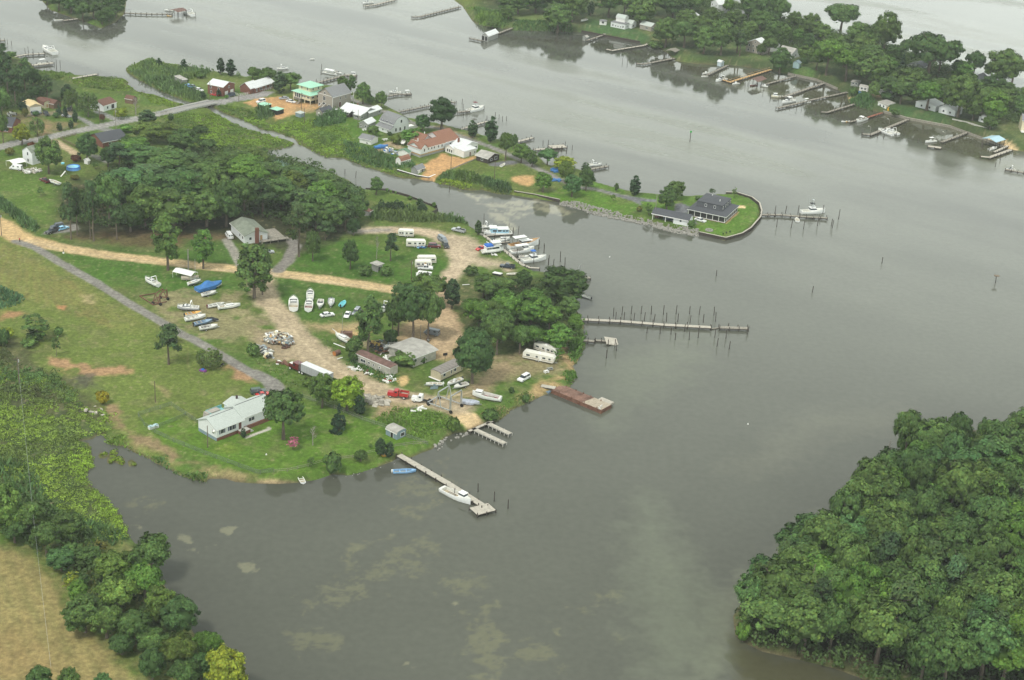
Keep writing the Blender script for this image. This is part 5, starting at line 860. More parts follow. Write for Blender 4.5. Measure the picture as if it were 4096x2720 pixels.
b = MB(); b.add([(X0,Y0,HP),(X1,Y0,HP),(X1,Y1,HP),(X0,Y1,HP),(X0+i_,Y0+i_,HP+1.0),(X1-i_,Y0+i_,HP+1.0),(X1-i_,Y1-i_,HP+1.0),(X0+i_,Y1-i_,HP+1.0)], [(0,1,5,4),(1,2,6,5),(2,3,7,6),(3,0,4,7),(0,3,2,1),(4,5,6,7)], R_DARK); b.build('porch_roof', t)
b = MB(); b.box(X0-.03, X1+.03, Y0-.05, Y0-.01, HP-.1, HP+.1, WTRIM); b.box(X0-.05, X0-.01, Y0, Y1, HP-.1, HP+.1, WTRIM); b.build('fascia', t)
x0, x1, y0, y1 = 2.1, LX-2.1,2.1, LY-2.1
block(t, x0, x1, y0, y1, HP+.8,2.6, 'mansard',1.1, R_DARK, R_DARK)
for c in (.36,.70): window(t, x0+.22, x1, y0, y1, HP+1, 'y',(y1-y0)*(1-c),.8,.7,1.0)
for c in (.12,.4,.62,.86): window(t, x0, x1, y0+.2, y1, HP+1, 'x',(x1-x0)*c, .7,.7,1.1)
for c in ((.35,.3),(.6,.6)): b = MB(); b.tube(((x0+x1)*c[0], (y0+y1)*c[1], HP+3.4),((x0+x1)*c[0], (y0+y1)*c[1], HP+4.8),.12, WHITE); b.build('vent_pipe', t)
# --- carport of the island
t, LX, LY = house('carport','g 1378 472 1622 520 1672 482','white garage and open carport with dark roof on the island shore','carport', ly=15)
LX = 6; w = MB(); w.prism([(LX, -.4),(LX, 2.5),(LX/2,3.9),(0,2.5),(0,-.4)], 0,6.2, SIDING); w.build('wall', t)
R = MB(); R.prism([(-.4,2.38),(LX/2,3.95),(LX+.4,2.38),(LX+.4,2.52),(LX/2,4.12),(-.4,2.52)], -.4, LY+.4, R_DARK); R.build('roof', t); e = MB(); e.box(-.46,-.4,-.4, LY+.4,2.2,2.5, WTRIM); e.build('fascia', t)
for y in (9.5, LY-.2):
    for x in (.1, LX-.1): b = MB(); b.box(x-.1, x+.1, y-.1, y+.1,-.4,2.4, WTRIM); b.build('post', t)
window(t, 0, LX, 0, LY, 0, 'y',3.2,1.2,.8,.8)
# --- village houses
t, LX, LY = house('stilt_house','E 135 425 568 560 900 470','cream house on stilts with two-tier mint green metal roof', lx=11.5, ly=11.5)
for i in range(4):
    for j in range(4): b = MB(); b.box(i*3.7-.02 if i else 0, i*3.7+.35, j*3.7 if j else 0, j*3.7+.35,-.5,1.75, CREAM if (i == 0 or j == 0) else PILE); b.build('stilt', t)
b = MB(); b.box(3,11,3,11,-.4,1.7, BLACKW); b.build('underfloor_shade', t)  # black box painted for the shade between the stilts
block(t, 0,11.5,0,11.5,1.76,2.7, 'flat',0, CREAM, CREAM, 0, [('x',1.6,1.1,1.6,.9),('x',5,1.1,1.4,.9),('y',1.4,1.1,1.5,.8),('y',3.6,1.1,.8,.9),('y',4.9,1.1,.8,.9),('y',7.2,.3,.9,2, 'slider'),('y',8.4,.3,.9,2, 'slider'),('y',9.6,.3,.9,2, 'slider')])
b = MB(); b.add([(-.8,-.8,4.5),(12.3,-.8,4.5),(12.3,12.3,4.5),(-.8,12.3,4.5),(2,2,5.5),(9.5,2,5.5),(9.5,9.5,5.5),(2,9.5,5.5)], [(0,1,5,4),(1,2,6,5),(2,3,7,6),(3,0,4,7),(0,3,2,1),(4,5,6,7)], R_MINT); b.build('lower_roof', t)
block(t, 1.9,9.6,1.9,9.6,5.4,2.2, 'hip',1.9, CREAM, R_MINT, .8, [('x',1.8,.6,.6,1.2),('x',5.3,.6,.6,1.2),('y',1.9,.6,.6,1.2),('y',5.6,.6,.6,1.2)], nm='upper_wall')
b = MB(); b.box(-2.4,-.05,5.4,8.5,1.7,1.85, DWOOD); [b.box(-2.4-.35*i, -2.05-.35*i, 4.0,5.3,1.6-.27*i, 1.75-.27*i, DWOOD) for i in range(6)]; b.box(-2.4,-2.3,5.4,8.5,1.86,2.7, DWOOD); b.build('stairs', t)
t, LX, LY = house('gabled_house','E 800 560 1065 668 1415 548','tall taupe gabled house with grey roof beside the mint roofed house', lx=12.5, ly=9.5)
block(t, 0, LX, 0, LY, -.4,6.6, 'gx',3.3, TAUPE, R_GREY, .4, [('x',5.2,4.3,.6,1.3),('x',5.0,.9,1.4,2.4, 'door'),('x',9,4.4,.6,1.5),('y',5.3,3.8,1.5,2.0),('y',5.4,.9,2.0,1.9, 'slider'),('y',2.4,.9,.9,1.4),('y',8.2,.9,.8,1.2),('y',5.0,6.9,.9,1.0)])
b = MB(); b.box(-.06,.0,-.1,9.6,6.1,6.3, WTRIM); b.box(-.06,.0,-.06,.14,-.3,6.1, WTRIM); b.build('corner_trim', t)
b = MB(); b.box(LX-.1, LX+2.4,.1,6,2.9,3.05, WTRIM); b.box(LX+2.3, LX+2.4,.1,6,3.06,3.9, WTRIM); b.box(LX+2.2, LX+2.4,.1,.3,-.4,6, WTRIM); b.build('balcony', t)
b = MB()
for i in range(7): b.box(-.5-.4*i, -.1-.4*i, 4,6,-.3,1.5-.22*i, DWOOD)
for y in (3.95,6.0): b.bar((-.3, y, 2.5),(-3.2, y, .9),.12,.12, WTRIM)
b.build('steps', t)
simple('garden_shed','E 700 800 842 850 1075 790','tan shed with dark roof and white doors below the gabled house',2.6, 'gx',1.5, TAUPE, R_DARK, wins=[('y',.5,.1,1.6,1.9, 'white_door')])
t, LX, LY = house('cottage','E 1262 750 1760 880 2050 762','low rambling cottage with pale roofs and white trimmed porches', lx=9.5, ly=13)
block(t, 0, LX, 0, LY, -.3,2.9, 'gy',1.7, GREYW, R_WHITE, .4, [('y',11.5,1.2,1.0,1.0),('y',5.8,1.2,.9,1.1)])
block(t, -2.3,-.05,6.3,9.8,-.3,2.6, 'shedy',.7, DKBROWN, R_WHITE, .2, [('y',1.7,1.5,2.0,.9)]); block(t, -2.6,-.05,-.2,3.8,-.3,2.6, 'shedy',.7, GREYW, R_WHITE, .2, [('y',2.2,1.3,1.6,1.0),('x',1.2,1.2,1.4,.9)])
block(t, 3, LX+3.4,-.9,4,-.3,2.8, 'gx',1.2, GREYW, R_WHITE, .25, [('x',8,1.2,1.2,1.0)]); b = MB(); b.box(5,5.6,7,7.6,3.4,5, BRICK); b.build('chimney', t)
simple('grey_garage','E 1645 1078 1850 1110 2045 1035','grey garage with white metal roof below the rambling cottage',2.5, 'gx',1.3, GREYW, R_WHITE, 'garage', [('y',.25,.9,.7,.9),('y',.78,.9,.7,.7)])
simple('white_shed','E 1665 1402 1927 1458 2090 1392','white shed with slate blue roof beside the blue covered boat',2.3, 'gy',1.1, WHITE, R_GREY, wins=[('y',.35,.3,.9,.5, 'opening')], ov=.5)
t, LX, LY = house('gambrel_house','b 1150 1182 1265 1232 1388 1196','white two storey gambrel house with grey blue roof by the shore road', lx=9.5, ly=9)
block(t, 0, LX, 0, LY, -.3,4.6, 'gambrely',3.2, SIDING, R_GREY, .4, [('x',1.6,1,.9,1.5),('x',4.2,1,.9,1.5),('x',7,1,.9,1.5),('x',4.8,4.6,.9,1.3),('y',1.6,4.0,.9,1.1),('y',4.4,4.0,.9,1.1),('y',7.3,4.0,.9,1.1)])
block(t, -2.2,-.05,0, LY, -.3,2.4, 'shedy',1.0, SIDING, R_GREY, .3, [('y',1.2,1.2,.5,.7),('y',4.5,1.2,.7,.7),('y',7.6,1.2,.6,.7)])
for q in (3.85,4.95,.95,2.2,6.65,7.95): b = MB(); b.box(-.1,-.05, q-.14, q+.14,3.6,4.9, BLUESH); b.build('shutter', t)
b = MB(); b.box(LX+.1, LX+6,.5,5,-.3,.5, WHITE); b.box(LX+.1, LX+6,.5,.56,.5,1.3, WTRIM); b.build('porch', t)
t, LX, LY = house('long_house','H 570 655 785 738 1268 605','long white house with reddish brown roofs and unfinished tan band', lx=15, ly=7.5)
b = MB(); b.box(.02, LX-.02,.02, LY-.02,-.5,.95, BLOCK); b.build('block_base', t); b = MB(); b.box(-.03, LX, -.03, LY, .953,1.5, NWOOD); b.build('sheathing', t)
block(t, 0, LX, 0, LY, 1.503,2.4, 'gx',1.9, SIDING, R_BROWN, .4, [('x',1.6,.8,.7,1.2),('x',5,1.1,.6,.8),('x',7,1,.7,1.0),('x',8.6,1,.7,1.0),('x',11.2,.9,.7,1.2),('x',13.4,.9,.7,1.2),('y',2,.9,.9,1.2),('y',5.2,.9,.9,1.2)])
block(t, -.06,4.2,-.35, LY+.05,1.51,2.45, 'gy',1.75, SIDING, R_BROWN, .3, [('x',2.2,.9,.7,1.2)], nm='cross_wing')
block(t, LX+.1, LX+10,.8, LY+6.5,-.4,4.2, 'gx',3.0, SIDING, R_BROWN, .5, [('x',4.6,2.2,.8,.9),('x',6.4,2.2,.8,.9),('x',8.2,2.2,.8,.9)], nm='rear_block'); block(t, 8.5,15.2, LY+.1, LY+9,-.4,4.0, 'gy',2.4, SIDING, R_BROWN, .4, [('y',3.2,1.8,1.4,1.1),('y',7,1.8,1.2,1.0)], nm='side_wing')
for x, y in ((3.8,5.4),(13,10.5)): b = MB(); b.tube((x, y, 4.5),(x, y, 6.6),.22, WHITE); b.build('vent_pipe', t)
t, LX, LY = house('white_cottage','H 1390 650 1640 742 1932 655','white flat roofed cottage beside the orange dirt lot', lx=8, ly=6)
block(t, 0, LX, 0, LY, -.4,3.2, 'shedx',.4, WHITE, R_WHITE, .15, [('x',4,.4,.8,1.9, 'door'),('x',6.9,1.2,.5,.9)]); block(t, -.2,5, LY+.1, LY+5,-.4,3.0, 'gx',1.1, WHITE, R_WHITE, .35, [('y',1,1,.7,1.2),('y',2.2,1,.7,1.2),('y',3.4,1,.7,1.2)])
block(t, 5.1,14, LY-1.4, LY+6,-.4,3.1, 'gy',1.5, WHITE, R_WHITE, .35, [('x',5.2,1.1,.6,1.1),('x',7.6,1,1.2,1.1)]); b = MB(); b.box(6.5,7.2, LY+3.4, LY+4.1,3,5.3, BRICK); b.build('chimney', t)
simple('brown_shed','H 1880 790 2112 858 2350 775','dark brown workshop with pale edged grey roof beside the lot',2.4, 'gy',1.4, DKBROWN, R_OLD, wins=[('y',.5,.8,1.0,.8),('x',.3,.9,1.1,.9),('x',.7,.8,1.8,1.2)], ov=.5, lx=8)
simple('barn_shed','H 312 848 412 885 592 828','small white barn shed with brown gambrel roof on the creek bank',1.7, 'gambrelx',1.5, WHITE, R_BROWN, ov=.15)
simple('green_roof_hut','H 395 700 562 728 606 700','small hut with green roof behind the white barn shed',2.0, 'gx',1.0, WHITE, R_GREEN, ly=5)
simple('boat_shed','H 620 1035 722 1072 866 1012','little grey shed with dark doorway at the creek bulkhead',2.0, 'gx',1.3, GREYW, R_GREY, wins=[('x',.28,.1,1.4,1.7, 'white_door'),('x',.68,.1,.8,1.7, 'opening')])
simple('blue_shed','E 242 812 345 846 436 815','small blue grey shed with pale roof near the orange dirt',1.9, 'hip',.9, BLUEG, R_LIGHT, wins=[('x',.5,1.1,.7,.6)])
simple('green_roof_cabin','b 20 998 80 1014 133 1000','left of two black cabins with mint roofs on the orange dirt',2.0, 'hip',.8, BLACKW, R_MINT, 'cabin', group='black cabins', ly=4.5, lx=4.5)
simple('green_roof_cabin','b 128 1042 195 1062 245 1046','right and nearer of two black cabins with mint roofs',2.2, 'hip',.8, BLACKW, R_MINT, 'cabin', group='black cabins', ly=4.5, lx=4.5)
simple('brick_house','a 1930 872 2060 892 2152 872','two storey red brick house with white roof and two garage doors',4.6, 'gy',1.6, BRICK, R_WHITE, 'house', [('x',.27,.1,2.2,2.0, 'garage_door'),('x',.75,.1,2.2,2.0, 'garage_door'),('x',.5,3.4,.9,1.0),('y',.3,2.6,.8,1.2),('y',.8,3.0,.8,1.0),('y',.78,.6,.8,1.2)], ly=9, lx=9)
t, LX, LY = simple('long_low_house','a 2240 822 b -10 862 155 802','long low brick house with white roof by the river road',2.6, 'gx',1.9, BRICK, R_WHITE, 'house', [('x',.1,.8,.8,1.2),('x',.3,.9,1.6,1.1),('x',.55,.9,.8,1.1),('x',.8,.9,1.6,1.1),('y',.5,.9,.8,1.2)], ly=8)
block(t, -2.5,3.5,.8,7,-.4,3.2, 'gx',2.2, BRICK, R_WHITE, .35, nm='wing')
simple('lean_to','a 1618 748 1680 776 1714 764','small grey lean-to shed in the reeds beside parked cars',2.0, 'shedx',.5, GREYW, R_OLD)
t, LX, LY = house('old_warehouse','L 892 1000 1187 1135 1550 1005','pale stained warehouse with flat grey roof overgrown with vines','warehouse', ly=11)
block(t, 0, LX, 0, LY, -.3,3.5, 'gx',.8, CORR, R_OLD, .5, [('x',1.0,1.9,.7,.9),('x',4.6,.3,.9,2.2, 'opening')]); 
t, LX, LY = house('mobile_home','L 275 1040 822 1275 920 1242','abandoned white mobile home with rusted brown roof in weeds','mobile home', lx=3.4)
block(t, 0, LX, 0, LY, -.3,3.0, 'barrely',.25, CORR, R_RUST, .08, [('y', LY*.93,1.6,.8,.5),('y', LY*.77,1.2,2.0,.9),('y', LY*.6,1.5,.8,.6),('y', LY*.47,1.5,.6,.5),('y', LY*.3,1.5,.6,.5)])
t, LX, LY = house('mobile_home','D 785 442 990 527 1362 345','cream mobile home with curved weathered metal roof near the dark tree','mobile home', ly=4.0)
b = MB(); b.box(.4, LX-.4,.4, LY-.4,-.3,.42, BLACKW); b.build('undercarriage', t)
block(t, 0, LX+1.5,0, LY, .43,2.2, 'barrelx',.45, BEIGE, R_SILV, .1, [('x',1.7,.9,1.1,.9),('x', LX*.55,.7,.5,1.2),('x', LX*.75,.9,1.0,.9)]); b = MB(); b.box(-.5,.0,-.1, LY+.4,.3,.42, WTRIM); b.build('hitch_step', t)
t, LX, LY = simple('barrel_shed','j 1195 872 1298 922 1376 888','blue-grey shed with rounded metal roof at the lawn fence',2.0, 'barrely',.6, BLUEG, R_OLD, wins=[('x',.62,.5,1.4,1.1, 'screen'),('y',.45,.0,1.0,1.7, 'opening')], ov=.12, lx=3.6)
simple('play_hut','B 690 870 735 886 775 868','small white play hut beside the dark red maple',1.6, 'gx',.7, WHITE, WHITE, ly=2)
simple('tin_hut','f 1008 425 1045 432 1076 415','weathered tin hut at the edge of the wood',2.0, 'shedx',.4, GREYW, R_RED, ly=4)
simple('roadside_house','B 900 420 1075 515 1600 405','brick house with big dark grey roof below the paved road',2.6, 'gx',2.3, BRICK, R_DARK, 'house', [('x',.3,.9,1,1)], ov=.5, ly=11)
simple('farmhouse','a 250 1495 302 1522 400 1490','narrow white two storey house behind a round tree',5.0, 'gx',2.0, SIDING, R_MOSS, 'house', [('y',.45,.8,.8,1.3),('y',.45,3.5,.8,1.3)], ly=6)
simple('double_garage','N 895 470 945 545 1275 490','garage with cream roof and two white doors by the dark pines',2.7, 'gy',.9, BEIGE, R_CREAM, 'garage', [('x',.27,.1,2.5,2.0, 'garage_door'),('x',.75,.1,2.5,2.0, 'garage_door')], ly=8)
simple('yellow_shed','N 1290 370 1385 425 1600 390','cream shed with rounded brown roof beside the double garage',2.2, 'barrely',1.1, CREAM, R_RED, wins=[('x',.45,.3,.9,1.6, 'wood_door')], ly=7)
simple('brown_barn','N 1500 420 1690 440 1950 375','long dark brown shed behind the cream shed',2.3, 'gy',1.2, LOG, R_RED, 'barn', ly=8)
simple('red_roof_cottage','a 912 1012 958 1030 1070 992','white cottage with reddish roof and porch beside the willow',2.7, 'gx',1.7, SIDING, R_RED, 'house', [('y',.4,.8,.8,1.2),('x',.3,.8,1.0,1.2),('x',.7,.3,1.8,2, 'screen')], ly=8)
simple('log_cabin','a 1155 948 1222 962 1262 945','little brown log cabin on the cottage lawn',2.2, 'gy',1.2, LOG, R_RED, 'cabin')
simple('edge_house','N -80 1180 380 1190 620 1110','brick house with dark roof and white porch at the left edge',2.7, 'gy',2.6, BRICK, R_DARK, 'house', [('y',.3,.6,2.2,1.4)], ly=10, lx=10)
# tent carports and covers
def canopy(s, label, lx=None, ly=None, h=2.1, r=.7, m=WHITE, name='tent_canopy', roof='gx', post=WTRIM):
    t, LX, LY = house(name, s, label, 'canopy', lx=lx, ly=ly); R = MB()
    W = LY if roof == 'gx' else LX; pr = [(-.1, h),(W/2, h+r),(W+.1, h),(W+.1, h+.07),(W/2, h+r+.07),(-.1, h+.07)]
    (R.prismx(pr[::-1], -.1, LX+.1, m) if roof == 'gx' else R.prism(pr, -.1, LY+.1, m)); R.build('canopy_top', t)
    for x in (0, LX/2, LX):
        for y in (0, LY): b = MB(); b.tube((x, y, -.3),(x, y, h),.05, post, n=5); b.build('leg', t)
    return t, LX, LY
canopy('a 48 1532 130 1562 252 1538','white tent canopy over a vehicle in front of the farmhouse', ly=5.5)
canopy('Q 880 200 1100 232 1260 180','white tent canopy sheltering a boat in the storage field', lx=4, ly=7.5, roof='gy')
canopy('O 190 1370 420 1395 500 1280','white flat canopy by the caravans and the round tree', lx=4.5, ly=4.6, roof='gy', r=.15)
# far side of the river
simple('boathouse','b 2080 372 2140 384 2232 347','lone grey boathouse with white roof standing in the river',3.0, 'gx',1.7, GREYW, R_WHITE, 'boathouse', [('y',.3,.2,1.6,2.6, 'opening'),('y',.75,.2,1.6,2.6, 'opening')], z0=-1)
t, LX, LY = house('river_house','R 395 462 648 510 770 470','white house with small upper storey above the far lawn', ly=9.5, lx=8)
block(t, 0,5,0, LY, -.3,3.2, 'flat',0, SIDING, R_GREY, .15, [('x',2.4,1,.6,1.3),('x',3.6,1,.6,1.3),('y',1.3,1.1,.7,1.1),('y',2.8,1.1,.7,.6),('y',4.6,1.1,.7,.6),('y',6.2,1.1,.7,.6),('y',8,1.1,.7,1.1)])
block(t, 3.2,8,2.2,8,2.9,2.6, 'gambrely',1.5, WHITE, R_LIGHT, .2, nm='upper_storey'); block(t, 5.1,11,-1.8,6,-.3,3.0, 'gy',1.5, SIDING, R_LIGHT, .25, [('x',2.0,1,1.8,1.2)], nm='wing')
simple('garden_hut','R 10 388 160 400 190 380','tiny white screened hut at the left end of the far lawn',2.3, 'hip',.7, WHITE, R_GREY, wins=[('x',.5,.9,1,1.1),('y',.5,.9,1.4,1.1, 'screen')], ly=4, lx=3.5)
simple('beige_cottage','R 1060 520 1330 560 1540 545','beige cottage half hidden by trees right of the white house',2.8, 'gy',1.5, TAUPE, R_LIGHT, 'house', [('x',.3,.9,1.4,1),('y',.4,.9,1.6,1)], lx=6, ly=8)
simple('tall_white_house','c 1800 70 1895 128 1962 110','tall white house at the top edge among the far trees',5.6, 'gx',2.0, SIDING, R_WHITE, 'house', [('y',.3,3.8,.8,1.1),('y',.8,3.8,.8,1.1),('x',.4,3.8,.8,1.1),('x',.3,.9,.8,1.1)], ly=9)
simple('white_outbuilding','c 2062 160 2130 182 2190 165','low white outbuilding with grey roof near the top edge',2.6, 'gy',1.8, WHITE, R_GREY, 'house', ly=9)
simple('gabled_beige_house','T 15 965 335 1045 520 960','beige two storey house with white metal roof above the new wooden pier',5.2, 'gx',2.6, TAUPE, R_WHITE, 'house', [('y',.15,3.3,.8,1.2),('y',.4,3.3,.8,1.2),('y',.6,3.3,.8,1.2),('y',.82,3.3,.8,1.2),('y',.3,.7,.8,1.3),('y',.55,.7,.8,1.3),('y',.85,.7,.8,1.3),('y',.5,5.8,.7,.9)], ly=11, lx=7)
simple('grey_roof_house','T 960 1080 1085 1140 1240 1070','white house with broad grey roof among the far trees',2.8, 'gy',2.2, SIDING, R_OLD, 'house', [('x',.5,.9,.9,1.1)], ly=9, lx=8)
simple('white_gable_house','T 520 950 560 965 760 920','small white house with grey roof behind the beige house',3.0, 'gx',1.8, WHITE, R_GREY, 'house', ly=8)
simple('blue_hut','T 1170 1370 1270 1390 1330 1350','pale blue hut with blue roof on the far shore lawn',2.6, 'gx',1.0, M_('pale_blue_wall',(.36,.50,.52)), BLUEG, ly=3.4, lx=3.4)
simple('tan_house','T 1620 760 1790 770 2010 660','tan house with dark porch behind the far trees',2.8, 'gx',1.0, BEIGE, R_OLD, 'house', [('x',.25,1.2,1.4,.8),('x',.8,.4,1.8,2, 'screen')], ly=8)
simple('dock_hut','c 1900 606 1925 614 1957 606','tiny pale blue hut on a pier at the far shore',2.4, 'gy',.7, M_('dock_hut_wall',(.46,.54,.58)), R_WHITE, wins=[('x',.5,1,.6,.6)], lx=2.6, ly=2.6)
for (s, lb, h, rf, r, wm, rm, lx, ly) in [('d 790 795 830 800 855 780','small tilted grey shed under the far trees',2.0, 'rshedx',.5, GREYW, R_OLD, 4,4),('d 868 838 915 848 942 830','white arched shed beside a blue covered boat',2.1, 'gambrely',.8, WHITE, R_OLD, 3.6,4.5),('d 1038 868 1085 885 1140 870','grey cottage with glass doors at the middle of the far shore',2.8, 'gy',1.6, GREYW, R_OLD, 6,7),
    ('d 1025 995 1085 1012 1182 985','low white flat roofed cottage above the red pier',2.3, 'shedx',.5, WHITE, R_OLD, 8,5),('d 1368 992 1540 1030 1640 1000','white cottage with columned porch behind the grass bank',2.6, 'gx',1.5, SIDING, R_WHITE, 9,11),('d 1560 1030 1720 1075 1790 1040','white house mostly hidden behind the bank trees',2.8, 'gx',1.5, SIDING, R_WHITE, 8,9),('d 1990 1125 2040 1145 2125 1110','small white porch house below the far right trees',2.7, 'gx',1.2, SIDING, R_OLD, 6,6),
    ('d 1310 650 1420 670 1500 650','white cottage with dark roof on the outer shore',2.8, 'gx',1.6, SIDING, R_DARK, 8,9),('d 1900 800 1950 812 2065 770','taupe house with dark gabled roof near the outer shore',3.2, 'gx',2.6, TAUPE, R_DARK, 11,8),('c 1620 190 1660 200 1720 180','long white roofed house behind the far trees, left',2.6, 'gx',1.2, SIDING, R_WHITE, 9,6)]:
    simple('shore_cottage' if 'shed' not in lb else 'shore_shed', s, lb, h, rf, r, wm, rm, 'house' if 'shed' not in lb else 'shed', [('y',.3,.9,.9,1.0),('y',.7,.9,.9,1.0),('x',.5,.9,1.2,1.2)], lx=lx, ly=ly)
t, LX, LY = simple('yellow_house','I 2040 1190 2220 1225 2500 1290','yellow two storey house with blue roof and white terrace, right edge',5.6, 'gx',2.2, CREAM, R_GREY, 'house', [('x',1.0,3.8,.8,1.2),('x',2.3,3.8,.8,1.2),('x',3.6,3.8,.8,1.2),('x',6,3.8,.8,1.2),('x',7.4,3.8,.8,1.2),('x',1.0,.9,.8,1.4),('x',2.4,.9,.8,1.4),('x',4.2,.3,1.6,2, 'slider'),('x',6.6,.9,1.8,1.5)], ly=8, lx=14)
b = MB(); b.box(0,12,-3,-.05,.3,.5, WHITE); [b.box(x, x+.1,-3.05,-2.95,.51,1.4, WTRIM) for x in np.arange(0,12,.5)]; b.box(0,12,-3.06,-2.94,1.41,1.5, WTRIM); b.build('terrace', t)
# ------------------------------------------------------------------ piers, pilings, walls
ROPE = M_('galvanised',(.42,.43,.43), rough=.5, metal=.3); RUST = M_('rusty_iron',(.15,.075,.05), rough=.9, var=.35, scale=1); RUSTD = M_('rusted_deck',(.17,.10,.075), rough=.95, var=.4, scale=.35); TAN = M_('sand_on_deck',(.36,.31,.24), rough=.95, var=.25)
LWOOD = M_('pale_deck_wood',(.43,.40,.34), rough=.95, var=.18, scale=1.2, bands=('x',.22,.3)); REDWOOD = M_('red_wood',(.26,.10,.06), rough=.9, bands=('x',.25,.2)); STONE = M_('riprap_stone',(.27,.26,.235), rough=.95, var=.25); BLUETARP = M_('blue_tarp',(.045,.17,.42), rough=.55, var=.15, scale=1)
def segs_w(s, z): return [Vector((*G0(x, y, z), z)) for x, y in P(s)]
def pier(s, width, label, z=.95, sp=3.2, m=None, rise=.55, pm=None, name='pier', group=None, base=-1.2, rail=None, cat='pier'):
    m = m or DWOOD; pm = pm or PILE; pts = segs_w(s, z); o = thing(name, (pts[0].x, pts[0].y, 0), math.atan2(pts[1].y-pts[0].y, pts[1].x-pts[0].x), label, cat, group); inv = o.matrix_basis.inverted()
    L = [inv @ p for p in pts]; d = MB(); piles = []
    for i in range(len(L)-1):
        a, b_ = L[i], L[i+1]; u = (b_-a).normalized(); n = Vector((-u.y, u.x, 0)); ln = (b_-a).length; zz = z-.003*i
        a2 = a-u*(width/2 if i else 0); vs = [a2+n*width/2, a2-n*width/2, b_-n*width/2, b_+n*width/2]
        d.add([(v.x, v.y, zz) for v in vs]+[(v.x, v.y, zz-.12) for v in vs], [(3,2,1,0),(4,5,6,7),(0,1,5,4),(1,2,6,5),(2,3,7,6),(3,0,4,7)], m)
        for sd in (-1,1): d.bar(a2+n*sd*(width/2-.1)+Vector((0,0,-.26)), b_+n*sd*(width/2-.1)+Vector((0,0,-.26)),.12,.24, pm)
        k = max(1, round(ln/sp))
        for j in range(k+1):
            if i and j == 0: continue
            for sd in (-1,1): c = a+u*ln*j/k+n*sd*(width/2+.1); piles.append(c)
        if rail: 
            for sd in ((-1,1) if rail == 2 else (1,)): d.bar(a+n*sd*width/2+Vector((0,0,.9)), b_+n*sd*width/2+Vector((0,0,.9)),.07,.1, WTRIM if m is LWOOD else m)
    d.build('deck', o)
    me = MB(); me.tube((0,0,base),(0,0,z+rise),.14, pm, .13,6); mm = me.mesh('piling')
    for i, c in enumerate(piles[:98]):
        q_ = link('piling', mm, o, (c.x, c.y, 0)); q_.rotation_euler = (RND.uniform(-.03,.03), RND.uniform(-.03,.03),0); q_.scale = (1,1, RND.uniform(.8,1.05) if i % 3 else 1.1)
    return o
def rows_of_piles(pts, label, group, h=3.0, pm=None, r=.15, name='mooring_piling'):
    me = MB(); me.tube((0,0,-1.5),(0,0,h), r, pm or PILE, r*.9,7); mm = me.mesh('mooring_piling')
    for x, y in P(pts):
        o = tag(link(name, mm, None, GW(x, y)), label, 'piling', group); o.rotation_euler = (RND.uniform(-.05,.05), RND.uniform(-.05,.05),0); o.scale = (1,1, RND.uniform(.85,1.12))
pier('j 1320 1058 1780 1325 2110 1535',1.9, 'long grey wooden pier from the ranch lawn with a square end', m=LWOOD, sp=4, rise=.5)
pier('j 2005 1580 2175 1535',4.0, 'square end platform of the ranch lawn pier', m=LWOOD, sp=3, name='pier_platform')
pier('j 2130 760 2345 862',1.5, 'upper of two parallel concrete-footed slip piers', m=LWOOD, sp=1.6, pm=CONCR, rise=-.1); pier('j 2000 812 2295 950',1.5, 'lower of two parallel concrete-footed slip piers', m=LWOOD, sp=1.6, pm=CONCR, rise=-.1); pier('j 1965 838 2180 745',.9, 'plank cap along the head of the slip', m=LWOOD, sp=2, rise=0, name='slip_cap')
pier('g 600 1374 1000 1392 1400 1425 1835 1448',1.7, 'long old pier with grey boards on the east point', m=LWOOD, sp=3.6, rise=.9); pier('g 1830 1462 1930 1452',.5, 'fallen planks bridging the gap in the long old pier', z=.35, rise=-.1, m=DWOOD, sp=2); pier('g 1912 1448 2178 1458',1.8, 'broken-off outer end of the long old pier', m=DWOOD, sp=3.2, rise=.9)
rows_of_piles('g 935 1350 1013 1335 1098 1330 1190 1328 1283 1332 1396 1334 1512 1330 1636 1330 1725 1335 1862 1342','dark piling in the outer upper row beside the long old pier','outer upper row of pilings',3.4)
rows_of_piles('g 955 1385 1033 1385 1124 1390 1218 1395 1310 1398 1423 1398 1528 1400 1641 1412 1763 1408 1876 1398','dark piling in the inner upper row beside the long old pier','inner upper row of pilings',3.2)
rows_of_piles('g 1243 1505 1365 1512 1465 1518 1590 1490 1715 1550 1870 1545 1973 1555 2168 1515 1503 1568 1633 1568 k 1890 60 2003 85','dark piling in the row below the long old pier','lower row of pilings',3.0)
o = pier('k 640 -2 760 10',1.4, 'stub of the collapsed pier below the long old pier', m=DWOOD, sp=2.4); pier('k 770 0 880 8',1.2, 'sagging middle span of the collapsed pier', m=DWOOD, sp=1.8, z=.5); b = MB(); b.box(-2.2,2.2,-1.8,1.8,-.1,.1, LWOOD); q_ = b.build('tilted_platform', None, GW(*P('k 915 30')[0])+Vector((0,0,.7)),.3); q_.rotation_euler = (.32,.2,.3); tag(q_, 'tilted wooden platform half sunk at the collapsed pier','platform'); rows_of_piles('k 962 100 885 60 948 70 870 170','dark piling around the collapsed pier','collapsed pier pilings',2.8)
pier('g 590 988 722 992',1.6, 'short pier with an A-frame behind the large dome tree', sp=2.5, rise=.5)
b = MB(); [b.bar(p, q, .14,.14, ROPE) for p, q in (((0,0,0),(1.6,0,4.5)),((1.9,0,0),(1.75,0,4.6)),((2.6,.5,0),(1.9,0,4.6)),((.4,0,1.2),(2.1,0,1.2)),((.9,0,2.6),(2,0,2.6)))]; tag(b.build('hoist_frame', None, GW(*P('g 575 985')[0], .9),.2),'grey A-frame hoist on the short pier','hoist')
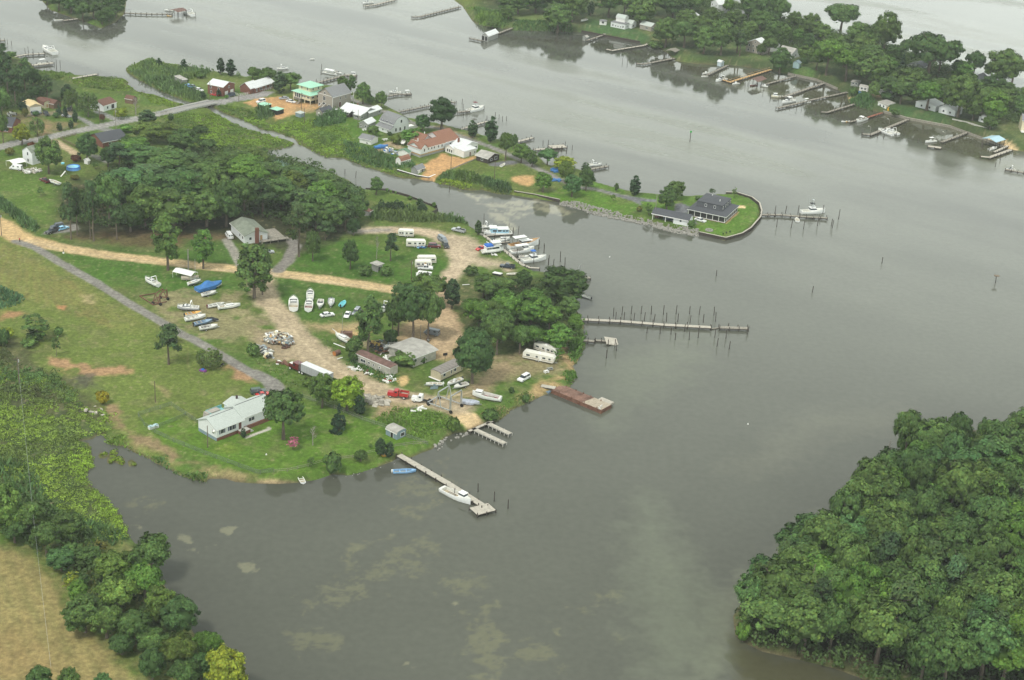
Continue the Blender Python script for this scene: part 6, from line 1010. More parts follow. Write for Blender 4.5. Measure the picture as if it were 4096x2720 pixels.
pier('K 170 575 400 720 590 890 760 1010 930 1110 1100 1240 1300 1410 1540 1590',1.3, 'grey boardwalk dock along the marina basin', m=LWOOD, sp=2.6, rise=.5, z=1.15); pier('K 1520 1550 1700 1640 g 255 903',1.1, 'low finger dock at the lower end of the marina boardwalk', m=LWOOD, sp=3, rise=.4, z=.9)
for k_, s in enumerate(('K 320 640 1150 590','K 600 880 1080 830','K 1340 1365 1450 1355')): pier(s, .7, ['upper','middle','lower'][k_]+' narrow finger dock between the marina boats', m=LWOOD, sp=4, rise=0, z=.6, name='finger_dock')
rows_of_piles('K 1187 725 2000 1060 2160 1190 940 1000 2305 1560 g 445 848 487 900 333 912 380 900 248 720 295 765 8 620','tall dark piling among the marina slips','marina pilings',3.8); rows_of_piles('K 600 890 1300 1450 1840 1540 1040 620 280 270 1340 700','thin piling along the marina boardwalk','boardwalk pilings',4.5, r=.12)
pier('g 2290 408 2361 412 h 0 408 130 412 290 425 545 440',1.4, 'pier running out from the tip of the island', sp=3, rise=.6, m=DWOOD); rows_of_piles('h 65 400 160 400 275 405 505 400 650 455','piling on the upper side of the island pier','island pier pilings',4); rows_of_piles('h 80 525 213 535 327 545 455 515 583 520 592 538','piling on the lower side of the island pier','island pier lower pilings',3.6)
rows_of_piles('h 1050 862 2097 1040 408 1130 g 1884 978','lone weathered piling out in the open river','lone river pilings',2.6); rows_of_piles('j 2047 1403 2196 1488 2324 1555','thin piling off the ranch pier end','ranch pier pilings',3.2)
b = MB(); b.tube((0,0,-1),(0,0,4.6),.16, PILE); b.box(-.45,.45,-.08,.08,4.5,5.4, M_('green_daymark',(.03,.35,.06))); tag(b.build('channel_marker', None, GW(*P('c 1640 1310')[0]),.4),'channel marker post with a green square in mid river','marker')
b = MB(); b.box(-.9,.9,-.7,.7,0,.25, M_('osprey_nest',(.17,.13,.09))); tag(b.build('osprey_nest', None, GW(*P('h 2097 1040')[0])+Vector((0,0,2.7)),0),'stick nest on top of the far right lone piling','nest')
FPG = 'private piers of the far shore'
for s, wd, lb, mm, rl in [('c 690 372 850 318 885 262',1.5, 'grey pier with a hut on the cove, far shore', DWOOD, 0),('R 170 1020 320 1055 900 960 1130 925 1290 870',1.6, 'pale pier with white topped posts below the far lawn', LWOOD, 0),('c 1150 582 1210 590 1500 535',1.6, 'grey pier leading to the dark gazebo', DWOOD, 0),('c 1800 690 1990 600',1.4, 'grey pier with the pale blue hut', DWOOD, 0),('c 1950 735 2010 755 2361 648 d 30 640',1.8, 'new yellow wooden pier on the far shore', NWOOD, 1),('d -20 775 255 700',1.4, 'plain grey pier right of the new wooden pier', DWOOD, 0),('d 140 893 520 765',1.8, 'wide grey pier with a light post, far shore', DWOOD, 0),('d 85 995 260 955 400 920 735 848',1.5, 'longest bent grey pier of the far shore', DWOOD, 0),('d 490 1030 545 1035 800 957',1.4, 'short grey pier beside the shore reeds', DWOOD, 0),('d 745 1125 900 1088',1.3, 'grey outer end of the red pier', DWOOD, 0),('d 905 1086 1055 1038',1.4, 'red painted pier below the flat roofed cottage', REDWOOD, 0),('d 868 1232 945 1240 1290 1100',1.7, 'grey pier with two white boats alongside', DWOOD, 0),('d 1600 1310 1850 1215',1.5, 'grey pier with an L-shaped end, far right', DWOOD, 0),('d 1475 1345 1598 1362',2.6, 'pale end platform of the L-shaped pier', LWOOD, 0),('d 1960 1440 2040 1450 2240 1380',1.8, 'pale pier under the blue boat shelter', LWOOD, 0),('d 2090 1400 2330 1290',1.4, 'walkway from the sand beach to the blue boat shelter', LWOOD, 0),
                      ('b 1000 55 1110 40 1290 -5',1.5, 'pale pier at the top edge with a boat', LWOOD, 0),('b 1440 155 1520 150 1880 60',1.6, 'long grey pier at the top, left of the boathouse', DWOOD, 0),('b 2230 308 2361 258 c 90 235',1.5, 'walkway from the far shore to the boathouse', DWOOD, 0),('b 1975 350 2085 375',1.4, 'low dock in front of the boathouse', DWOOD, 0),('d 185 228 300 218',1.4, 'pier on the outer shore beyond the far trees', LWOOD, 0),('d 1590 672 1720 668',1.3, 'thin pier on the outer shore, far right', DWOOD, 0),('d 2290 872 2361 850 2440 830',1.6, 'wooden pier at the right frame edge', NWOOD, 0),('d 2190 1560 2361 1590',1.6, 'pier cut by the right frame edge below the shelter', DWOOD, 0)]:
    pier(s, wd, lb, m=mm, rise=.5, rail=rl, group=FPG, sp=2.8)
for s, wd, lb, mm in [('b 515 775 640 740 830 690 925 700',1.7, 'long pier behind the mint roofed house', DWOOD),('b 1215 885 1300 868 1430 865',1.5, 'pier with a white boat and a covered lift', DWOOD),('b 1290 1035 1600 972',1.2, 'narrow curved pier left of the huge dark tree', DWOOD),('b 1750 925 1840 945',1.2, 'outer end of the narrow pier beyond the huge tree', DWOOD),('b 1850 1035 1965 1020',1.5, 'short pier beside the maroon topped boat', DWOOD),('b 1875 1195 1990 1158 2130 1118',1.3, 'pale pier beside the forked cedar', LWOOD),('c 25 1312 190 1268',1.6, 'short pale dock with a bench, village shore', LWOOD),('c 205 1378 350 1368',1.8, 'gangway of the wide village dock', LWOOD),('c 350 1355 490 1345',4.2, 'wide pale dock platform of the village', LWOOD),('c 715 1560 880 1530',1.6, 'dark dock under the lifted white boat', DWOOD)]:
    pier(s, wd, lb, m=mm, rise=.7, group='village piers', sp=2.8)
for s, wd, lb, mm in [('a 1150 118 1400 128 1590 128',1.4, 'long straight pier of the wooded islet', DWOOD),('a 465 762 700 715 895 682',1.7, 'long white walkway over the marsh', LWOOD),('a 1000 905 1150 880 1320 848',1.4, 'dark walkway above the log cabin', DWOOD),('a 110 525 250 500 410 492',1.6, 'upper dock of the left shore with the cabin cruiser', LWOOD),('a 300 600 490 578',2.4, 'lower wide dock of the left shore', LWOOD),('a -40 372 45 370',1.6, 'dock cut by the left frame edge', DWOOD),('a 580 188 715 172',1.3, 'small dock under the wooded islet', LWOOD)]:
    pier(s, wd, lb, m=mm, rise=.6, group='piers of the left shore', sp=2.8)
for s, lb, g_ in [('c 430 1410 455 1400 490 1350 500 1418 555 1385 285 1345 335 1340','piling around the wide village dock','wide dock pilings'),('b 1900 960 1910 1010 2103 1030 1945 1075 1910 1090 2205 1090 2240 1100 2272 1120 2310 1115 2130 1110','piling off the village shore by the maroon topped boat','village shore pilings'),('b 598 690 605 640 930 735 555 770','piling near the pier behind the mint roofed house','mint house pilings'),('a 70 410 108 420 232 490 262 480 308 500 520 595 556 605 520 648 470 650 432 640','piling off the left shore docks','left shore pilings'),('a 1540 140 1580 160 1805 158 1640 160 1690 165','piling around the boat lift of the islet pier','boat lift pilings'),('d 25 890 20 905 98 930 262 1010 312 990 437 1055 640 1115 690 1110 405 965','piling off the far shore piers, left part','far shore pilings'),('d 1010 1275 1065 1285 1180 1260 1228 1215 1380 1320 1970 1360 1975 1375 2140 1490 2095 1540','piling off the far shore piers, right part','far shore right pilings'),('c 2150 805 2170 800 2315 850 1820 750 1730 630 2105 780','piling off the far shore by the brown boat shelter','brown shelter pilings'),('c 1065 585 1108 570 1018 575','short piling by the gazebo pier','gazebo pilings'),('H 1355 1420 f 920 70 820 40','piling standing in the creek','creek pilings')]:
    rows_of_piles(s, lb, g_, 2.6, r=.13)
# boat shelters on piles
def shelter(s, label, m, h=3.4, r=1.0, lx=None, ly=None, name='boat_shelter'):
    t, LX, LY = house(name, s, label, 'boat shelter', lx=lx, ly=ly); t.location.z = 0; R = MB(); pr = [(-.4, h),(LY/2, h+r),(LY+.4, h),(LY+.4, h+.1),(LY/2, h+r+.1),(-.4, h+.1)]
    R.prismx(pr[::-1], -.4, LX+.4, m); R.build('roof', t)
    for x in (0, LX/2, LX):
        for y in (0, LY): b = MB(); b.tube((x, y, -1),(x, y, h),.14, PILE); b.build('post', t)
shelter('d 1985 1345 2090 1375 2190 1345','pale blue roofed boat shelter by the sand beach', R_BLUE, lx=8, ly=7); shelter('c 2180 795 2260 810 2350 780','brown roofed boat shelter beside the new wooden pier', R_RUST, lx=9, ly=5, h=3.2); shelter('c 1425 500 1500 515 1550 490','dark wooden gazebo over the water, far shore', DWOOD, h=3, r=.7, lx=6, ly=5); shelter('a 1580 150 1640 160 1700 150','rusty roofed boat lift at the end of the islet pier', R_RUST, h=3, r=.8, lx=7, ly=6)
simple('dock_hut','c 652 372 680 380 708 372','weathered grey hut on the cove pier',2.3, 'gx',.6, GREYW, R_OLD, lx=2.4, ly=2.4, z0=0)
# bulkheads, riprap, barge
def wall_line(s, label, h0, h1, th, m, name='bulkhead', capm=None, post=0, cat='bulkhead', z=0):
    pts = segs_w(s, z); o = thing(name, (pts[0].x, pts[0].y, 0),0, label, cat); b = MB(); c = MB(); k = MB(); org = Vector((pts[0].x, pts[0].y, 0))
    for i in range(len(pts)-1):
        p, q = pts[i]-org, pts[i+1]-org; b.bar((p.x, p.y, (h0+h1)/2),(q.x, q.y, (h0+h1)/2), th, h1-h0, m)
        if capm: c.bar((p.x, p.y, h1+.06),(q.x, q.y, h1+.06), th+.35,.1, capm)
        if post:
            n = max(1, int((q-p).length/post)); u = (q-p).normalized(); nn = Vector((u.y, -u.x, 0))
            for j in range(n): v = p.lerp(q, j/n)+nn*(th/2+.1); k.tube((v.x, v.y, h0),(v.x, v.y, h1+.05),.13, PILE, n=5)
    b.build('face', o)
    if capm: c.build('cap', o)
    if post: k.build('piling_row', o)
    return o
wall_line('g 1725 600 1970 652 2120 610 2200 560 2290 455 2300 400 2280 330 2210 275 2080 235 1970 230','timber bulkhead round the island tip',-1,1.35,.2, PILE, capm=LWOOD, post=2); wall_line('g 20 222 200 250 440 300','timber bulkhead left of the riprap',-1,1.35,.2, PILE, capm=LWOOD, post=2); wall_line('H 340 1025 700 1130 950 1175 1010 1150 1085 1120','bulkhead with white cap by the little grey shed',-1,1.2,.2, PILE, capm=WTRIM, post=1.2); wall_line('f 1590 430 1675 378','dark bulkhead corner at the creek lawn',-1,1.1,.3, PILE)
wall_line('f 1010 190 1200 197 1400 252 1590 330 1670 350','low dark bulkhead along the creek lawn',-1,1.15,.2, PILE); wall_line('c 640 300 870 345 1020 372 1180 402','low sea wall below the far lawn',-1,1.4,.3, PILE); wall_line('d 180 690 440 745 640 830','dark sea wall left of the small beach',-1,1.3,.3, DWOOD); wall_line('d 1060 1040 1290 1105 1680 1178','pale sea wall below the grass bank',-1,1.1,.35, DWOOD, capm=LWOOD); wall_line('d 1690 1150 1830 1180 2020 1240','long concrete retaining wall at the far right shore',0,3.2,.4, CONCR, cat='retaining wall'); wall_line('d 1680 1178 1990 1292 2180 1370','timber bulkhead beside the sand beach',-1,1.2,.3, DWOOD)
wall_line('H 1380 985 1600 885 1870 780','low timber wall along the orange lot',.8,1.7,.2, DWOOD, cat='retaining wall', z=1.2)
def rocks(s, dens, r, label, m, seed, name='riprap', zoff=0.0):
    rng = random.Random(seed); poly = wpoly(s, .6); xs = [p[0] for p in poly]; ys = [p[1] for p in poly]; b = MB(); n = int((max(xs)-min(xs))*(max(ys)-min(ys))*dens)
    pa = np.array([(rng.uniform(min(xs), max(xs)), rng.uniform(min(ys), max(ys))) for _ in range(n)]); ok = sdist(pa[:, 0], pa[:, 1], poly) > 0; hh = height(pa[:, 0], pa[:, 1])
    for (x, y), k, z in zip(pa, ok, hh):
        if not k: continue
        q = r*rng.uniform(.5,1.4); z = max(z, 0)+zoff; v = [(x+sx*q*rng.uniform(.5,1), y+sy*q*rng.uniform(.5,1), z+sz*q*rng.uniform(.4,.8)) for sz in (-1,1) for sx, sy in ((-1,-1),(1,-1),(1,1),(-1,1))]; b.add(v, [(0,3,2,1),(4,5,6,7),(0,1,5,4),(1,2,6,5),(2,3,7,6),(3,0,4,7)], m)
    tag(b.build(name), label, kind='stuff')
rocks('g 440 285 600 308 800 365 1100 430 1400 500 1720 560 1725 605 1500 570 1250 500 1000 450 750 400 600 345 440 312',3.2,.38, 'grey riprap stones along the island shore', STONE, 3); rocks('j 1640 960 1730 880 1880 850 1960 830 1975 860 1850 890 1760 930 1680 1010',.9,.38, 'broken concrete rubble on the bank by the slip', STONE, 4, 'rubble'); rocks('j 1000 1185 1300 1110 1300 1130 1100 1190 900 1240 640 1265 620 1245 850 1225',.6,.16, 'small stones along the beach edge', STONE, 5, 'shore_stones')
A2, B2, C2 = [Vector((*G0(*p, 0),0)) for p in P('k 362 492 820 682 907 627')]; u = (B2-A2); Lb = u.length; wdt = (C2-B2).length; ang = math.atan2(u.y, u.x); t = thing('barge', A2, ang, 'long rust-red barge moored to the shore as a landing','barge')
b = MB(); b.flat([(0,0),(Lb, 0),(Lb, wdt),(1.5, wdt),(0, wdt*.7)], -.5,1.25, RUST); b.build('hull', t); b = MB(); b.flat([(.1,.1),(Lb*.62,.1),(Lb*.66, wdt-.1),(1.5, wdt-.1),(.1, wdt*.68)], 1.253,1.3, RUSTD); b.build('rusted_deck', t); b = MB(); b.flat([(Lb*.62+.02,.1),(Lb-.1,.1),(Lb-.1, wdt-.1),(Lb*.66+.02, wdt-.1)], 1.253,1.3, TAN); b.build('sandy_deck', t)
b = MB(); [b.tube((Lb*f_, wdt-.3,1.3),(Lb*f_, wdt-.3,1.7),.15, RUST) for f_ in (.1,.3,.45,.6,.8)]; [b.tube((Lb*f_, .3,1.3),(Lb*f_, .3,1.6),.15, RUST) for f_ in (.15,.4,.65,.9)]; b.build('bollards', t)
b = MB(); b.box(-2.3,2.3,-1.4,1.4,.5,1.1, LWOOD); tag(b.build('floating_dock', None, GW(*P('k 857 592')[0]), ang),'small pale floating dock tied to the barge end','float')
def chair(p, rz, label, m=WHITE):
    t = thing('garden_chair', p, rz, label, 'chair'); b = MB(); b.box(-.25,.25,-.25,.25,.4,.46, m); b.build('seat', t); b = MB(); b.box(-.3,-.24,-.25,.25,.46,1.0, m); b.build('backrest', t)
    for x in (-.22,.22):
        for y in (-.22,.22): b = MB(); b.box(x-.03, x+.03, y-.03, y+.03,0,.4, m); b.build('leg', t)
for k_, p in enumerate(P('k 806 640 820 620')): chair(GW(*p, 1.3), k_*2+.5, ['left','right'][k_]+' white chair on the sandy end of the barge')
pier('k 270 418 400 440',1.8, 'pale gangplank from the bank onto the barge', m=LWOOD, z=1.4, rise=-.1, name='gangplank', sp=4, cat='gangplank'); b = MB(); b.bar((0,0,.2),(6,0,.2),1.6,.5, M_('dull_blue_hull',(.14,.2,.26))); tag(b.build('dock_float', None, GW(*P('k 350 490')[0]),2.55),'blue grey float beside the barge gangplank','float')
# ------------------------------------------------------------------ fences and poles
def fence(s, label, h=1.1, m=LWOOD, sp=2.4, rails=(.45,.95), name='rail_fence', mesh=None, z=1.2):
    pts = [G(x, y) for x, y in P(s)]; org = pts[0]; o = thing(name, org, 0, label, 'fence'); r = MB(); pm = MB(); pw = .03 if mesh else .05; pm.box(-pw, pw, -pw, pw, -.3, h, m); me = pm.mesh('post'); k = 0; msh = MB()
    for i in range(len(pts)-1):
        p, q = pts[i]-org, pts[i+1]-org
        for rz in rails: r.bar(p+Vector((0,0,rz)), q+Vector((0,0,rz)),.04,.09 if not mesh else .03, m)
        if mesh: msh.add([p, q, q+Vector((0,0,h)), p+Vector((0,0,h))], [(0,1,2,3)], mesh)
        n = max(1, int((q-p).length/sp))
        for j in range(n):
            if k < 95: v = p.lerp(q, j/n); link('post', me, o, v); k += 1
    r.build('rails', o)
    if mesh: msh.build('chain_mesh', o)
def meshmat():
    m, n, b = _nodes('chain_link'); b.inputs['Base Color'].default_value = (.16,.2,.16,1); out = [x for x in n.nodes if x.type == 'OUTPUT_MATERIAL'][0]; tr = n.nodes.new('ShaderNodeBsdfTransparent'); ms = n.nodes.new('ShaderNodeMixShader'); ms.inputs[0].default_value = .3
    n.links.new(tr.outputs[0], ms.inputs[1]); n.links.new(b.outputs[0], ms.inputs[2]); n.links.new(ms.outputs[0], out.inputs[0]); return m
CL = meshmat(); CFN = M_('chain_fence_steel',(.13,.15,.13), rough=.7)
fence('i 1275 700 1580 605 1840 780','chain link fence behind the dog run',1.3, CFN, 3, (1.25,),'chain_fence', CL); fence('i 1275 710 1330 790 1430 860 1600 940 1900 1060 2200 1170 2361 1230 j 40 1238 165 1215','long chain link fence round the ranch lawn',1.3, CFN, 3, (1.25,),'chain_fence', CL); fence('i 1430 820 1720 700','inner chain link fence of the dog run',1.2, CFN, 3, (1.15,),'chain_fence', CL)
fence('j 165 1222 290 1215 480 1170 620 1130 890 1090 1100 1035','grey rail fence between the lawn and the beach',1.1, DWOOD); fence('j 1280 990 1450 965 1580 960','grey rail fence beside the blue-grey shed',1.1, DWOOD); fence('j 420 530 640 600 j 980 740 1200 815 1390 900 1590 970','weathered fence along the yard edge of the lawn',1.3, DWOOD, 3, (.5,1.2),'yard_fence', CL)
fence('a 2150 862 2200 885 2361 855 b 40 845 150 820','white picket fence beside the brick house',1.0, WTRIM, 1.2); fence('a 480 1220 800 1160','split rail fence by the paved road',1.0, DWOOD); fence('a 1050 1105 1260 1095','short rail fence before the cottage lawn',.9, WTRIM); fence('a 560 1285 710 1245','brown board fence along the road',1.3, M_('brown_fence',(.15,.11,.07)),1.0, (.2,.5,.8,1.1),'board_fence'); fence('a 560 1290 720 1370','brown board fence beside the gravel drive',1.3, M_('brown_fence',(.15,.11,.07)),1.0, (.2,.5,.8,1.1),'board_fence')
def guard(s, label):
    pts = [G0(x, y, 1.6) for x, y in P(s)]; t = thing('guard_rail',(*pts[0], 1.2),0, label, 'guard rail'); b = MB(); k = MB()
    for (x0, y0),(x1, y1) in zip(pts, pts[1:]):
        p = Vector((x0-pts[0][0], y0-pts[0][1], .75)); q = Vector((x1-pts[0][0], y1-pts[0][1], .75)); b.bar(p, q, .12,.35, ROPE); n = int((q-p).length/2.5)
        for j in range(n): v = p.lerp(q, j/n); k.box(v.x-.08, v.x+.08, v.y-.08, v.y+.08,-.6,.9, DWOOD)
    b.build('beam', t); k.build('post_row', t)
guard('a 1440 1045 1700 985 1970 928','galvanised rail on the far side of the bridge'); guard('a 1560 1062 1750 1010 1990 958','galvanised rail on the near side of the bridge')
bp = segs_w('a 1560 1030 1960 938',1.45); b = MB(); org = bp[0]; b.bar((0,0,0), bp[1]-bp[0], 7.0,.5, CONCR); dq = bp[1]-bp[0]; t = thing('road_bridge', bp[0], 0, 'low concrete road bridge over the creek','bridge'); b.build('bridge_beam', t)
b = MB(); b.bar((0,0,.27), dq+Vector((0,0,.27)),6.2,.03, M_('bridge_asphalt',(.27,.262,.245), rough=.9)); b.build('bridge_road', t)
def pole(s, label, arm=True, m=None, r=.15, lamp=False, name='utility_pole', cat='utility pole'):
    (x, y),(_, y2) = P(s); p = G(x, y); h = (y-y2)/(pxm(x, y)[0]*.91); t = thing(name, p, .5+RND.random()*.5, label, cat); b = MB(); b.tube((0,0,-1),(0,0,h), r, m or M_('pole_wood',(.13,.10,.075), rough=.95, var=.2), r*.7,7); b.build('pole', t)
    if arm: b = MB(); b.box(-1.1,1.1,-.06,.06, h-.7, h-.55, M_('pole_wood',(.13,.10,.075))); b.build('crossarm', t); b = MB(); b.tube((.3,0,h-1.9),(.3,0,h-1.1),.22, ROPE); b.build('transformer', t)
    if lamp: b = MB(); b.bar((0,0,h-.3),(0,1.2,h),.08,.08, ROPE); b.box(-.15,.15,1.0,1.5, h-.1, h+.08, WHITE); b.build('lamp_head', t)
    return t
for s, lb, ar in [('e 15 605 10 400','utility pole at the left edge of the dirt road',1),('i 178 420 160 150','tall utility pole standing in the left marsh',1),('l 310 170 305 45','white topped pole stub in the lower left woods',0),('i 1433 575 1427 375','bare dark pole in the field',0),('C 348 1225 332 785','bare dark pole beside the ranch house',0),('M 1340 1480 1340 1090','light pole with boxes in front of the white house deck',0),('f 1430 1030 1433 828','utility pole beside the caravans',1),('H 1388 955 1398 690','brown pole in the orange lot',0),('H 2238 1195 2242 820','pole on the lawn right of the brown workshop',0),('E 1633 1070 1640 690','utility pole beside the grey garage',0),('E 1932 1450 1935 1240','dark pole in front of the white shed',0),('E 365 660 362 310','utility pole by the cream stilt house',1),('E 435 960 440 640','thin pole beside the blue grey shed',0),('a 1070 1190 1062 1010','utility pole by the road with a light box',1),('a 922 1130 922 980','thin dark pole on the cottage corner',0),('a 1937 920 1935 770','dark pole left of the brick house',0),('a 2203 935 2203 870','small pole by the picket fence',0),('g 1316 440 1342 240','tall pale pole on the island shore',0),('e 1738 930 1745 735','broad weathered pole beside the dirt road',0),('L 1300 690 1312 470','white post in the boatyard grove',0),('b 2000 0 2000 0','',0)][:-1]:
    pole(s, lb, bool(ar), m=PILEL if 'pale' in lb or 'light' in lb or 'white' in lb or 'weathered' in lb else None, r=.28 if 'broad' in lb else .15)
for s, lb in [('d 245 905 250 815','pier light post with dark box, far shore'),('d 1115 1150 1115 1105','pier lamp on the pier with two white boats'),('d 942 1215 942 1170','white pier lamp at the outer end, two boat pier'),('d 1620 1305 1625 1225','pier lamp on the L-shaped pier'),('d 2325 1060 2330 950','white post by the yellow house')]: pole(s, lb, False, PILEL, .09, True, 'pier_lamp','lamp post')
# ------------------------------------------------------------------ boats
HW = M_('white_gelcoat',(.76,.77,.76), rough=.3, var=.05, spec=.5); HDK = M_('boat_deck',(.66,.66,.61), rough=.6, var=.08); HT = M_('tan_boat_floor',(.40,.34,.24), rough=.8, var=.15); HBOT = M_('bottom_paint',(.05,.06,.09), rough=.8); HBLUE = M_('light_blue_hull',(.23,.42,.66), rough=.4); HTURQ = M_('turquoise_hull',(.18,.55,.60), rough=.4); HSIL = M_('silver_hull',(.42,.43,.46), rough=.35); HNAVY = M_('slate_hull',(.13,.19,.27), rough=.4); HORNG = M_('orange_deck',(.72,.40,.10), rough=.4); HBLK = M_('black_cover',(.02,.022,.025), rough=.8); HCRM = M_('cream_hull',(.66,.62,.48), rough=.45)
MTR = M_('outboard_black',(.025,.025,.028), rough=.4); CNV = M_('white_canvas',(.72,.73,.72), rough=.8); CNVB = M_('blue_canvas',(.03,.14,.50), rough=.8); CNVM = M_('maroon_canvas',(.13,.02,.03), rough=.8); CNVT = M_('tan_cover',(.42,.38,.30), rough=.9, var=.12); SEATM = M_('boat_seat',(.50,.48,.44), rough=.7); TYRE = M_('tyre',(.018,.018,.018), rough=.9); RIM = M_('wheel_rim',(.55,.55,.54), rough=.4, metal=.4); MAR = M_('maroon_interior',(.16,.035,.03), rough=.8); ALU = M_('aluminium',(.50,.52,.53), rough=.35, metal=.6); TEAK = M_('teak_deck',(.42,.25,.11), rough=.7)
def hullshape(L, B, fb, cp=None, sole=.2, tw=.88, draft=.4, sheer=.35, full=2.4, n=14):
    fs = [i/n for i in range(n+1)]
    if cp: fs = sorted(set(fs+[cp[0], cp[1], cp[0]+.004, cp[1]-.004]))
    st = []
    for f_ in fs:
        g_ = max(0, (f_-.5)/.5); b_ = B/2*((tw+(1-tw)*math.sin(math.pi*min(f_, .5))) if f_ < .5 else (1-g_**full)); b_ = max(b_, .02)
        sz = fb*(1+sheer*f_**2*1.4); kz = -draft*(1-g_**5)+g_**6*fb*.5; st.append((f_, -L/2+L*f_, b_, sz, kz))
    return st
def hull(t, L, B, fb, hm=None, dm=None, cp=(.05,.55), sole=.2, tw=.88, draft=.4, sheer=.35, full=2.4, fm=None, stripe=None, gun=.14):
    hm = hm or HW; dm = dm or HDK; fm = fm or dm; st = hullshape(L, B, fb, cp, sole, tw, draft, sheer, full); H = MB(); D = MB(); n = len(st); V = []
    for f_, x, b_, sz, kz in st: cb = b_*(.86-.25*max(0, f_-.6)); V += [(x, -b_, sz),(x, -(b_*.93+cb*.07),(sz+.12)/2),(x, -cb, .08),(x, 0, kz),(x, cb, .08),(x, (b_*.93+cb*.07),(sz+.12)/2),(x, b_, sz)]
    base = 0
    top = []; bot = []
    for i in range(n-1):
        for j in range(6): (bot if j in (2,3) else top).append((i*7+j, (i+1)*7+j, (i+1)*7+j+1, i*7+j+1))
    H.add(V, top+[(0,1,2,3,4,5,6)][::-1], hm); H.add(V, bot, HBOT); hp = H.build('hull', t)
    DV = []; fc = []; fl = []
    for f_, x, b_, sz, kz in st:
        w_ = min(gun, b_*.6); inn = cp and cp[0]+.002 <= f_ <= cp[1]-.002; z2 = sole if inn else sz+.03; zc = sole if inn else sz+.03+.05*b_
        DV += [(x, -b_, sz+.003),(x, -(b_-w_), sz+.03),(x, -(b_-w_), z2),(x, 0, zc),(x, (b_-w_), z2),(x, (b_-w_), sz+.03),(x, b_, sz+.003)]
    for i in range(n-1):
        for j in range(6): (fl if cp and cp[0]+.002 <= st[i][0] < cp[1]-.005 and j in (2,3) else fc).append((i*7+j, i*7+j+1, (i+1)*7+j+1, (i+1)*7+j))
    D.add(DV, fc, dm)
    if fl: D.add(DV, fl, fm)
    D.build('deck', t)
    if stripe: s_ = MB(); s_.add([(v[0], v[1]*1.006, v[2]) for v in V], [], stripe)
    return hp
def cabin(t, x0, x1, wd, z, h, m=None, win=(.35,.8), draw=.25, nm='cabin', fr=None, roof=None):
    m = m or HW; b = MB(); fr = draw*1.6 if fr is None else fr
    def ring(k, o=0): return [(x0+draw*.4*k-o, -wd/2+draw*.5*k-o, z+h*k),(x1-fr*k+o, -wd/2+draw*.5*k-o, z+h*k),(x1-fr*k+o, wd/2-draw*.5*k+o, z+h*k),(x0+draw*.4*k-o, wd/2-draw*.5*k+o, z+h*k)]
    sides = [(0,1,5,4),(1,2,6,5),(2,3,7,6),(3,0,4,7)]; b.add(ring(0)+ring(1), sides+[(4,5,6,7)], m); c = b.build(nm, t)
    if win: b = MB(); b.add(ring(win[0], .02)+ring(win[1], .02), sides, GLASS); b.build('windows', c)
    if roof: b = MB(); r1 = ring(1,.18); b.add([(x, y, zz+.005) for x, y, zz in r1]+[(x, y, zz+.08) for x, y, zz in r1], sides+[(4,5,6,7),(3,2,1,0)], roof); b.build('hardtop', t)
    return c
def motor(t, L, z=.5, m=None, n=1, off=0):
    for k in range(n):
        y = (k-(n-1)/2)*.6+off; b = MB(); b.box(-L/2-.55,-L/2-.05, y-.2, y+.2, z, z+.55, m or MTR, .08,.05); b.box(-L/2-.38,-L/2-.18, y-.08, y+.08, z-.9, z-.001, m or MTR); b.build('outboard_motor', t)
def windshield(t, x, wd, z, h=.5, rake=.35):
    b = MB(); b.add([(x, -wd/2, z),(x+.25,0, z),(x, wd/2, z),(x-rake, -wd/2+.1, z+h),(x-rake+.2,0, z+h),(x-rake, wd/2-.1, z+h)], [(0,1,4,3),(1,2,5,4)], GLASS); b.build('windshield', t)
def top(t, x0, x1, wd, z0, z1, m, nm='canopy', post=ALU):
    b = MB(); b.box(x0, x1,-wd/2, wd/2, z1, z1+.09, m, .08,.08); c = b.build(nm, t); b = MB()
    for x in (x0+.15, x1-.15):
        for y in (-wd/2+.1, wd/2-.1): b.tube((x, y, z0),(x, y, z1),.035, post, n=5)
    b.build('canopy_frame', t)
def rail(t, L, B, z, f0=.62):
    b = MB(); pts = []
    for f_ in (f0,.75,.85,.93,.99): g_ = (f_-.5)/.5; pts.append((-L/2+L*f_, B/2*(1-g_**2.4)*.92, z))
    for sd in (-1,1):
        for p, q in zip(pts, pts[1:]): b.tube((p[0], p[1]*sd, z+.5),(q[0], q[1]*sd, z+.5),.03, ALU, n=4); b.tube((p[0], p[1]*sd, z),(p[0], p[1]*sd, z+.5),.025, ALU, n=4)
    b.tube((pts[-1][0], pts[-1][1], z+.5),(pts[-1][0], -pts[-1][1], z+.5),.03, ALU, n=4); b.build('bow_rail', t)
def seats(t, xs, y=.35, z=.5):
    for x in xs:
        for sd in (-1,1): b = MB(); b.box(x-.25, x+.25, y*sd-.22, y*sd+.22,.22, z, SEATM); b.box(x-.32, x-.22, y*sd-.22, y*sd+.22, z, z+.45, SEATM); b.build('seat', t)
BOATS = 0
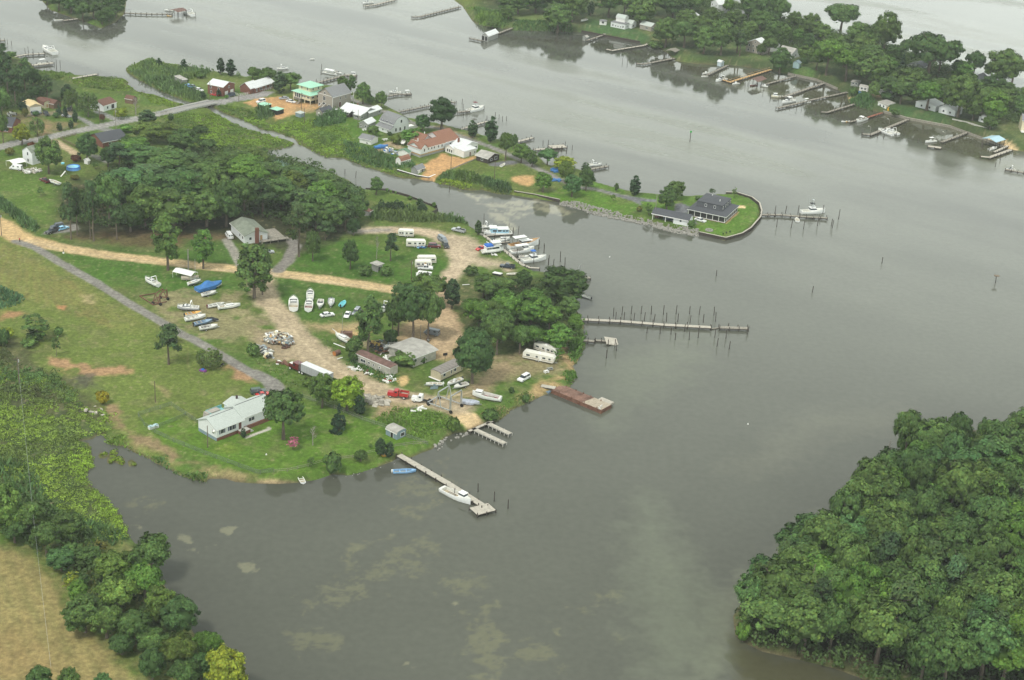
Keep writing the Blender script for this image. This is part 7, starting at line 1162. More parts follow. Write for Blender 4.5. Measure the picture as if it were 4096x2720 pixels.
def boat(kind, s, label, L=None, B=None, z=0, cat=None, hm=None, dm=None, tilt=0, group=None, **kw):
    """s: bow pixel, stern pixel on the water or ground"""
    (bx, by),(sx, sy) = P(s); gb, gs = (GW(bx, by, .3), GW(sx, sy, .3)) if z == 0 else (G(bx, by), G(sx, sy)); d = gb-gs; L = L or d.length; B = B or max(1.5, L*.32); c = (gb+gs)/2; c.z = 0 if z == 0 else G((bx+sx)/2, (by+sy)/2).z+z
    nm = {'skiff': 'skiff','runabout': 'runabout','console': 'fishing_boat','cruiser': 'cabin_cruiser','sportfish': 'sport_fisher','work': 'workboat','sail': 'sailboat','houseboat': 'houseboat','covered': 'covered_boat','trawler': 'trawler','dinghy': 'dinghy','pontoon': 'canopy_boat','jetski': 'jet_ski'}[kind]
    t = thing(nm, c, math.atan2(d.y, d.x), label, cat or {'skiff': 'skiff','sail': 'sailboat','houseboat': 'houseboat','dinghy': 'dinghy','jetski': 'jet ski'}.get(kind, 'boat'), group)
    fb = max(.45, L*.105)
    if kind in ('skiff','dinghy'):
        hull(t, L, B, fb*.9, hm, dm, (.04, kw.get('fd',.8)),.12,.9,.2,.3, kw.get('full',2.2), kw.get('fm', HT))
        for f_ in (.3,.58): b = MB(); w_ = B*.42; b.box(-L/2+L*f_-.15,-L/2+L*f_+.15,-w_, w_, fb*.5, fb*.5+.06, dm or HDK); b.build('bench', t)
        if kind == 'skiff': motor(t, L, fb*.7, kw.get('mm'))
        if kw.get('console'): b = MB(); b.box(-.3,.4,-.35,.35,.13,1.2, HW, .08,.05); b.build('console', t)
    elif kind == 'runabout':
        hull(t, L, B, fb, hm, dm, (.06,.56),.15,.86,.35,.25,2.3, kw.get('fm', HT)); windshield(t, L*.1, B*.8, fb*1.1); seats(t, (-.5,-L*.3), B*.22,.5); motor(t, L, fb*.8, kw.get('mm')) if kw.get('ob',1) else None
    elif kind == 'console':
        hull(t, L, B, fb, hm, dm, (.05,.82),.18,.9,.3,.35,2.5, HDK); b = MB(); b.box(-.5,.5,-.4,.4,.19,1.35, HW, .12,.06); b.build('console', t); b = MB(); b.box(-1.5,-1.0,-.5,.5,.19,.8, SEATM); b.build('seat', t)
        if kw.get('ttop',1): top(t, -1.3,.9, B*.7,.19,2.3, kw.get('tm', CNV))
        motor(t, L, fb*.8, n=kw.get('n',1))
    elif kind == 'cruiser':
        hull(t, L, B, fb*1.05, hm, dm, (.05,.40),.3,.9,.5,.3,2.6, kw.get('fm', HDK)); cabin(t, -L*.1, L*.30, B*.68, fb*1.15,.55, HW, (.3,.75),.35, fr=1.2); windshield(t, L*.06, B*.72, fb*1.1+.5,.6,.45); rail(t, L, B, fb*1.35)
        if kw.get('arch',1): b = MB(); [b.bar((-L*.2, y, fb),(-L*.14, y*.85, fb+1.9),.25,.1, HW) for y in (-B*.46, B*.46)]; b.box(-L*.14-.2,-L*.14+.2,-B*.39, B*.39, fb+1.88, fb+1.98, HW); b.build('radar_arch', t)
        if kw.get('tm'): top(t, -L*.22, L*.05, B*.75, fb, fb+1.9, kw['tm'])
        b = MB(); b.box(-L*.42,-L*.36,-B*.36, B*.36,.31,.8, SEATM); b.build('seat', t)
    elif kind == 'sportfish':
        hull(t, L, B, fb*1.1, hm, dm, (.04,.34),.35,.9,.5,.5,2.5, HDK); cabin(t, -L*.16, L*.16, B*.72, fb*1.15,1.25, HW, (.4,.85),.25, fr=1.1); z2 = fb*1.15+1.25; b = MB(); b.box(-L*.17, L*.06,-B*.36, B*.36, z2+.003, z2+.1, HW); b.box(-L*.02, L*.05,-B*.3, B*.3, z2+.1, z2+.75, HW, .12,.1); b.build('flybridge', t); top(t, -L*.15, L*.03, B*.62, z2+.1, z2+1.75, kw.get('tm', CNVB)); rail(t, L, B, fb*1.6)
        if kw.get('tower'): b = MB(); [b.tube((-L*.1, y, z2),(-L*.05, y*.5, z2+3.4),.05, ALU, n=4) for y in (-1,1)]; b.box(-L*.08,-L*.02,-.6,.6, z2+3.3, z2+3.4, ALU); b.build('tower', t)
        b = MB(); b.tube((-L*.1, B*.35, z2),(-L*.2, B*.45, z2+5),.025, ALU, n=4); b.tube((-L*.1,-B*.35, z2),(-L*.2,-B*.45, z2+5),.025, ALU, n=4); b.build('outrigger', t)
    elif kind == 'work':
        f_ = kw.get('ph',.7); hull(t, L, B, fb, hm, dm, (.07, f_-.1),.12,.82,.45,.55,2.0, kw.get('fm', HT)); x = -L/2+L*f_; cabin(t, x-1.0, x+1.2, B*.55, fb*1.25, kw.get('hh',1.2), HW, (.5,.85),.15, 'pilothouse',.4, HW)
        b = MB(); b.box(-L*.25,-L*.05,-.5,.5,.13,.6, DWOOD); b.build('engine_box', t)
        if kw.get('roof'): top(t, -L*.28, x+1.0, B*.7, fb, fb+1.9, CNV, 'hardtop')
    elif kind == 'sail':
        hull(t, L, B, fb, hm, dm, (.06,.3),.3,.7,.5,.2,1.9, HT); cabin(t, -L*.15, L*.22, B*.5, fb*1.08,.35, HW, (.3,.7),.2); mz = kw.get('mast', L*1.1); b = MB(); b.tube((L*.08,0, fb),(L*.08,0, fb+mz),.07, ALU, .05); b.build('mast', t)
        b = MB(); b.tube((L*.06,0, fb+1.1),(-L*.35,0, fb+1.1),.05, ALU); b.build('boom', t)
        if kw.get('sprit'): b = MB(); b.tube((L*.42,0, fb*1.4),(L*.42+kw['sprit'], 0, fb*1.9),.12, HW, .05); b.build('bowsprit', t)
    elif kind == 'houseboat':
        hull(t, L, B, fb*.8, hm, dm, (.02,.1),.4,.9,.35,.3,3.0, HDK, gun=.25); wm = kw.get('wm', HW); b = MB(); x0, x1 = -L*.36, L*.27; z0 = fb*.85; b.box(x0, x1,-B*.42, B*.42, z0, z0+1.5, wm); b.build('cabin', t)
        for sd in (-1,1):
            for f_, wd, hh in ((.1,.9,.5),(.28,.9,.5),(.52,1.4,.6),(.8,1.6,.7)): b = MB(); x = x0+(x1-x0)*f_; b.box(x-wd/2, x+wd/2, B*.42*sd-.02, B*.42*sd+.02, z0+.65, z0+.65+hh, GLASS); b.build('window', t)
        b = MB(); b.box(x0-.3, x1*.2,-B*.46, B*.46, z0+1.503, z0+1.6, CNV); b.build('roof', t); b = MB(); b.box(x1*.2+.01, x1,-B*.4, B*.4, z0+1.503, z0+2.0, wm); b.box(x1*.2-.2, x1+.6,-B*.47, B*.47, z0+2.003, z0+2.1, CNV); b.build('upper_roof', t)
        if kw.get('fly'): b = MB(); b.box(x0,-L*.05,-B*.4, B*.4, z0+1.61, z0+2.2, CNVB, -.05,-.05); b.build('flybridge', t); top(t, -L*.08, x1+.5, B*.85, z0+1.6, z0+3.0, CNV)
        rail(t, L, B, fb)
    elif kind == 'covered':
        cm = kw.get('cm', BLUETARP); hh = kw.get('hh', fb*1.4); st = hullshape(L, B, fb, None); V = []; F_ = []
        for f_, x, b_, sz, kz in st: rz = sz+hh*math.exp(-((f_-kw.get('pk',.42))/.22)**2)+.12; V += [(x, -b_*1.02,-.1 if f_ < .7 else sz*.4),(x, -b_*1.04, sz),(x, -b_*.35, rz*.97),(x, b_*.35, rz*.97),(x, b_*1.04, sz),(x, b_*1.02,-.1 if f_ < .7 else sz*.4)]
        for i in range(len(st)-1):
            for j in range(5): F_.append((i*6+j, i*6+j+1, (i+1)*6+j+1, (i+1)*6+j))
        b = MB(); b.add(V, F_+[(5,4,3,2,1,0)], cm); b.build('tarp_cover', t); hull(t, L*.985, B*.97, fb*.95, hm, dm, None)
    elif kind == 'trawler':
        hull(t, L, B, fb*1.1, hm, TEAK, (.04,.3),.35,.8,.6,.6,2.2, HDK); cabin(t, -L*.12, L*.2, B*.62, fb*1.15,1.1, HW, (.4,.85),.15, fr=.5, roof=HW); cabin(t, L*.2, L*.34, B*.45, fb*1.35,.5, HW, None, .2, 'trunk_cabin'); top(t, -L*.36, L*.04, B*.75, fb*1.1, fb+2.9, CNV, 'hardtop'); rail(t, L, B, fb*1.6)
    elif kind == 'pontoon': hull(t, L, B, fb*.7, hm, dm, (.04,.85),.2,.95,.2,.1,3.5, HDK); top(t, -L*.35, L*.3, B*.95,.2,2.2, CNV); motor(t, L, .5)
    elif kind == 'jetski': hull(t, L, B, .4, hm or HW, dm, None, full=2); b = MB(); b.box(-L*.3, L*.1,-.2,.2,.42,.75, MTR, .05,.05); b.build('seat', t)
    if z > .3 and kw.get('trailer',1) and kind not in ('jetski',): boat_trailer(c, d, L, z, label)
    elif z > .3 and kw.get('stands'): 
        for k, f_ in enumerate((-.3,.05,.3)):
            for sd in (-1,1): b = MB(); b.bar((L*f_, sd*B*.38,-z),(L*f_, sd*B*.34,.1),.12,.12, DWOOD); b.build('stand', t)
    return t
TRL = None
def boat_trailer(c, d, L, z, label):
    t = thing('boat_trailer', Vector((c.x, c.y, c.z-z)), math.atan2(d.y, d.x),'trailer carrying the '+' '.join(label.split()[:12]),'boat trailer'); b = MB()
    b.bar((-L*.45,-.5,.42),(L*.3,-.5,.42),.08,.12, ALU); b.bar((-L*.45,.5,.42),(L*.3,.5,.42),.08,.12, ALU); b.bar((L*.3,-.5,.42),(L*.62,0,.42),.08,.12, ALU); b.bar((L*.3,.5,.42),(L*.62,0,.42),.08,.12, ALU); b.bar((-L*.2,-.85,.35),(-L*.2,.85,.35),.08,.1, ALU); b.build('frame', t)
    for sd in (-1,1): wheel(t, (-L*.2, sd*.95,.3),.3,.2)
def wheel(t, p, r, wd, rim=None):
    b = MB(); b.tube((p[0], p[1]-wd/2, p[2]),(p[0], p[1]+wd/2, p[2]), r, TYRE, n=14); w_ = b.build('wheel', t); b = MB(); b.tube((p[0], p[1]-wd/2-.01, p[2]),(p[0], p[1]+wd/2+.01, p[2]), r*.58, rim or RIM, n=12); b.build('rim', w_)
B_ = boat
B_('cruiser','Q 200 215 465 345','white cabin cruiser alone at the left of the storage field', z=.5, trailer=0, stands=1); B_('sail','Q 1290 250 1040 320','small white sailboat with a tall mast beside the tent canopy', z=.7, mast=8, B=1.9); B_('covered','Q 1700 310 1210 440','big boat fully wrapped in a bright blue tarp', z=.5, hh=1.5, trailer=0, stands=1, B=3.4)
B_('runabout','Q 1590 465 1315 530','white runabout on a trailer in front of the blue wrapped boat', z=.5, ob=0, B=1.9, fm=HNAVY); B_('covered','Q 1255 185 905 190','boat with a tan cover under the tent canopy', z=.45, cm=CNVT, hh=.3, B=2); B_('cruiser','Q 830 775 1255 795','silver sided cruiser with radar arch in the lower storage group', z=.5, hm=HSIL, trailer=0, B=2.7, stands=1)
B_('runabout','Q 1300 860 985 915','orange-yellow speedboat with a black motor', z=.3, dm=HORNG, B=1.9); B_('runabout','Q 1385 935 985 1010','white cuddy boat between the orange boat and the slate boat', z=.4, B=2.5, trailer=0, ob=0, fm=HDK, stands=1); B_('runabout','Q 1515 1030 1160 1105','slate blue bowrider in the lower storage row', z=.4, hm=HNAVY, dm=M_('pale_blue_deck',(.25,.36,.48)), B=2.1, fm=HNAVY); B_('runabout','Q 1620 1135 1270 1195','white bowrider with a black bottom, lowest of the storage row', z=.6, B=2.1, fm=MTR, ob=0)
B_('skiff','Q 1750 685 1430 745','open white skiff with red cans, right storage group', z=.3, trailer=0, mm=CNVM, B=2, fm=GREYW); B_('sail','Q 2065 715 1630 775','white mastless looking sailboat hull beside the open skiff', z=.3, trailer=0, mast=.9, B=2.3); B_('covered','Q 1640 1015 1400 985','boat under a black cover behind the slate bowrider', z=.3, cm=HBLK, hh=.5, trailer=0, B=1.8)
B_('cruiser','U 352 400 352 705','large white cruiser seen from its stern, first of the parked row', z=.4, L=9.6, B=3.3, trailer=0, fm=HT, stands=1); B_('cruiser','U 792 225 782 405','white boat with a blue trimmed foredeck behind the dark cockpit boat', z=.4, L=7.5, B=2.6, trailer=0, arch=0); B_('cruiser','U 775 450 735 735','white cruiser with a dark brown cockpit, second of the parked row', z=.5, L=8, B=2.8, trailer=0, fm=MAR, arch=0, stands=1)
B_('runabout','U 1035 640 1070 455','white boat with bow towards the camera, third of the parked row', z=.6, L=6, B=2.3, fm=HDK, ob=0); B_('console','U 1325 600 1345 430','grey decked boat with bow towards the camera, fourth of the parked row', z=.6, L=5.8, B=2.2, ttop=0, dm=HSIL); B_('skiff','U 1690 480 1595 590','small turquoise boat on a trailer at the end of the parked row', z=.5, L=4.6, B=1.9, hm=HTURQ, dm=HTURQ, fm=HTURQ)
B_('sail','J 1690 440 1965 590','white sailboat with bowsprit and tall mast in the boatyard', z=.7, mast=8.2, sprit=2.4, trailer=0, L=8, B=2.5, stands=1)
B_('skiff','D 1125 610 1400 500','open white workskiff with a console near the cream mobile home', z=.3, trailer=0, L=6.2, B=2, console=1); B_('runabout','D 1265 670 1510 605','white tri-hull runabout on a trailer beside the dark tree', z=.5, B=2.0, L=5); B_('skiff','D 725 610 1000 610','flat white skiff on a trailer behind a grey board', z=.5, B=1.7, L=5, mm=HW); b = MB(); b.box(0,2.4,-.04,.04,.2,1.1, BLUEG); b.box(.9,1.6,-.045,.045,1.1,1.9, BLUEG); tag(b.build('plywood_panel', None, G(*P('D 788 685')[0]),.35),'grey painted board leaning by the flat white skiff','board')
B_('work','D 1615 810 2175 915','white workboat with a low pilothouse hauled out at the shore', z=.45, trailer=0, fm=MAR, ph=.78, hh=.7, stands=1); B_('dinghy','j 408 1250 425 1312','small white dinghy pulled up on the beach', z=.05, L=4.2, B=1.6); B_('skiff','j 1465 1208 1275 1215','light blue open motorboat floating beside the ranch pier', L=6.3, B=1.9, hm=HBLUE, dm=HBLUE, fm=GREYW, mm=HW)
B_('work','j 1978 1512 1712 1378','long white workboat tied along the ranch pier', B=2.9, ph=.74); B_('dinghy','j 1240 1062 1165 1070','yellow paddle boat on the bank between the two cedars', z=.2, L=2.8, B=1.8, hm=M_('yellow_plastic',(.75,.42,.05), rough=.4), dm=M_('yellow_plastic',(.75,.42,.05)), fm=HW)
B_('houseboat','K 280 585 1150 575','light blue and white houseboat with flat white roofs in the marina', wm=M_('sky_blue_cabin',(.36,.58,.72)), B=3.6, hm=HW); B_('cruiser','K 1095 740 615 830','white express boat below the blue houseboat', B=2.5, arch=0); B_('trawler','K 2005 900 1060 1040','old white trawler with teak deck and hard top in the marina', B=3.2, hm=HW); B_('work','K 1850 1090 1100 1190','white workboat with a grey canopy beside the trawler', B=2.8, fm=MAR, roof=1, ph=.62); B_('runabout','K 1680 1290 1370 1310','small white boat hidden behind the blue topped sport boat', B=1.9)
B_('sportfish','K 2225 1370 1475 1470','white sport boat with a bright blue flybridge top', B=3.0); B_('houseboat','K 915 1160 190 1230','white houseboat with navy flybridge standing ashore on blocks', z=.6, B=3, fly=1, trailer=0, stands=1, L=8.6); B_('cruiser','K 560 345 230 370','white boat half hidden behind the cedar, top of the marina', B=2.3); B_('runabout','K 400 500 215 490','small white boat behind the cedar next to the boardwalk', B=1.8)
B_('sportfish','h 522 388 305 396','white sport fisher with a black topped tower at the island pier', tm=HBLK, tower=1, B=3.2); B_('dinghy','h 262 430 275 485','white tender with bow towards the island pier', L=4.4, B=1.9); B_('skiff','g 640 1155 718 1180','small white skiff moored behind the dome tree', L=4.2, fm=HDK)
VB = [('cruiser','b 300 632 195 635','white cruiser behind the trees left of the mint roofed house', {}),('pontoon','b 745 690 618 665','white canopied boat at the long pier behind the mint roofed house', {}),('runabout','b 790 678 725 660','small boat between the canopied boat and the workboat', {}),('work','b 925 695 835 690','beige workboat at the end of the long village pier', dict(hm=HCRM)),('cruiser','b 1228 850 1338 855','white cruiser on a lift by the covered lift', dict(z2=1)),('console','b 1365 870 1415 868','small boat under the covered lift', {}),('sportfish','b 2102 1000 1955 1030','white boat with a maroon top at the village shore', dict(tm=CNVM)),('cruiser','c 825 1518 700 1525','lifted white cruiser with aerials at the village shore', {}),('dinghy','b 2295 1515 2258 1540','upturned white dinghy beside the road', dict(z=.1)),('dinghy','b 540 545 500 545','tiny white dinghy alone in mid river', {}),
      ('cruiser','a 398 445 508 500','white cabin cruiser at the upper left dock', {}),('skiff','a 500 188 580 182','white boat at the small islet dock', {}),('runabout','a 1518 92 1600 100','white boat left of the rusty boat lift', {}),('cruiser','a 1690 105 1782 148','white cruiser right of the rusty boat lift', {}),('jetski','a 1540 140 1578 145','yellow jet ski at the islet pier', dict(hm=M_('yellow_plastic',(.75,.42,.05)), L=3)),('cruiser','b 985 30 1080 25','white boat cut by the top edge of the picture', {}),('pontoon','a 345 585 430 575','small pontoon at the lower left dock', {}),
      ('console','c 1820 672 1755 680','upper of two small boats at the hut pier', dict(ttop=0)),('dinghy','c 1745 705 1808 700','lower of two small boats at the hut pier', {}),('cruiser','c 1878 750 1972 730','white cruiser at the end of the new wooden pier', {}),('console','c 2032 775 2095 768','little white boat below the new wooden pier', dict(ttop=0)),('work','d 30 890 148 895','cream workboat at the wide grey pier', dict(hm=HCRM)),('cruiser','d 130 950 243 930','white boat with hard top on a lift, left far shore', dict(tm=CNV)),('console','d 312 948 388 940','white console boat by the longest bent pier', {}),('console','d 812 1125 903 1095','white boat with hard top at the red pier', {}),('jetski','d 680 1120 720 1118','white jet ski at the red pier end', dict(L=3)),('jetski','d 722 1122 745 1115','yellow jet ski at the red pier end', dict(L=2.8, hm=M_('yellow_plastic',(.75,.42,.05)))),('cruiser','d 1015 1200 1148 1248','nearer of two white boats beside the far pier', {}),('cruiser','d 1085 1195 1203 1240','farther of two white boats beside the far pier', {}),('console','d 1450 1310 1548 1300','white open boat at the L-shaped pier', {}),('console','d 2110 1362 2040 1380','white boat under the pale blue shelter', dict(ttop=0)),('cruiser','d 2190 1562 2280 1568','white boat at the right edge below the shelter', {}),('dinghy','c 635 200 690 185','small boat on the grass behind the cove', dict(z=.1)),('covered','d 805 862 866 860','small boat under a blue cover on the far lawn', dict(z=.1, hh=.4, trailer=0)),('skiff','c 2195 790 2260 780','dark red boat under the brown shelter', dict(hm=CNVM)),('console','c 2361 800 2300 790','boat at the far end of the brown shelter', dict(ttop=0))]
for kd, s, lb, kw in VB: kw = dict(kw); kw.pop('z2',0); B_(kd, s, lb, **kw)
t = B_('dinghy','d 1130 1000 1090 1040','upright bright yellow hull leaning on the far shore', z=.6, L=6, B=1.8, hm=M_('yellow_plastic',(.75,.42,.05)), dm=M_('yellow_plastic',(.75,.42,.05)), fm=M_('yellow_plastic',(.75,.42,.05)), trailer=0); t.rotation_euler[0] = 1.2
B_('dinghy','e 445 110 560 150','open white boat on the lawn beside the maroon pickup', z=.6, L=6, B=2.1) ; B_('runabout','N 240 610 330 680','small white boat on the brown yard at the left edge', z=.2, L=4, trailer=0); B_('runabout','N 350 590 450 620','second white boat on the brown yard, nearer the garage', z=.2, L=4.4); B_('covered','b 1205 1362 1105 1372','blue tarp covered boat beside the white shed', z=.4, hh=.6, L=6.5, trailer=0); B_('runabout','B 715 545 510 470','white boat under the tree left of the dark roof house', z=.4, L=6)
B_('covered','D 1740 985 1420 940','low trailer load under a silver and blue tarp', z=.4, L=5.4, B=2.2, hh=.15, cm=M_('silver_tarp',(.40,.43,.50), rough=.4, var=.25)); B_('skiff','g -60 975 60 965','cream skiff behind the treetops at the marina edge', z=.2, L=4.6, trailer=0, hm=HCRM)
B_('cruiser','L 680 290 800 200','white boat glimpsed through the grove, upper left', z=.4, L=7, trailer=0); B_('runabout','L 850 250 930 190','small white boat glimpsed through the grove', z=.4, L=5, trailer=0)
# ------------------------------------------------------------------ vehicles
def paintm(n, c): return mat(n, c, rough=.28, var=.04, spec=.5, coat=.5)
CARP = dict(white=paintm('car_white',(.75,.76,.76)), black=paintm('car_black',(.02,.022,.026)), navy=paintm('car_navy',(.02,.035,.06)), grey=paintm('car_grey',(.20,.23,.26)), silver=paintm('car_silver',(.38,.40,.42)), red=paintm('car_red',(.50,.02,.02)), maroon=paintm('car_maroon',(.13,.02,.03)), green=paintm('car_green',(.04,.08,.07)), blue=paintm('car_blue',(.06,.25,.55)), lblue=paintm('car_pale_blue',(.25,.55,.75)))
LAMP = M_('headlight_glass',(.7,.7,.66), rough=.1); TAIL = M_('tail_light',(.35,.01,.01), rough=.2)
PROF = dict(sedan=(4.8,1.8, [(-2.4,.35),(-2.38,.85),(-1.6,.98),(.75,.95),(2.2,.78),(2.4,.55),(2.4,.3)], (-1.75,1.15,.95,1.42,.55,.75)), coupe=(4.4,1.75, [(-2.2,.35),(-2.15,.85),(-1.5,.93),(.5,.9),(2.0,.7),(2.2,.5),(2.2,.3)], (-1.4,.95,.9,1.3,.5,.8)),
 suv=(4.8,1.9, [(-2.4,.4),(-2.4,1.05),(1.0,1.08),(2.25,.98),(2.4,.8),(2.4,.38)], (-2.35,1.1,1.06,1.78,.25,.55)), van=(5.2,2.0, [(-2.6,.4),(-2.6,1.2),(1.9,1.2),(2.5,.95),(2.6,.7),(2.6,.4)], (-2.58,2.0,1.19,2.1,.1,.75)),
 pickup=(5.5,1.95, [(-2.75,.45),(-2.75,1.05),(.9,1.05),(2.6,.98),(2.75,.8),(2.75,.42)], (-.75,1.15,1.04,1.75,.25,.55)))
CPROTO = {}
def car_proto(kind, colr):
    if (kind, colr) in CPROTO: return CPROTO[kind, colr]
    L, W, pr, (g0, g1, gz0, gz1, dr0, dr1) = PROF[kind]; pm = CARP[colr]; t = link('car', None); b = MB(); n = len(pr); vs = []
    for y, k in ((-W/2,.06),(-W/2+.12,0),(W/2-.12,0),(W/2,.06)): vs += [(x*(1-k*.25), y, z-(k if z > .6 else 0)) for x, z in pr]
    fs = [tuple(range(n)), tuple(range(4*n-1,3*n-1,-1))]
    for r in range(3): fs += [(r*n+i, (r+1)*n+i, (r+1)*n+(i+1) % n, r*n+(i+1) % n) for i in range(n)]
    b.add(vs, fs, pm); b.build('body', t)
    w0, w1 = W/2-.1, W/2-.3; b = MB(); gl = [(g0,-w0, gz0),(g1,-w0, gz0),(g1, w0, gz0),(g0, w0, gz0),(g0+dr0,-w1, gz1),(g1-dr1,-w1, gz1),(g1-dr1, w1, gz1),(g0+dr0, w1, gz1)]
    sides = [(0,1,5,4),(1,2,6,5),(2,3,7,6),(3,0,4,7)]
    b.add(gl, sides, GLASS if kind != 'van' else pm); b.build('windows' if kind != 'van' else 'upper_body', t); b = MB(); b.box(g0+dr0-.04, g1-dr1+.04,-w1-.03, w1+.03, gz1-.02, gz1+.05, pm, .06,.06)
    for sd in (-1,1):
        for f0, f1 in (((g0, g0+dr0),(g0+.14, g0+dr0+.1)),((g0*.45+g1*.55-.06, g0*.45+g1*.55-.06),(g0*.45+g1*.55+.06, g0*.45+g1*.55+.06))): b.add([(f0[0], sd*(w0+.012), gz0),(f1[0], sd*(w0+.012), gz0),(f1[1], sd*(w1+.012), gz1),(f0[1], sd*(w1+.012), gz1)], [(0,1,2,3)] if sd < 0 else [(3,2,1,0)], pm)
    b.build('roof', t)
    if kind == 'van':
        b = MB(); b.add([(g1-.02,-w0+.1, gz0+.02),(g1-.02, w0-.1, gz0+.02),(g1-dr1+.02, w1-.05, gz1-.08),(g1-dr1+.02,-w1+.05, gz1-.08)], [(0,1,2,3)], GLASS)
        for sd in (-1,1): b.box(.4,1.1, sd*(w0-.07)-.03, sd*(w0-.07)+.05*sd+.03,1.35,1.8, GLASS); b.box(-1.6,-.9, sd*(w0-.07)-.03, sd*(w0-.07)+.05*sd+.03,1.35,1.8, GLASS); b.box(g0+.0, g0+.06, sd*.45-.28, sd*.45+.28,1.4,1.85, GLASS)
        b.build('windows', t)
    if kind == 'pickup': b = MB(); b.box(-2.65,-.85,-W/2+.14, W/2-.14,1.053,1.07, TYRE); b.box(-2.72,-2.66,-W/2+.1, W/2-.1,1.05,1.3, pm); b.box(-2.66,-.85,-W/2+.06,-W/2+.13,1.05,1.3, pm); b.box(-2.66,-.85, W/2-.13, W/2-.06,1.05,1.3, pm); b.build('cargo_bed', t)
    for x in (-L*.31, L*.31):
        for sd in (-1,1): wheel(t, (x, sd*(W/2-.1),.34),.34,.24)
    for sd in (-1,1): b = MB(); b.box(L/2-.03, L/2+.02, sd*.65-.18, sd*.65+.18,.6,.75, LAMP); b.build('headlight', t); b = MB(); b.box(-L/2-.02,-L/2+.03, sd*.72-.12, sd*.72+.12,.7,.9, TAIL); b.build('tail_light', t)
    CPROTO[kind, colr] = t; t['fresh'] = 1; return t
def car(kind, colr, s, label, group=None):
    (fx, fy),(rx, ry) = P(s); f_, r_ = G(fx, fy), G(rx, ry); p = (f_+r_)/2; d = f_-r_; t = car_proto(kind, colr)
    if t.get('fresh'): t['fresh'] = 0; o = t
    else: o = copy_tree(t)
    o.name = {'suv': 'parked_suv','van': 'parked_van','pickup': 'pickup_truck'}.get(kind, 'parked_car'); o.location = p; o.rotation_euler = (0,0, math.atan2(d.y, d.x)); return tag(o, label, {'suv': 'suv','van': 'van','pickup': 'pickup truck'}.get(kind, 'car'), group)
for a_ in [('sedan','white','U 1390 790 1075 840','white sedan on the grass below the parked boats'),('coupe','white','U 1720 880 1800 740','white coupe next to the sailboat mast'),('suv','grey','L 265 330 330 250','grey green car half under the thin tree of the yard'),('van','white','M 235 930 345 1100','white van with its back towards the camera by the white house'),('sedan','silver','M 1650 1500 1330 1520','silver car under the deck of the white house'),('suv','white','k 68 390 148 345','white suv on the grass near the east point'),('sedan','white','A 800 960 555 890','white car parked in front of the screened porch'),('pickup','silver','O 960 230 1215 290','silver pickup with open bed at the top of the gravel loop'),('van','grey','O 800 530 660 430','dark grey minivan on the gravel loop'),('suv','black','O 825 640 770 560','black jeep directly behind the grey minivan'),('suv','maroon','O 650 620 440 610','maroon car beside the middle caravan'),('pickup','white','O 490 1110 190 1100','white pickup in front of the two lower caravans'),('pickup','navy','O 2010 1050 2352 1090','dark navy pickup on the gravel by the marina'),('coupe','red','K 95 1110 270 1060','red car behind the houseboat standing ashore'),('suv','green','C 1440 150 1240 175','dark green minivan behind the ranch house'),('coupe','red','C 1500 200 1370 225','red car behind the ranch house next to the dark minivan'),('pickup','black','e 430 595 530 560','black pickup nearest the dirt road among the pines'),('suv','navy','e 490 540 565 525','dark suv behind the black pickup'),('sedan','lblue','e 610 540 545 560','light blue car right of the black pickup'),('pickup','maroon','e 385 95 445 125','maroon pickup on the lawn towing the open white boat'),('suv','white','b 8 955 82 938','white suv on the orange dirt left of the green cabins'),('sedan','silver','b 215 915 300 915','silver car on the orange dirt by the cream stilt house'),('sedan','white','b 360 952 285 938','white car nearest the stilt house stairs'),('sedan','white','E 1085 725 1195 715','white car between the garden shed and the rambling cottage'),('sedan','white','a 1870 845 1800 830','white car at the brick house lawn edge, nearest'),('sedan','green','a 1800 815 1760 800','dark green car on the grass by the reed shed'),('sedan','blue','a 1762 812 1725 795','blue and white car on the grass by the reed shed'),('suv','navy','a 2100 895 2150 885','dark suv in front of the brick garage doors'),('coupe','red','a 1970 880 2000 885','red car half behind the conical bush'),('pickup','black','N 1500 690 1400 560','black pickup on the yard before the cream shed'),('suv','grey','N 1200 600 1080 620','grey car behind the round bush of the garage'),('pickup','black','a 635 1030 645 1000','black truck under the small canopy by the willow'),('coupe','silver','a 625 1080 600 1075','small silver car beside the pointed evergreen'),('van','white','a 120 1560 180 1568','white van under the tent canopy of the farmhouse'),('coupe','maroon','g 1380 430 1340 440','maroon car at the left end of the carport'),('suv','navy','g 1470 468 1430 462','dark vehicle inside the island carport'),('van','grey','L 1390 600 1570 640','pale grey van beside the boatyard grove'),('sedan','silver','T 1170 750 1080 740','silver car behind the far roofs'),('coupe','white','k 220 190 300 215','white low car beneath the upper caravan window')][:-1]: car(*a_)
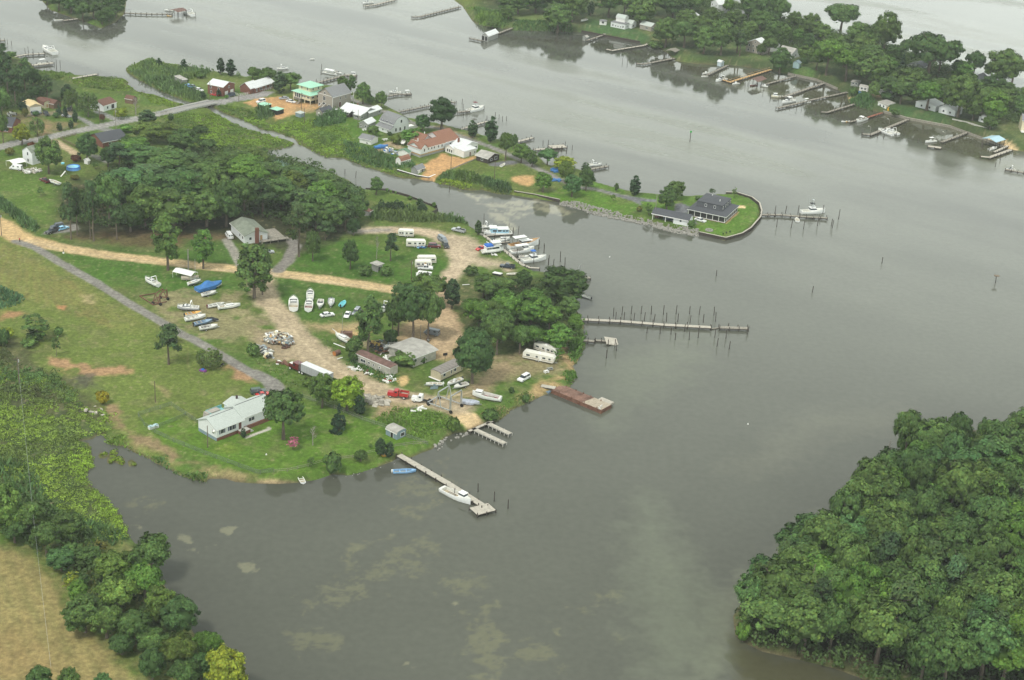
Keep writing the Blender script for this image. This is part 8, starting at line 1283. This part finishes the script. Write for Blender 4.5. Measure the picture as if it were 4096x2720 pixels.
# caravans
STR = M_('caravan_stripe',(.25,.16,.10), rough=.5); CARW = M_('caravan_white',(.70,.69,.62), rough=.45, var=.07)
def caravan(s, label, h=2.7, W=2.4, L=None, tan=False):
    (fx, fy),(rx, ry) = P(s); f_, r_ = G(fx, fy), G(rx, ry); d = f_-r_; L = L or d.length; t = thing('caravan',(f_+r_)/2, math.atan2(d.y, d.x), label, 'caravan'); z0 = .55
    pr = [(-L/2, z0),(-L/2+.05, h-.35),(-L/2+.4, h),(L/2-.5, h),(L/2, h-.6),(L/2-.25, z0+.15),(L/2-.5, z0)]; b = MB(); b.prism(pr[::-1], -W/2, W/2, CARW); b.build('body', t)
    for sd in (-1,1):
        for f0, wd in ((-.33,1.2),(-.05,.7),(.18,1.0),(.36,.7)): b = MB(); b.box(L*f0-wd/2, L*f0+wd/2, sd*W/2-.025, sd*W/2+.025,1.45,2.0, GLASS); b.build('window', t)
        b = MB(); b.box(L*.04, L*.04+.65, sd*W/2-.03, sd*W/2+.03,.6,2.3, WTRIM if not tan else NWOOD); b.build('door', t); b = MB(); b.box(-L/2+.1, L/2-.3, sd*W/2-.02, sd*W/2+.02,.95,1.1, STR); b.build('stripe', t)
        for x in (-.6,.2): wheel(t, (x, sd*(W/2-.15),.33),.33,.2)
    b = MB(); b.box(-.4,.5,-.35,.35, h, h+.28, WTRIM, .08,.06); b.build('air_conditioner', t); b = MB(); b.box(-L*.35,-L*.3,-.2,.2, h, h+.12, WTRIM); b.box(L*.25, L*.3,-.2,.2, h, h+.12, WTRIM); b.build('roof_vent', t)
    b = MB(); b.bar((L/2-.4,-.5,.5),(L/2+1.0,0,.5),.08,.1, ALU); b.bar((L/2-.4,.5,.5),(L/2+1.0,0,.5),.08,.1, ALU); b.build('hitch', t)
caravan('f 1310 608 1455 615','caravan at the top of the loop beside the leaning pine'); caravan('O 350 600 -90 590','second caravan with a blue cover and barbecue'); caravan('O 160 960 580 960','rear one of the two close caravans, slightly longer'); caravan('O 480 1060 110 1060','front one of the two close caravans with a tan door', tan=True); caravan('k 370 215 130 165','long white caravan on the east point with dark stripes', L=10.4); caravan('k 400 145 225 85','caravan mostly hidden by trees behind the long one', L=8)
# heavy vehicles
TRED = paintm('truck_red',(.40,.015,.015)); TMAR = paintm('truck_maroon',(.12,.012,.015)); TWH = paintm('truck_white',(.72,.72,.70)); DK = M_('truck_chassis',(.02,.02,.02), rough=.8)
def truck(s, label, m, bed, name='dump_truck'):
    (fx, fy),(rx, ry) = P(s); f_, r_ = G(fx, fy), G(rx, ry); d = f_-r_; t = thing(name, (f_+r_)/2, math.atan2(d.y, d.x), label, 'truck'); L = 6.4
    b = MB(); b.box(-L/2, L/2-.4,-.45,.45,.6,.85, DK); b.build('chassis', t); b = MB(); b.box(L/2-1.9, L/2,-.85,.85,.75,1.65, m, .08,.12); b.build('hood', t); b = MB(); b.box(L/2-2.9, L/2-.2,-1.12,1.12,.62,1.05, m, .1,.05); b.build('fenders', t)
    b = MB(); b.box(L/2-3.4, L/2-1.92,-1.05,1.05,.86,1.75, m); b.box(L/2-3.4, L/2-1.92,-1.05,1.05,1.753,2.45, m, .15,.1); c = b.build('cab', t); b = MB(); b.box(L/2-2.1, L/2-1.85,-.85,.85,1.8,2.3, GLASS, .1,.05)
    for sd in (-1,1): b.box(L/2-3.0, L/2-2.3, sd*1.02-.06, sd*1.02+.06,1.8,2.25, GLASS)
    b.build('windows', c)
    if bed: b = MB(); x0, x1 = -L/2, L/2-3.7; b.box(x0, x1,-1.15,1.15,.95,1.05, m); b.box(x0, x0+.1,-1.15,1.15,1.053,2.0, m); b.box(x1-.1, x1,-1.15,1.15,1.053,2.3, m); b.box(x0+.11, x1-.11,-1.15,-1.05,1.053,2.0, m); b.box(x0+.11, x1-.11,1.05,1.15,1.053,2.0, m); b.box(x0+.12, x1-.12,-1.04,1.04,1.053,1.3, TAN); b.build('dump_bed', t)
    for x, wd in ((L/2-1.0,.28),(-L/2+1.2,.55)):
        for sd in (-1,1): wheel(t, (x, sd*.95,.5),.5, wd)
    for sd in (-1,1): b = MB(); b.box(L/2-.02, L/2+.04, sd*.65-.12, sd*.65+.12,1.0,1.25, LAMP); b.build('headlight', t)
    return t
truck('j 1222 515 1400 540','red dump truck with a dirt-filled bed on the yard road', TRED, True); truck('D 465 900 800 950','white cab truck without a body, hitched to the lift frame', TWH, False, 'cab_truck')
(fx, fy),(rx, ry) = P('J 790 1030 1420 1300'); f_, r_ = G(fx, fy), G(rx, ry); d = (f_-r_).normalized(); an = math.atan2(d.y, d.x)
t = thing('semi_truck', f_-d*2.9, an, 'maroon semi tractor with a white hood lid in front of the trailer','truck'); b = MB(); b.box(-3.4,2.6,-.45,.45,.6,.85, DK); b.build('chassis', t); b = MB(); b.box(.9,2.9,-.8,.8,.8,1.9, TMAR, .1,.08); b.box(1.0,2.7,-.6,.6,1.903,1.97, WHITE); b.build('hood', t); b = MB(); b.box(-1.6,.88,-1.15,1.15,.87,2.9, TMAR, .05,.08); c = b.build('cab', t); b = MB(); b.box(.8,.93,-.85,.85,2.05,2.6, GLASS); [b.box(-.1,.6, sd*1.12-.05, sd*1.12+.05,1.9,2.5, GLASS) for sd in (-1,1)]; b.build('windows', c); b = MB(); b.tube((-1.75,.9,1),(-1.75,.9,3.9),.09, ALU); b.build('exhaust_stack', t)
for x in (2.0,-2.0,-3.1):
    for sd in (-1,1): wheel(t, (x, sd*.95,.5),.5,.3, WTRIM)
t = thing('box_trailer', f_-d*11.2, an, 'long grey box trailer behind the maroon semi tractor','trailer'); b = MB(); b.box(-5.6,5.6,-1.25,1.25,1.15,3.6, M_('trailer_side',(.36,.37,.38), rough=.4, var=.08, bands=('x',.5,.12))); b.build('box', t); b = MB(); b.box(-5.62,5.62,-1.27,1.27,3.603,3.66, R_WHITE); b.build('roof', t)
for x in (-3.6,-4.8):
    for sd in (-1,1): wheel(t, (x, sd*.95,.5),.5,.45)
# travel lift: two side frames with a goal-post of square tube, open end towards the slip
def lift(s, label, m, name='travel_lift', H=5.5, sc=1):
    (ax, ay),(bx, by) = P(s); a, b2 = G(ax, ay), G(bx, by); d = b2-a; t = thing(name, (a+b2)/2, math.atan2(d.y, d.x), label, 'boat lift'); L = d.length; W = 5.6*sc
    b = MB(); b.bar((-L/2,0,.9),(-L/2, W, .9),.28,.28, m)
    for y in (0, W): b.bar((-L/2+.15, y, .9),(L/2, y, .9),.28,.28, m)
    b.build('base_frame', t)
    for x, lean in ((-L*.05,1.0),(L/2-.2,.25)):
        b = MB(); b.bar((x-.15,0, H),(x-.15, W, H),.26,.26, m)
        for y in (0, W): b.bar((x-lean, y, 1.05),(x-.15, y, H-.14),.2,.2, m); b.bar((x+lean, y, 1.05),(x-.05, y, H-.14),.2,.2, m)
        b.build('upright_frame', t)
    for x in (-L/2+.3, L/2):
        for y in (0, W): wheel(t, (x, y, .55),.55,.3, DK)
lift('D 735 985 1190 1150','silver travel lift frame on big tyres above the slip', ALU)
t = None
lift('Q 340 670 500 700','small rusty lift frame standing in the grass beside the paved lane', RUST, 'lift_frame',3.9,.9); b = MB(); b.bar((0,0,.25),(9,0,.25),.3,.3, RUST); b.bar((9,0,.26),(9,5,.26),.25,.25, RUST); b.bar((0,0,.3),(1,5.2,.3),.25,.25, RUST); p0, p1 = [G(*p) for p in P('Q 90 520 340 680')]; tag(b.build('steel_beams', None, p0, math.atan2(p1.y-p0.y, p1.x-p0.x)),'rusty steel beams lying left of the small lift frame','beam')
# ------------------------------------------------------------------ yard junk and garden things
JM = [WHITE, GREYW, RUST, CORR, DWOOD, BLUEG, WHITE, GREYW, M_('brown_scrap',(.2,.12,.08)), CREAM, BLACKW, ALU, NWOOD]
def junk(s, dens, size, label, seed, mats, hz_=.6, name='scrap_heap', heap=0):
    rng = random.Random(seed); poly = wpoly(s, 1.2); xs = [p[0] for p in poly]; ys = [p[1] for p in poly]; b = MB(); cx, cy = sum(xs)/len(xs), sum(ys)/len(ys); R = max(max(xs)-min(xs), max(ys)-min(ys))/2
    for _ in range(int((max(xs)-min(xs))*(max(ys)-min(ys))*dens)):
        x, y = rng.uniform(min(xs), max(xs)), rng.uniform(min(ys), max(ys))
        if float(sdist(np.array([x]), np.array([y]), poly)[0]) < 0: continue
        z = hz(x, y)+rng.uniform(0, hz_)+heap*max(0,1-math.hypot(x-cx, y-cy)/R); L_, W_, H_ = size*rng.uniform(.3,1.8), size*rng.uniform(.1,.7), size*rng.uniform(.05,.4); a = rng.random()*6.28; dv = Vector((math.cos(a), math.sin(a), rng.uniform(-.35,.35)))*L_; c = Vector((x, y, z+.1)); b.bar(c-dv/2, c+dv/2, W_, H_, mats[rng.randrange(len(mats))])
    tag(b.build(name), label, kind='stuff')
junk('J 260 500 360 410 480 400 700 410 800 480 860 590 720 600 520 600 340 570',6,1.3, 'big heap of mixed scrap and boards in the yard',1, JM, .9, heap=1.2); junk('J 590 600 800 610 740 670 620 660',5,.8, 'rusty scrap below the heap',2, [RUST, DKBROWN], .4); junk('J 110 620 300 620 420 700 440 840 330 870 200 780',2.6,1.3, 'scrap metal frames beside the bush',3, JM, .7); junk('J 490 900 720 900 780 1000 520 990',1.0,1.8, 'pipes and white tubes left of the semi tractor',4, [WHITE, RUST, RUST, ALU], .3)
junk('L 640 740 900 760 1000 830 700 960 600 900',1.2,1.4, 'scrap machinery behind the pale warehouse',5, JM, .8, heap=.6); junk('L 520 760 640 740 750 920 620 960 540 860',2.5,1.2, 'rusted yellow machine parts at the grove edge',6, [RUST, M_('old_yellow_machine',(.33,.23,.05)), BLACKW], 1.0, heap=.8); junk('L 730 960 820 960 900 1080 780 1080',2.2,1.3, 'white broken panels by the warehouse vines',7, [WHITE, CORR], .4); junk('L 160 1110 370 1150 360 1220 180 1160',1.2,1.6, 'white boards lying in the weeds',8, [WHITE, CORR], .1, 'boards'); junk('L 740 1270 900 1280 900 1350 750 1400',1.8,1.4, 'white boat wreckage with a red part in the weeds',9, [WHITE, WHITE, HW, TAIL], .4); junk('L 430 1200 530 1210 530 1260 440 1270',2.5,.9, 'rusty scrap and boards before the mobile home',10, [RUST, WHITE], .4); junk('L 1400 680 1470 700 1460 750 1380 740',3,.8, 'dark scrap beside the grey van',11, [BLACKW, GREYW, RUST], .4)
junk('j 1000 520 1220 560 1230 600 1110 610 1000 560',1.6,2.4, 'pile of long poles and boards beside the yard road',12, [DWOOD, LWOOD], .3, 'timber_pile'); junk('D 380 1010 660 1040 700 1100 500 1150',.5,1.5, 'scattered driftwood below the lift',13, [DWOOD, WHITE], .1, 'driftwood'); junk('H 60 560 250 580 420 640 330 700 90 680',1.0,1.4, 'white scrap and crates behind the green hut',14, [WHITE, ALU, GREYW, BLUETARP], .6); junk('i 700 600 960 630 960 700 800 690',.3,1.5, 'dumped white boards in the marsh scrub',15, [WHITE, LWOOD], .6); junk('f 1490 940 1640 980 1610 1050 1500 1040',.9,1.0, 'odds and ends under the white canopy by the caravans',16, [WHITE, BLUETARP, GREYW], .5)
junk('g 370 -5 460 0 450 30 380 20',2.5,1.8, 'crumpled blue tarps beside the olive tree',17, [BLUETARP], .5, 'blue_tarps'); junk('g 375 85 440 95 440 108 380 105',2.5,1.5, 'blue tarp lying at the village end of the island',18, [BLUETARP], .2, 'blue_tarps'); junk('e 210 0 370 0 380 20 240 45',1.5,1.6, 'pale rubble heap on the upper left lawn',19, [CONCR, WHITE, LWOOD], .5, 'rubble')
junk('K 480 1240 680 1240 660 1290 500 1290',3,.8, 'white odds and ends below the houseboat ashore',21, [WHITE, SEATM], .2); junk('O 150 590 380 610 360 650 170 660',3,.9, 'blue covered things beside the second caravan',22, [BLUETARP, BLACKW, M_('car_pale_blue',(.25,.55,.75))], .5)
simple('overgrown_hut','f 1062 925 1120 945 1170 930','tiny open hut with flat grey roof among bushes on the loop lawn',2.6, 'flat',0, GREYW, R_OLD, ov=.5, wins=[('x',.5,.3,2,1.6, 'opening')])
b = MB(); b.box(-2.0,2.0,-1.0,1.0,.3,1.9, RUST, .1,.1); b.box(-1.9,1.9,-.9,.9,1.903,2.0, RUSTD); b.tube((-1,0,2),(-.4,.1,2.4),.12, BLACKW); tag(b.build('rusty_tank', None, G(*P('J 1890 440')[0]),.15),'rusty red box machine behind the stored sailboat','machine')
b = MB(); n = 10
p_, q_ = Vector((0,0,.75)), Vector((2.0,.9,.75)); b.tube(p_, q_, .8, RUSTD, .8,12, False); b.tube(p_, p_+Vector((.02,.01,0)),.74, M_('orange_rust',(.42,.17,.05), rough=.9, var=.3), n=12); tag(b.build('rusted_drum', None, G(*P('J 1650 800')[0]),.5),'big rusted open drum beside the yard road','drum')
t = thing('round_pool', G(*P('B 412 985')[0]),0, 'round blue above-ground pool on the lawn','pool'); b = MB(); b.tube((0,0,-.2),(0,0,1.0),2.9, M_('pool_wall',(.12,.32,.72), rough=.4),2.6,28); b.build('pool_wall', t); b = MB(); b.tube((0,0,1.003),(0,0,1.06),2.35, M_('pool_water',(.20,.62,.78), rough=.05), n=28); b.build('pool_water', t); b = MB()
for i in range(24): a0, a1 = i*math.pi/12, (i+1)*math.pi/12; b.tube((2.5*math.cos(a0),2.5*math.sin(a0),1.05),(2.5*math.cos(a1),2.5*math.sin(a1),1.05),.2, M_('pool_rim',(.04,.15,.62), rough=.4), n=8, cap=False)
b.build('pool_rim', t)
t = thing('paddling_pool', G(*P('B 175 870')[0]),0, 'tiny round blue pool beside the farmhouse tree','pool'); b = MB(); b.tube((0,0,0),(0,0,.5),.7, M_('pool_water',(.20,.62,.78)), n=16); b.build('pool_wall', t)
t = thing('satellite_dish', G(*P('H 463 490')[0]),0, 'round white dish on the grass behind the white barn shed','satellite dish'); b = MB(); b.tube((0,0,.0),(0,0,1.2),.08, WHITE); b.build('pole', t); b = MB(); b.tube((0,0,1.2),(-.25,-.3,1.6),.35, WHITE, 1.2,16); b.build('dish', t)
def dog(p, label): 
    t = thing('dog_house', p, .6, label, 'dog house'); b = MB(); b.box(-.7,.7,-.5,.5,0,.8, WHITE); b.build('wall', t); b = MB(); b.tube((0,0,.8),(0,0,1.2),.8, M_('pale_blue_wall',(.36,.50,.52)),.15,10); b.build('roof', t)
dog(G(*P('i 1438 805')[0]),'domed white dog house at the fence corner'); dog(G(*P('i 1392 818')[0]),'smaller white dog house left of the domed one')
t = thing('fire_ring', G(*P('A 877 1130')[0]),0, 'round stone fire ring on the island lawn','fire ring'); b = MB(); [b.box(1.25*math.cos(a)-.3,1.25*math.cos(a)+.3,1.25*math.sin(a)-.3,1.25*math.sin(a)+.3,0,.45, STONE, .08,.08) for a in [i*math.pi/7 for i in range(14)]]; b.build('stone_ring', t); b = MB(); b.box(-.3,.3,-.3,.3,0,.5, STONE, .1,.1); b.build('fire_pit', t)
def bench(s, label, m=WHITE, name='picnic_table', sc=1):
    t = thing(name, G(*P(s)[0]),.6, label, 'picnic table'); b = MB(); b.box(-.9*sc, .9*sc, -.35,.35,.7,.76, m); b.build('tabletop', t)
    for sd in (-1,1): b = MB(); b.box(-.9*sc, .9*sc, sd*.7-.13, sd*.7+.13,.42,.47, m); b.build('bench', t); b = MB(); b.box(sd*.6-.05, sd*.6+.05,-.6,.6,0,.69, m); b.build('leg', t)
bench('k 350 275','grey picnic table by the long caravan', GREYW); bench('k 316 300','white round looking table by the long caravan', WHITE, sc=.6); bench('b 1190 1295','white bench table on the grass beside the white shed', WHITE, sc=1.4); bench('E 1775 1130','white table beside the grey garage', WHITE)
t = thing('slide', G(*P('B 130 1160')[0]),.8, 'white garden slide on the upper left lawn','slide'); b = MB(); b.bar((0,0,.1),(2.8,1.2,1.6),.5,.08, WHITE); b.build('chute', t); b = MB(); [b.tube((2.8+dx, 1.2+dy, 0),(2.8,1.2,1.7),.04, ALU) for dx, dy in ((.5,.3),(.5,-.4),(-.2,.6))]; b.build('ladder', t)
t = thing('toy_car', G(*P('i 1872 290')[0]),-.3, 'small purple and blue toy car by the willow','toy car'); b = MB(); b.box(-1.1,1.1,-.6,.6,.2,.6, M_('purple_toy',(.20,.05,.22)),.1,.1); b.build('body', t); b = MB(); b.box(-.5,.4,-.45,.45,.603,.9, CNVB, .15,.1); b.build('cabin', t); [wheel(t, (x, y, .2),.2,.15) for x in (-.7,.7) for y in (-.55,.55)]
t = thing('motorcycle', G(*P('i 2050 240')[0]),1.2, 'dark motorcycle parked by the paved lane','motorcycle'); b = MB(); b.box(-.7,.6,-.15,.15,.5,.85, DK, .1,.02); b.tube((.6,0,.4),(.4,0,1.1),.04, ALU); b.build('frame', t); [wheel(t, (x, 0,.32),.32,.12) for x in (-.75,.75)]
t = thing('basketball_hoop', G(*P('D 1075 165')[0]),.4, 'basketball hoop with a black board by the mobile home','basketball hoop'); b = MB(); b.tube((0,0,0),(0,0,3),.06, DK); b.build('pole', t); b = MB(); b.box(-.7,.7,-.05,.05,2.7,3.6, DK); b.build('backboard', t)
t = thing('marker_post', G(*P('e 585 768')[0]),0, 'small white based post at the dirt road fork','post'); b = MB(); b.tube((0,0,0),(0,0,.5),.35, WHITE, .3,8); b.build('base', t); b = MB(); b.tube((0,0,.5),(0,0,1.6),.15, PILE, .08,8); b.build('post', t)
t = thing('mailbox', G(*P('e 183 660')[0]),0, 'red and black post box on the dirt road edge','post'); b = MB(); b.box(-.12,.12,-.12,.12,0,.9, DK); b.build('post', t); b = MB(); b.box(-.2,.2,-.25,.25,.9,1.3, TRED); b.build('box', t)
t = thing('pipe_rack', G(*P('O 1960 1230')[0]),-.5, 'white pipes lying on a rack near the navy pickup','rack'); b = MB(); [b.tube((-1.6,-.9+.35*i, .7),(1.8,-.9+.35*i, .95),.12, WHITE) for i in range(5)]; b.build('pipes', t); b = MB(); b.box(-1.7,1.6,-1.2,1.2,.35,.5, DK); b.build('rack_frame', t)
for k_, s in enumerate(('O 1170 1465 1330 1455','O 2070 1415 2160 1400','J 1710 875 1815 840','J 1640 565 1870 655','O 1710 500 1780 535')): p, q = [G(*v) for v in P(s)]; b = MB(); b.tube((0,0,.2), q-p+Vector((0,0,.2)),.16, WTRIM); tag(b.build('white_pipe', None, p), ['left white log barrier at the grove edge','right white log barrier at the grove edge','short white pole beside the big drum','long thin white spar below the stored sailboat','white beam on the grass beside the marina dock'][k_], 'pipe')
t = thing('covered_trailer', G(*P('C 330 660')[0]), frame3('C 200 930 527 1105 1400 768')[1], 'tan covered trailer behind the left end of the ranch house','trailer'); b = MB(); b.box(-.5,4.2,-1.2,1.2,.3,2.0, M_('tan_box',(.36,.33,.29), rough=.8),.1,.25); b.build('cover', t)
wire = MB()
for s0, s1 in (('i 160 152','l 306 48'),('l 306 48','l 470 1450')):
    (x0, y0),(x1, y1) = P(s0)[0], P(s1)[0]; p = Vector((*G0(x0, y0,9),9)); q = Vector((*G0(x1, y1,9),9)); prev = p
    for i in range(1,9): f_ = i/8; v = p.lerp(q, f_)-Vector((0,0,2.2*4*f_*(1-f_)*.5)); wire.tube(prev, v, .022, ALU, n=4, cap=False); prev = v
tag(wire.build('power_line'),'thin pale overhead wire crossing the left marsh','wire')
t = thing('tennis_court', Vector((0,0,0)),0, 'faded green tennis court beside the creek behind the wood','court'); b = MB(); cc = [G(*p) for p in P('b 125 1458 235 1470 395 1568 300 1590 180 1560')]; n = len(cc); b.add([(p.x, p.y, 1.34) for p in cc]+[(p.x, p.y, 1.2) for p in cc], [tuple(range(n-1,-1,-1))], M_('court_green',(.13,.22,.16), rough=.9)); b.build('court_surface', t)
for k_, p in enumerate(P('k 2176 777 g 900 803 j 95 1058')): 
    b = MB(); b.tube((0,0,-.1),(0,0,.35),.28, WHITE, .1,8); tag(b.build('float_buoy', None, GW(*p) if k_ < 2 else G(*p)), ['small white float in the lower open water','small white float in the water below the island','small white ball on the ranch lawn'][k_], 'float')
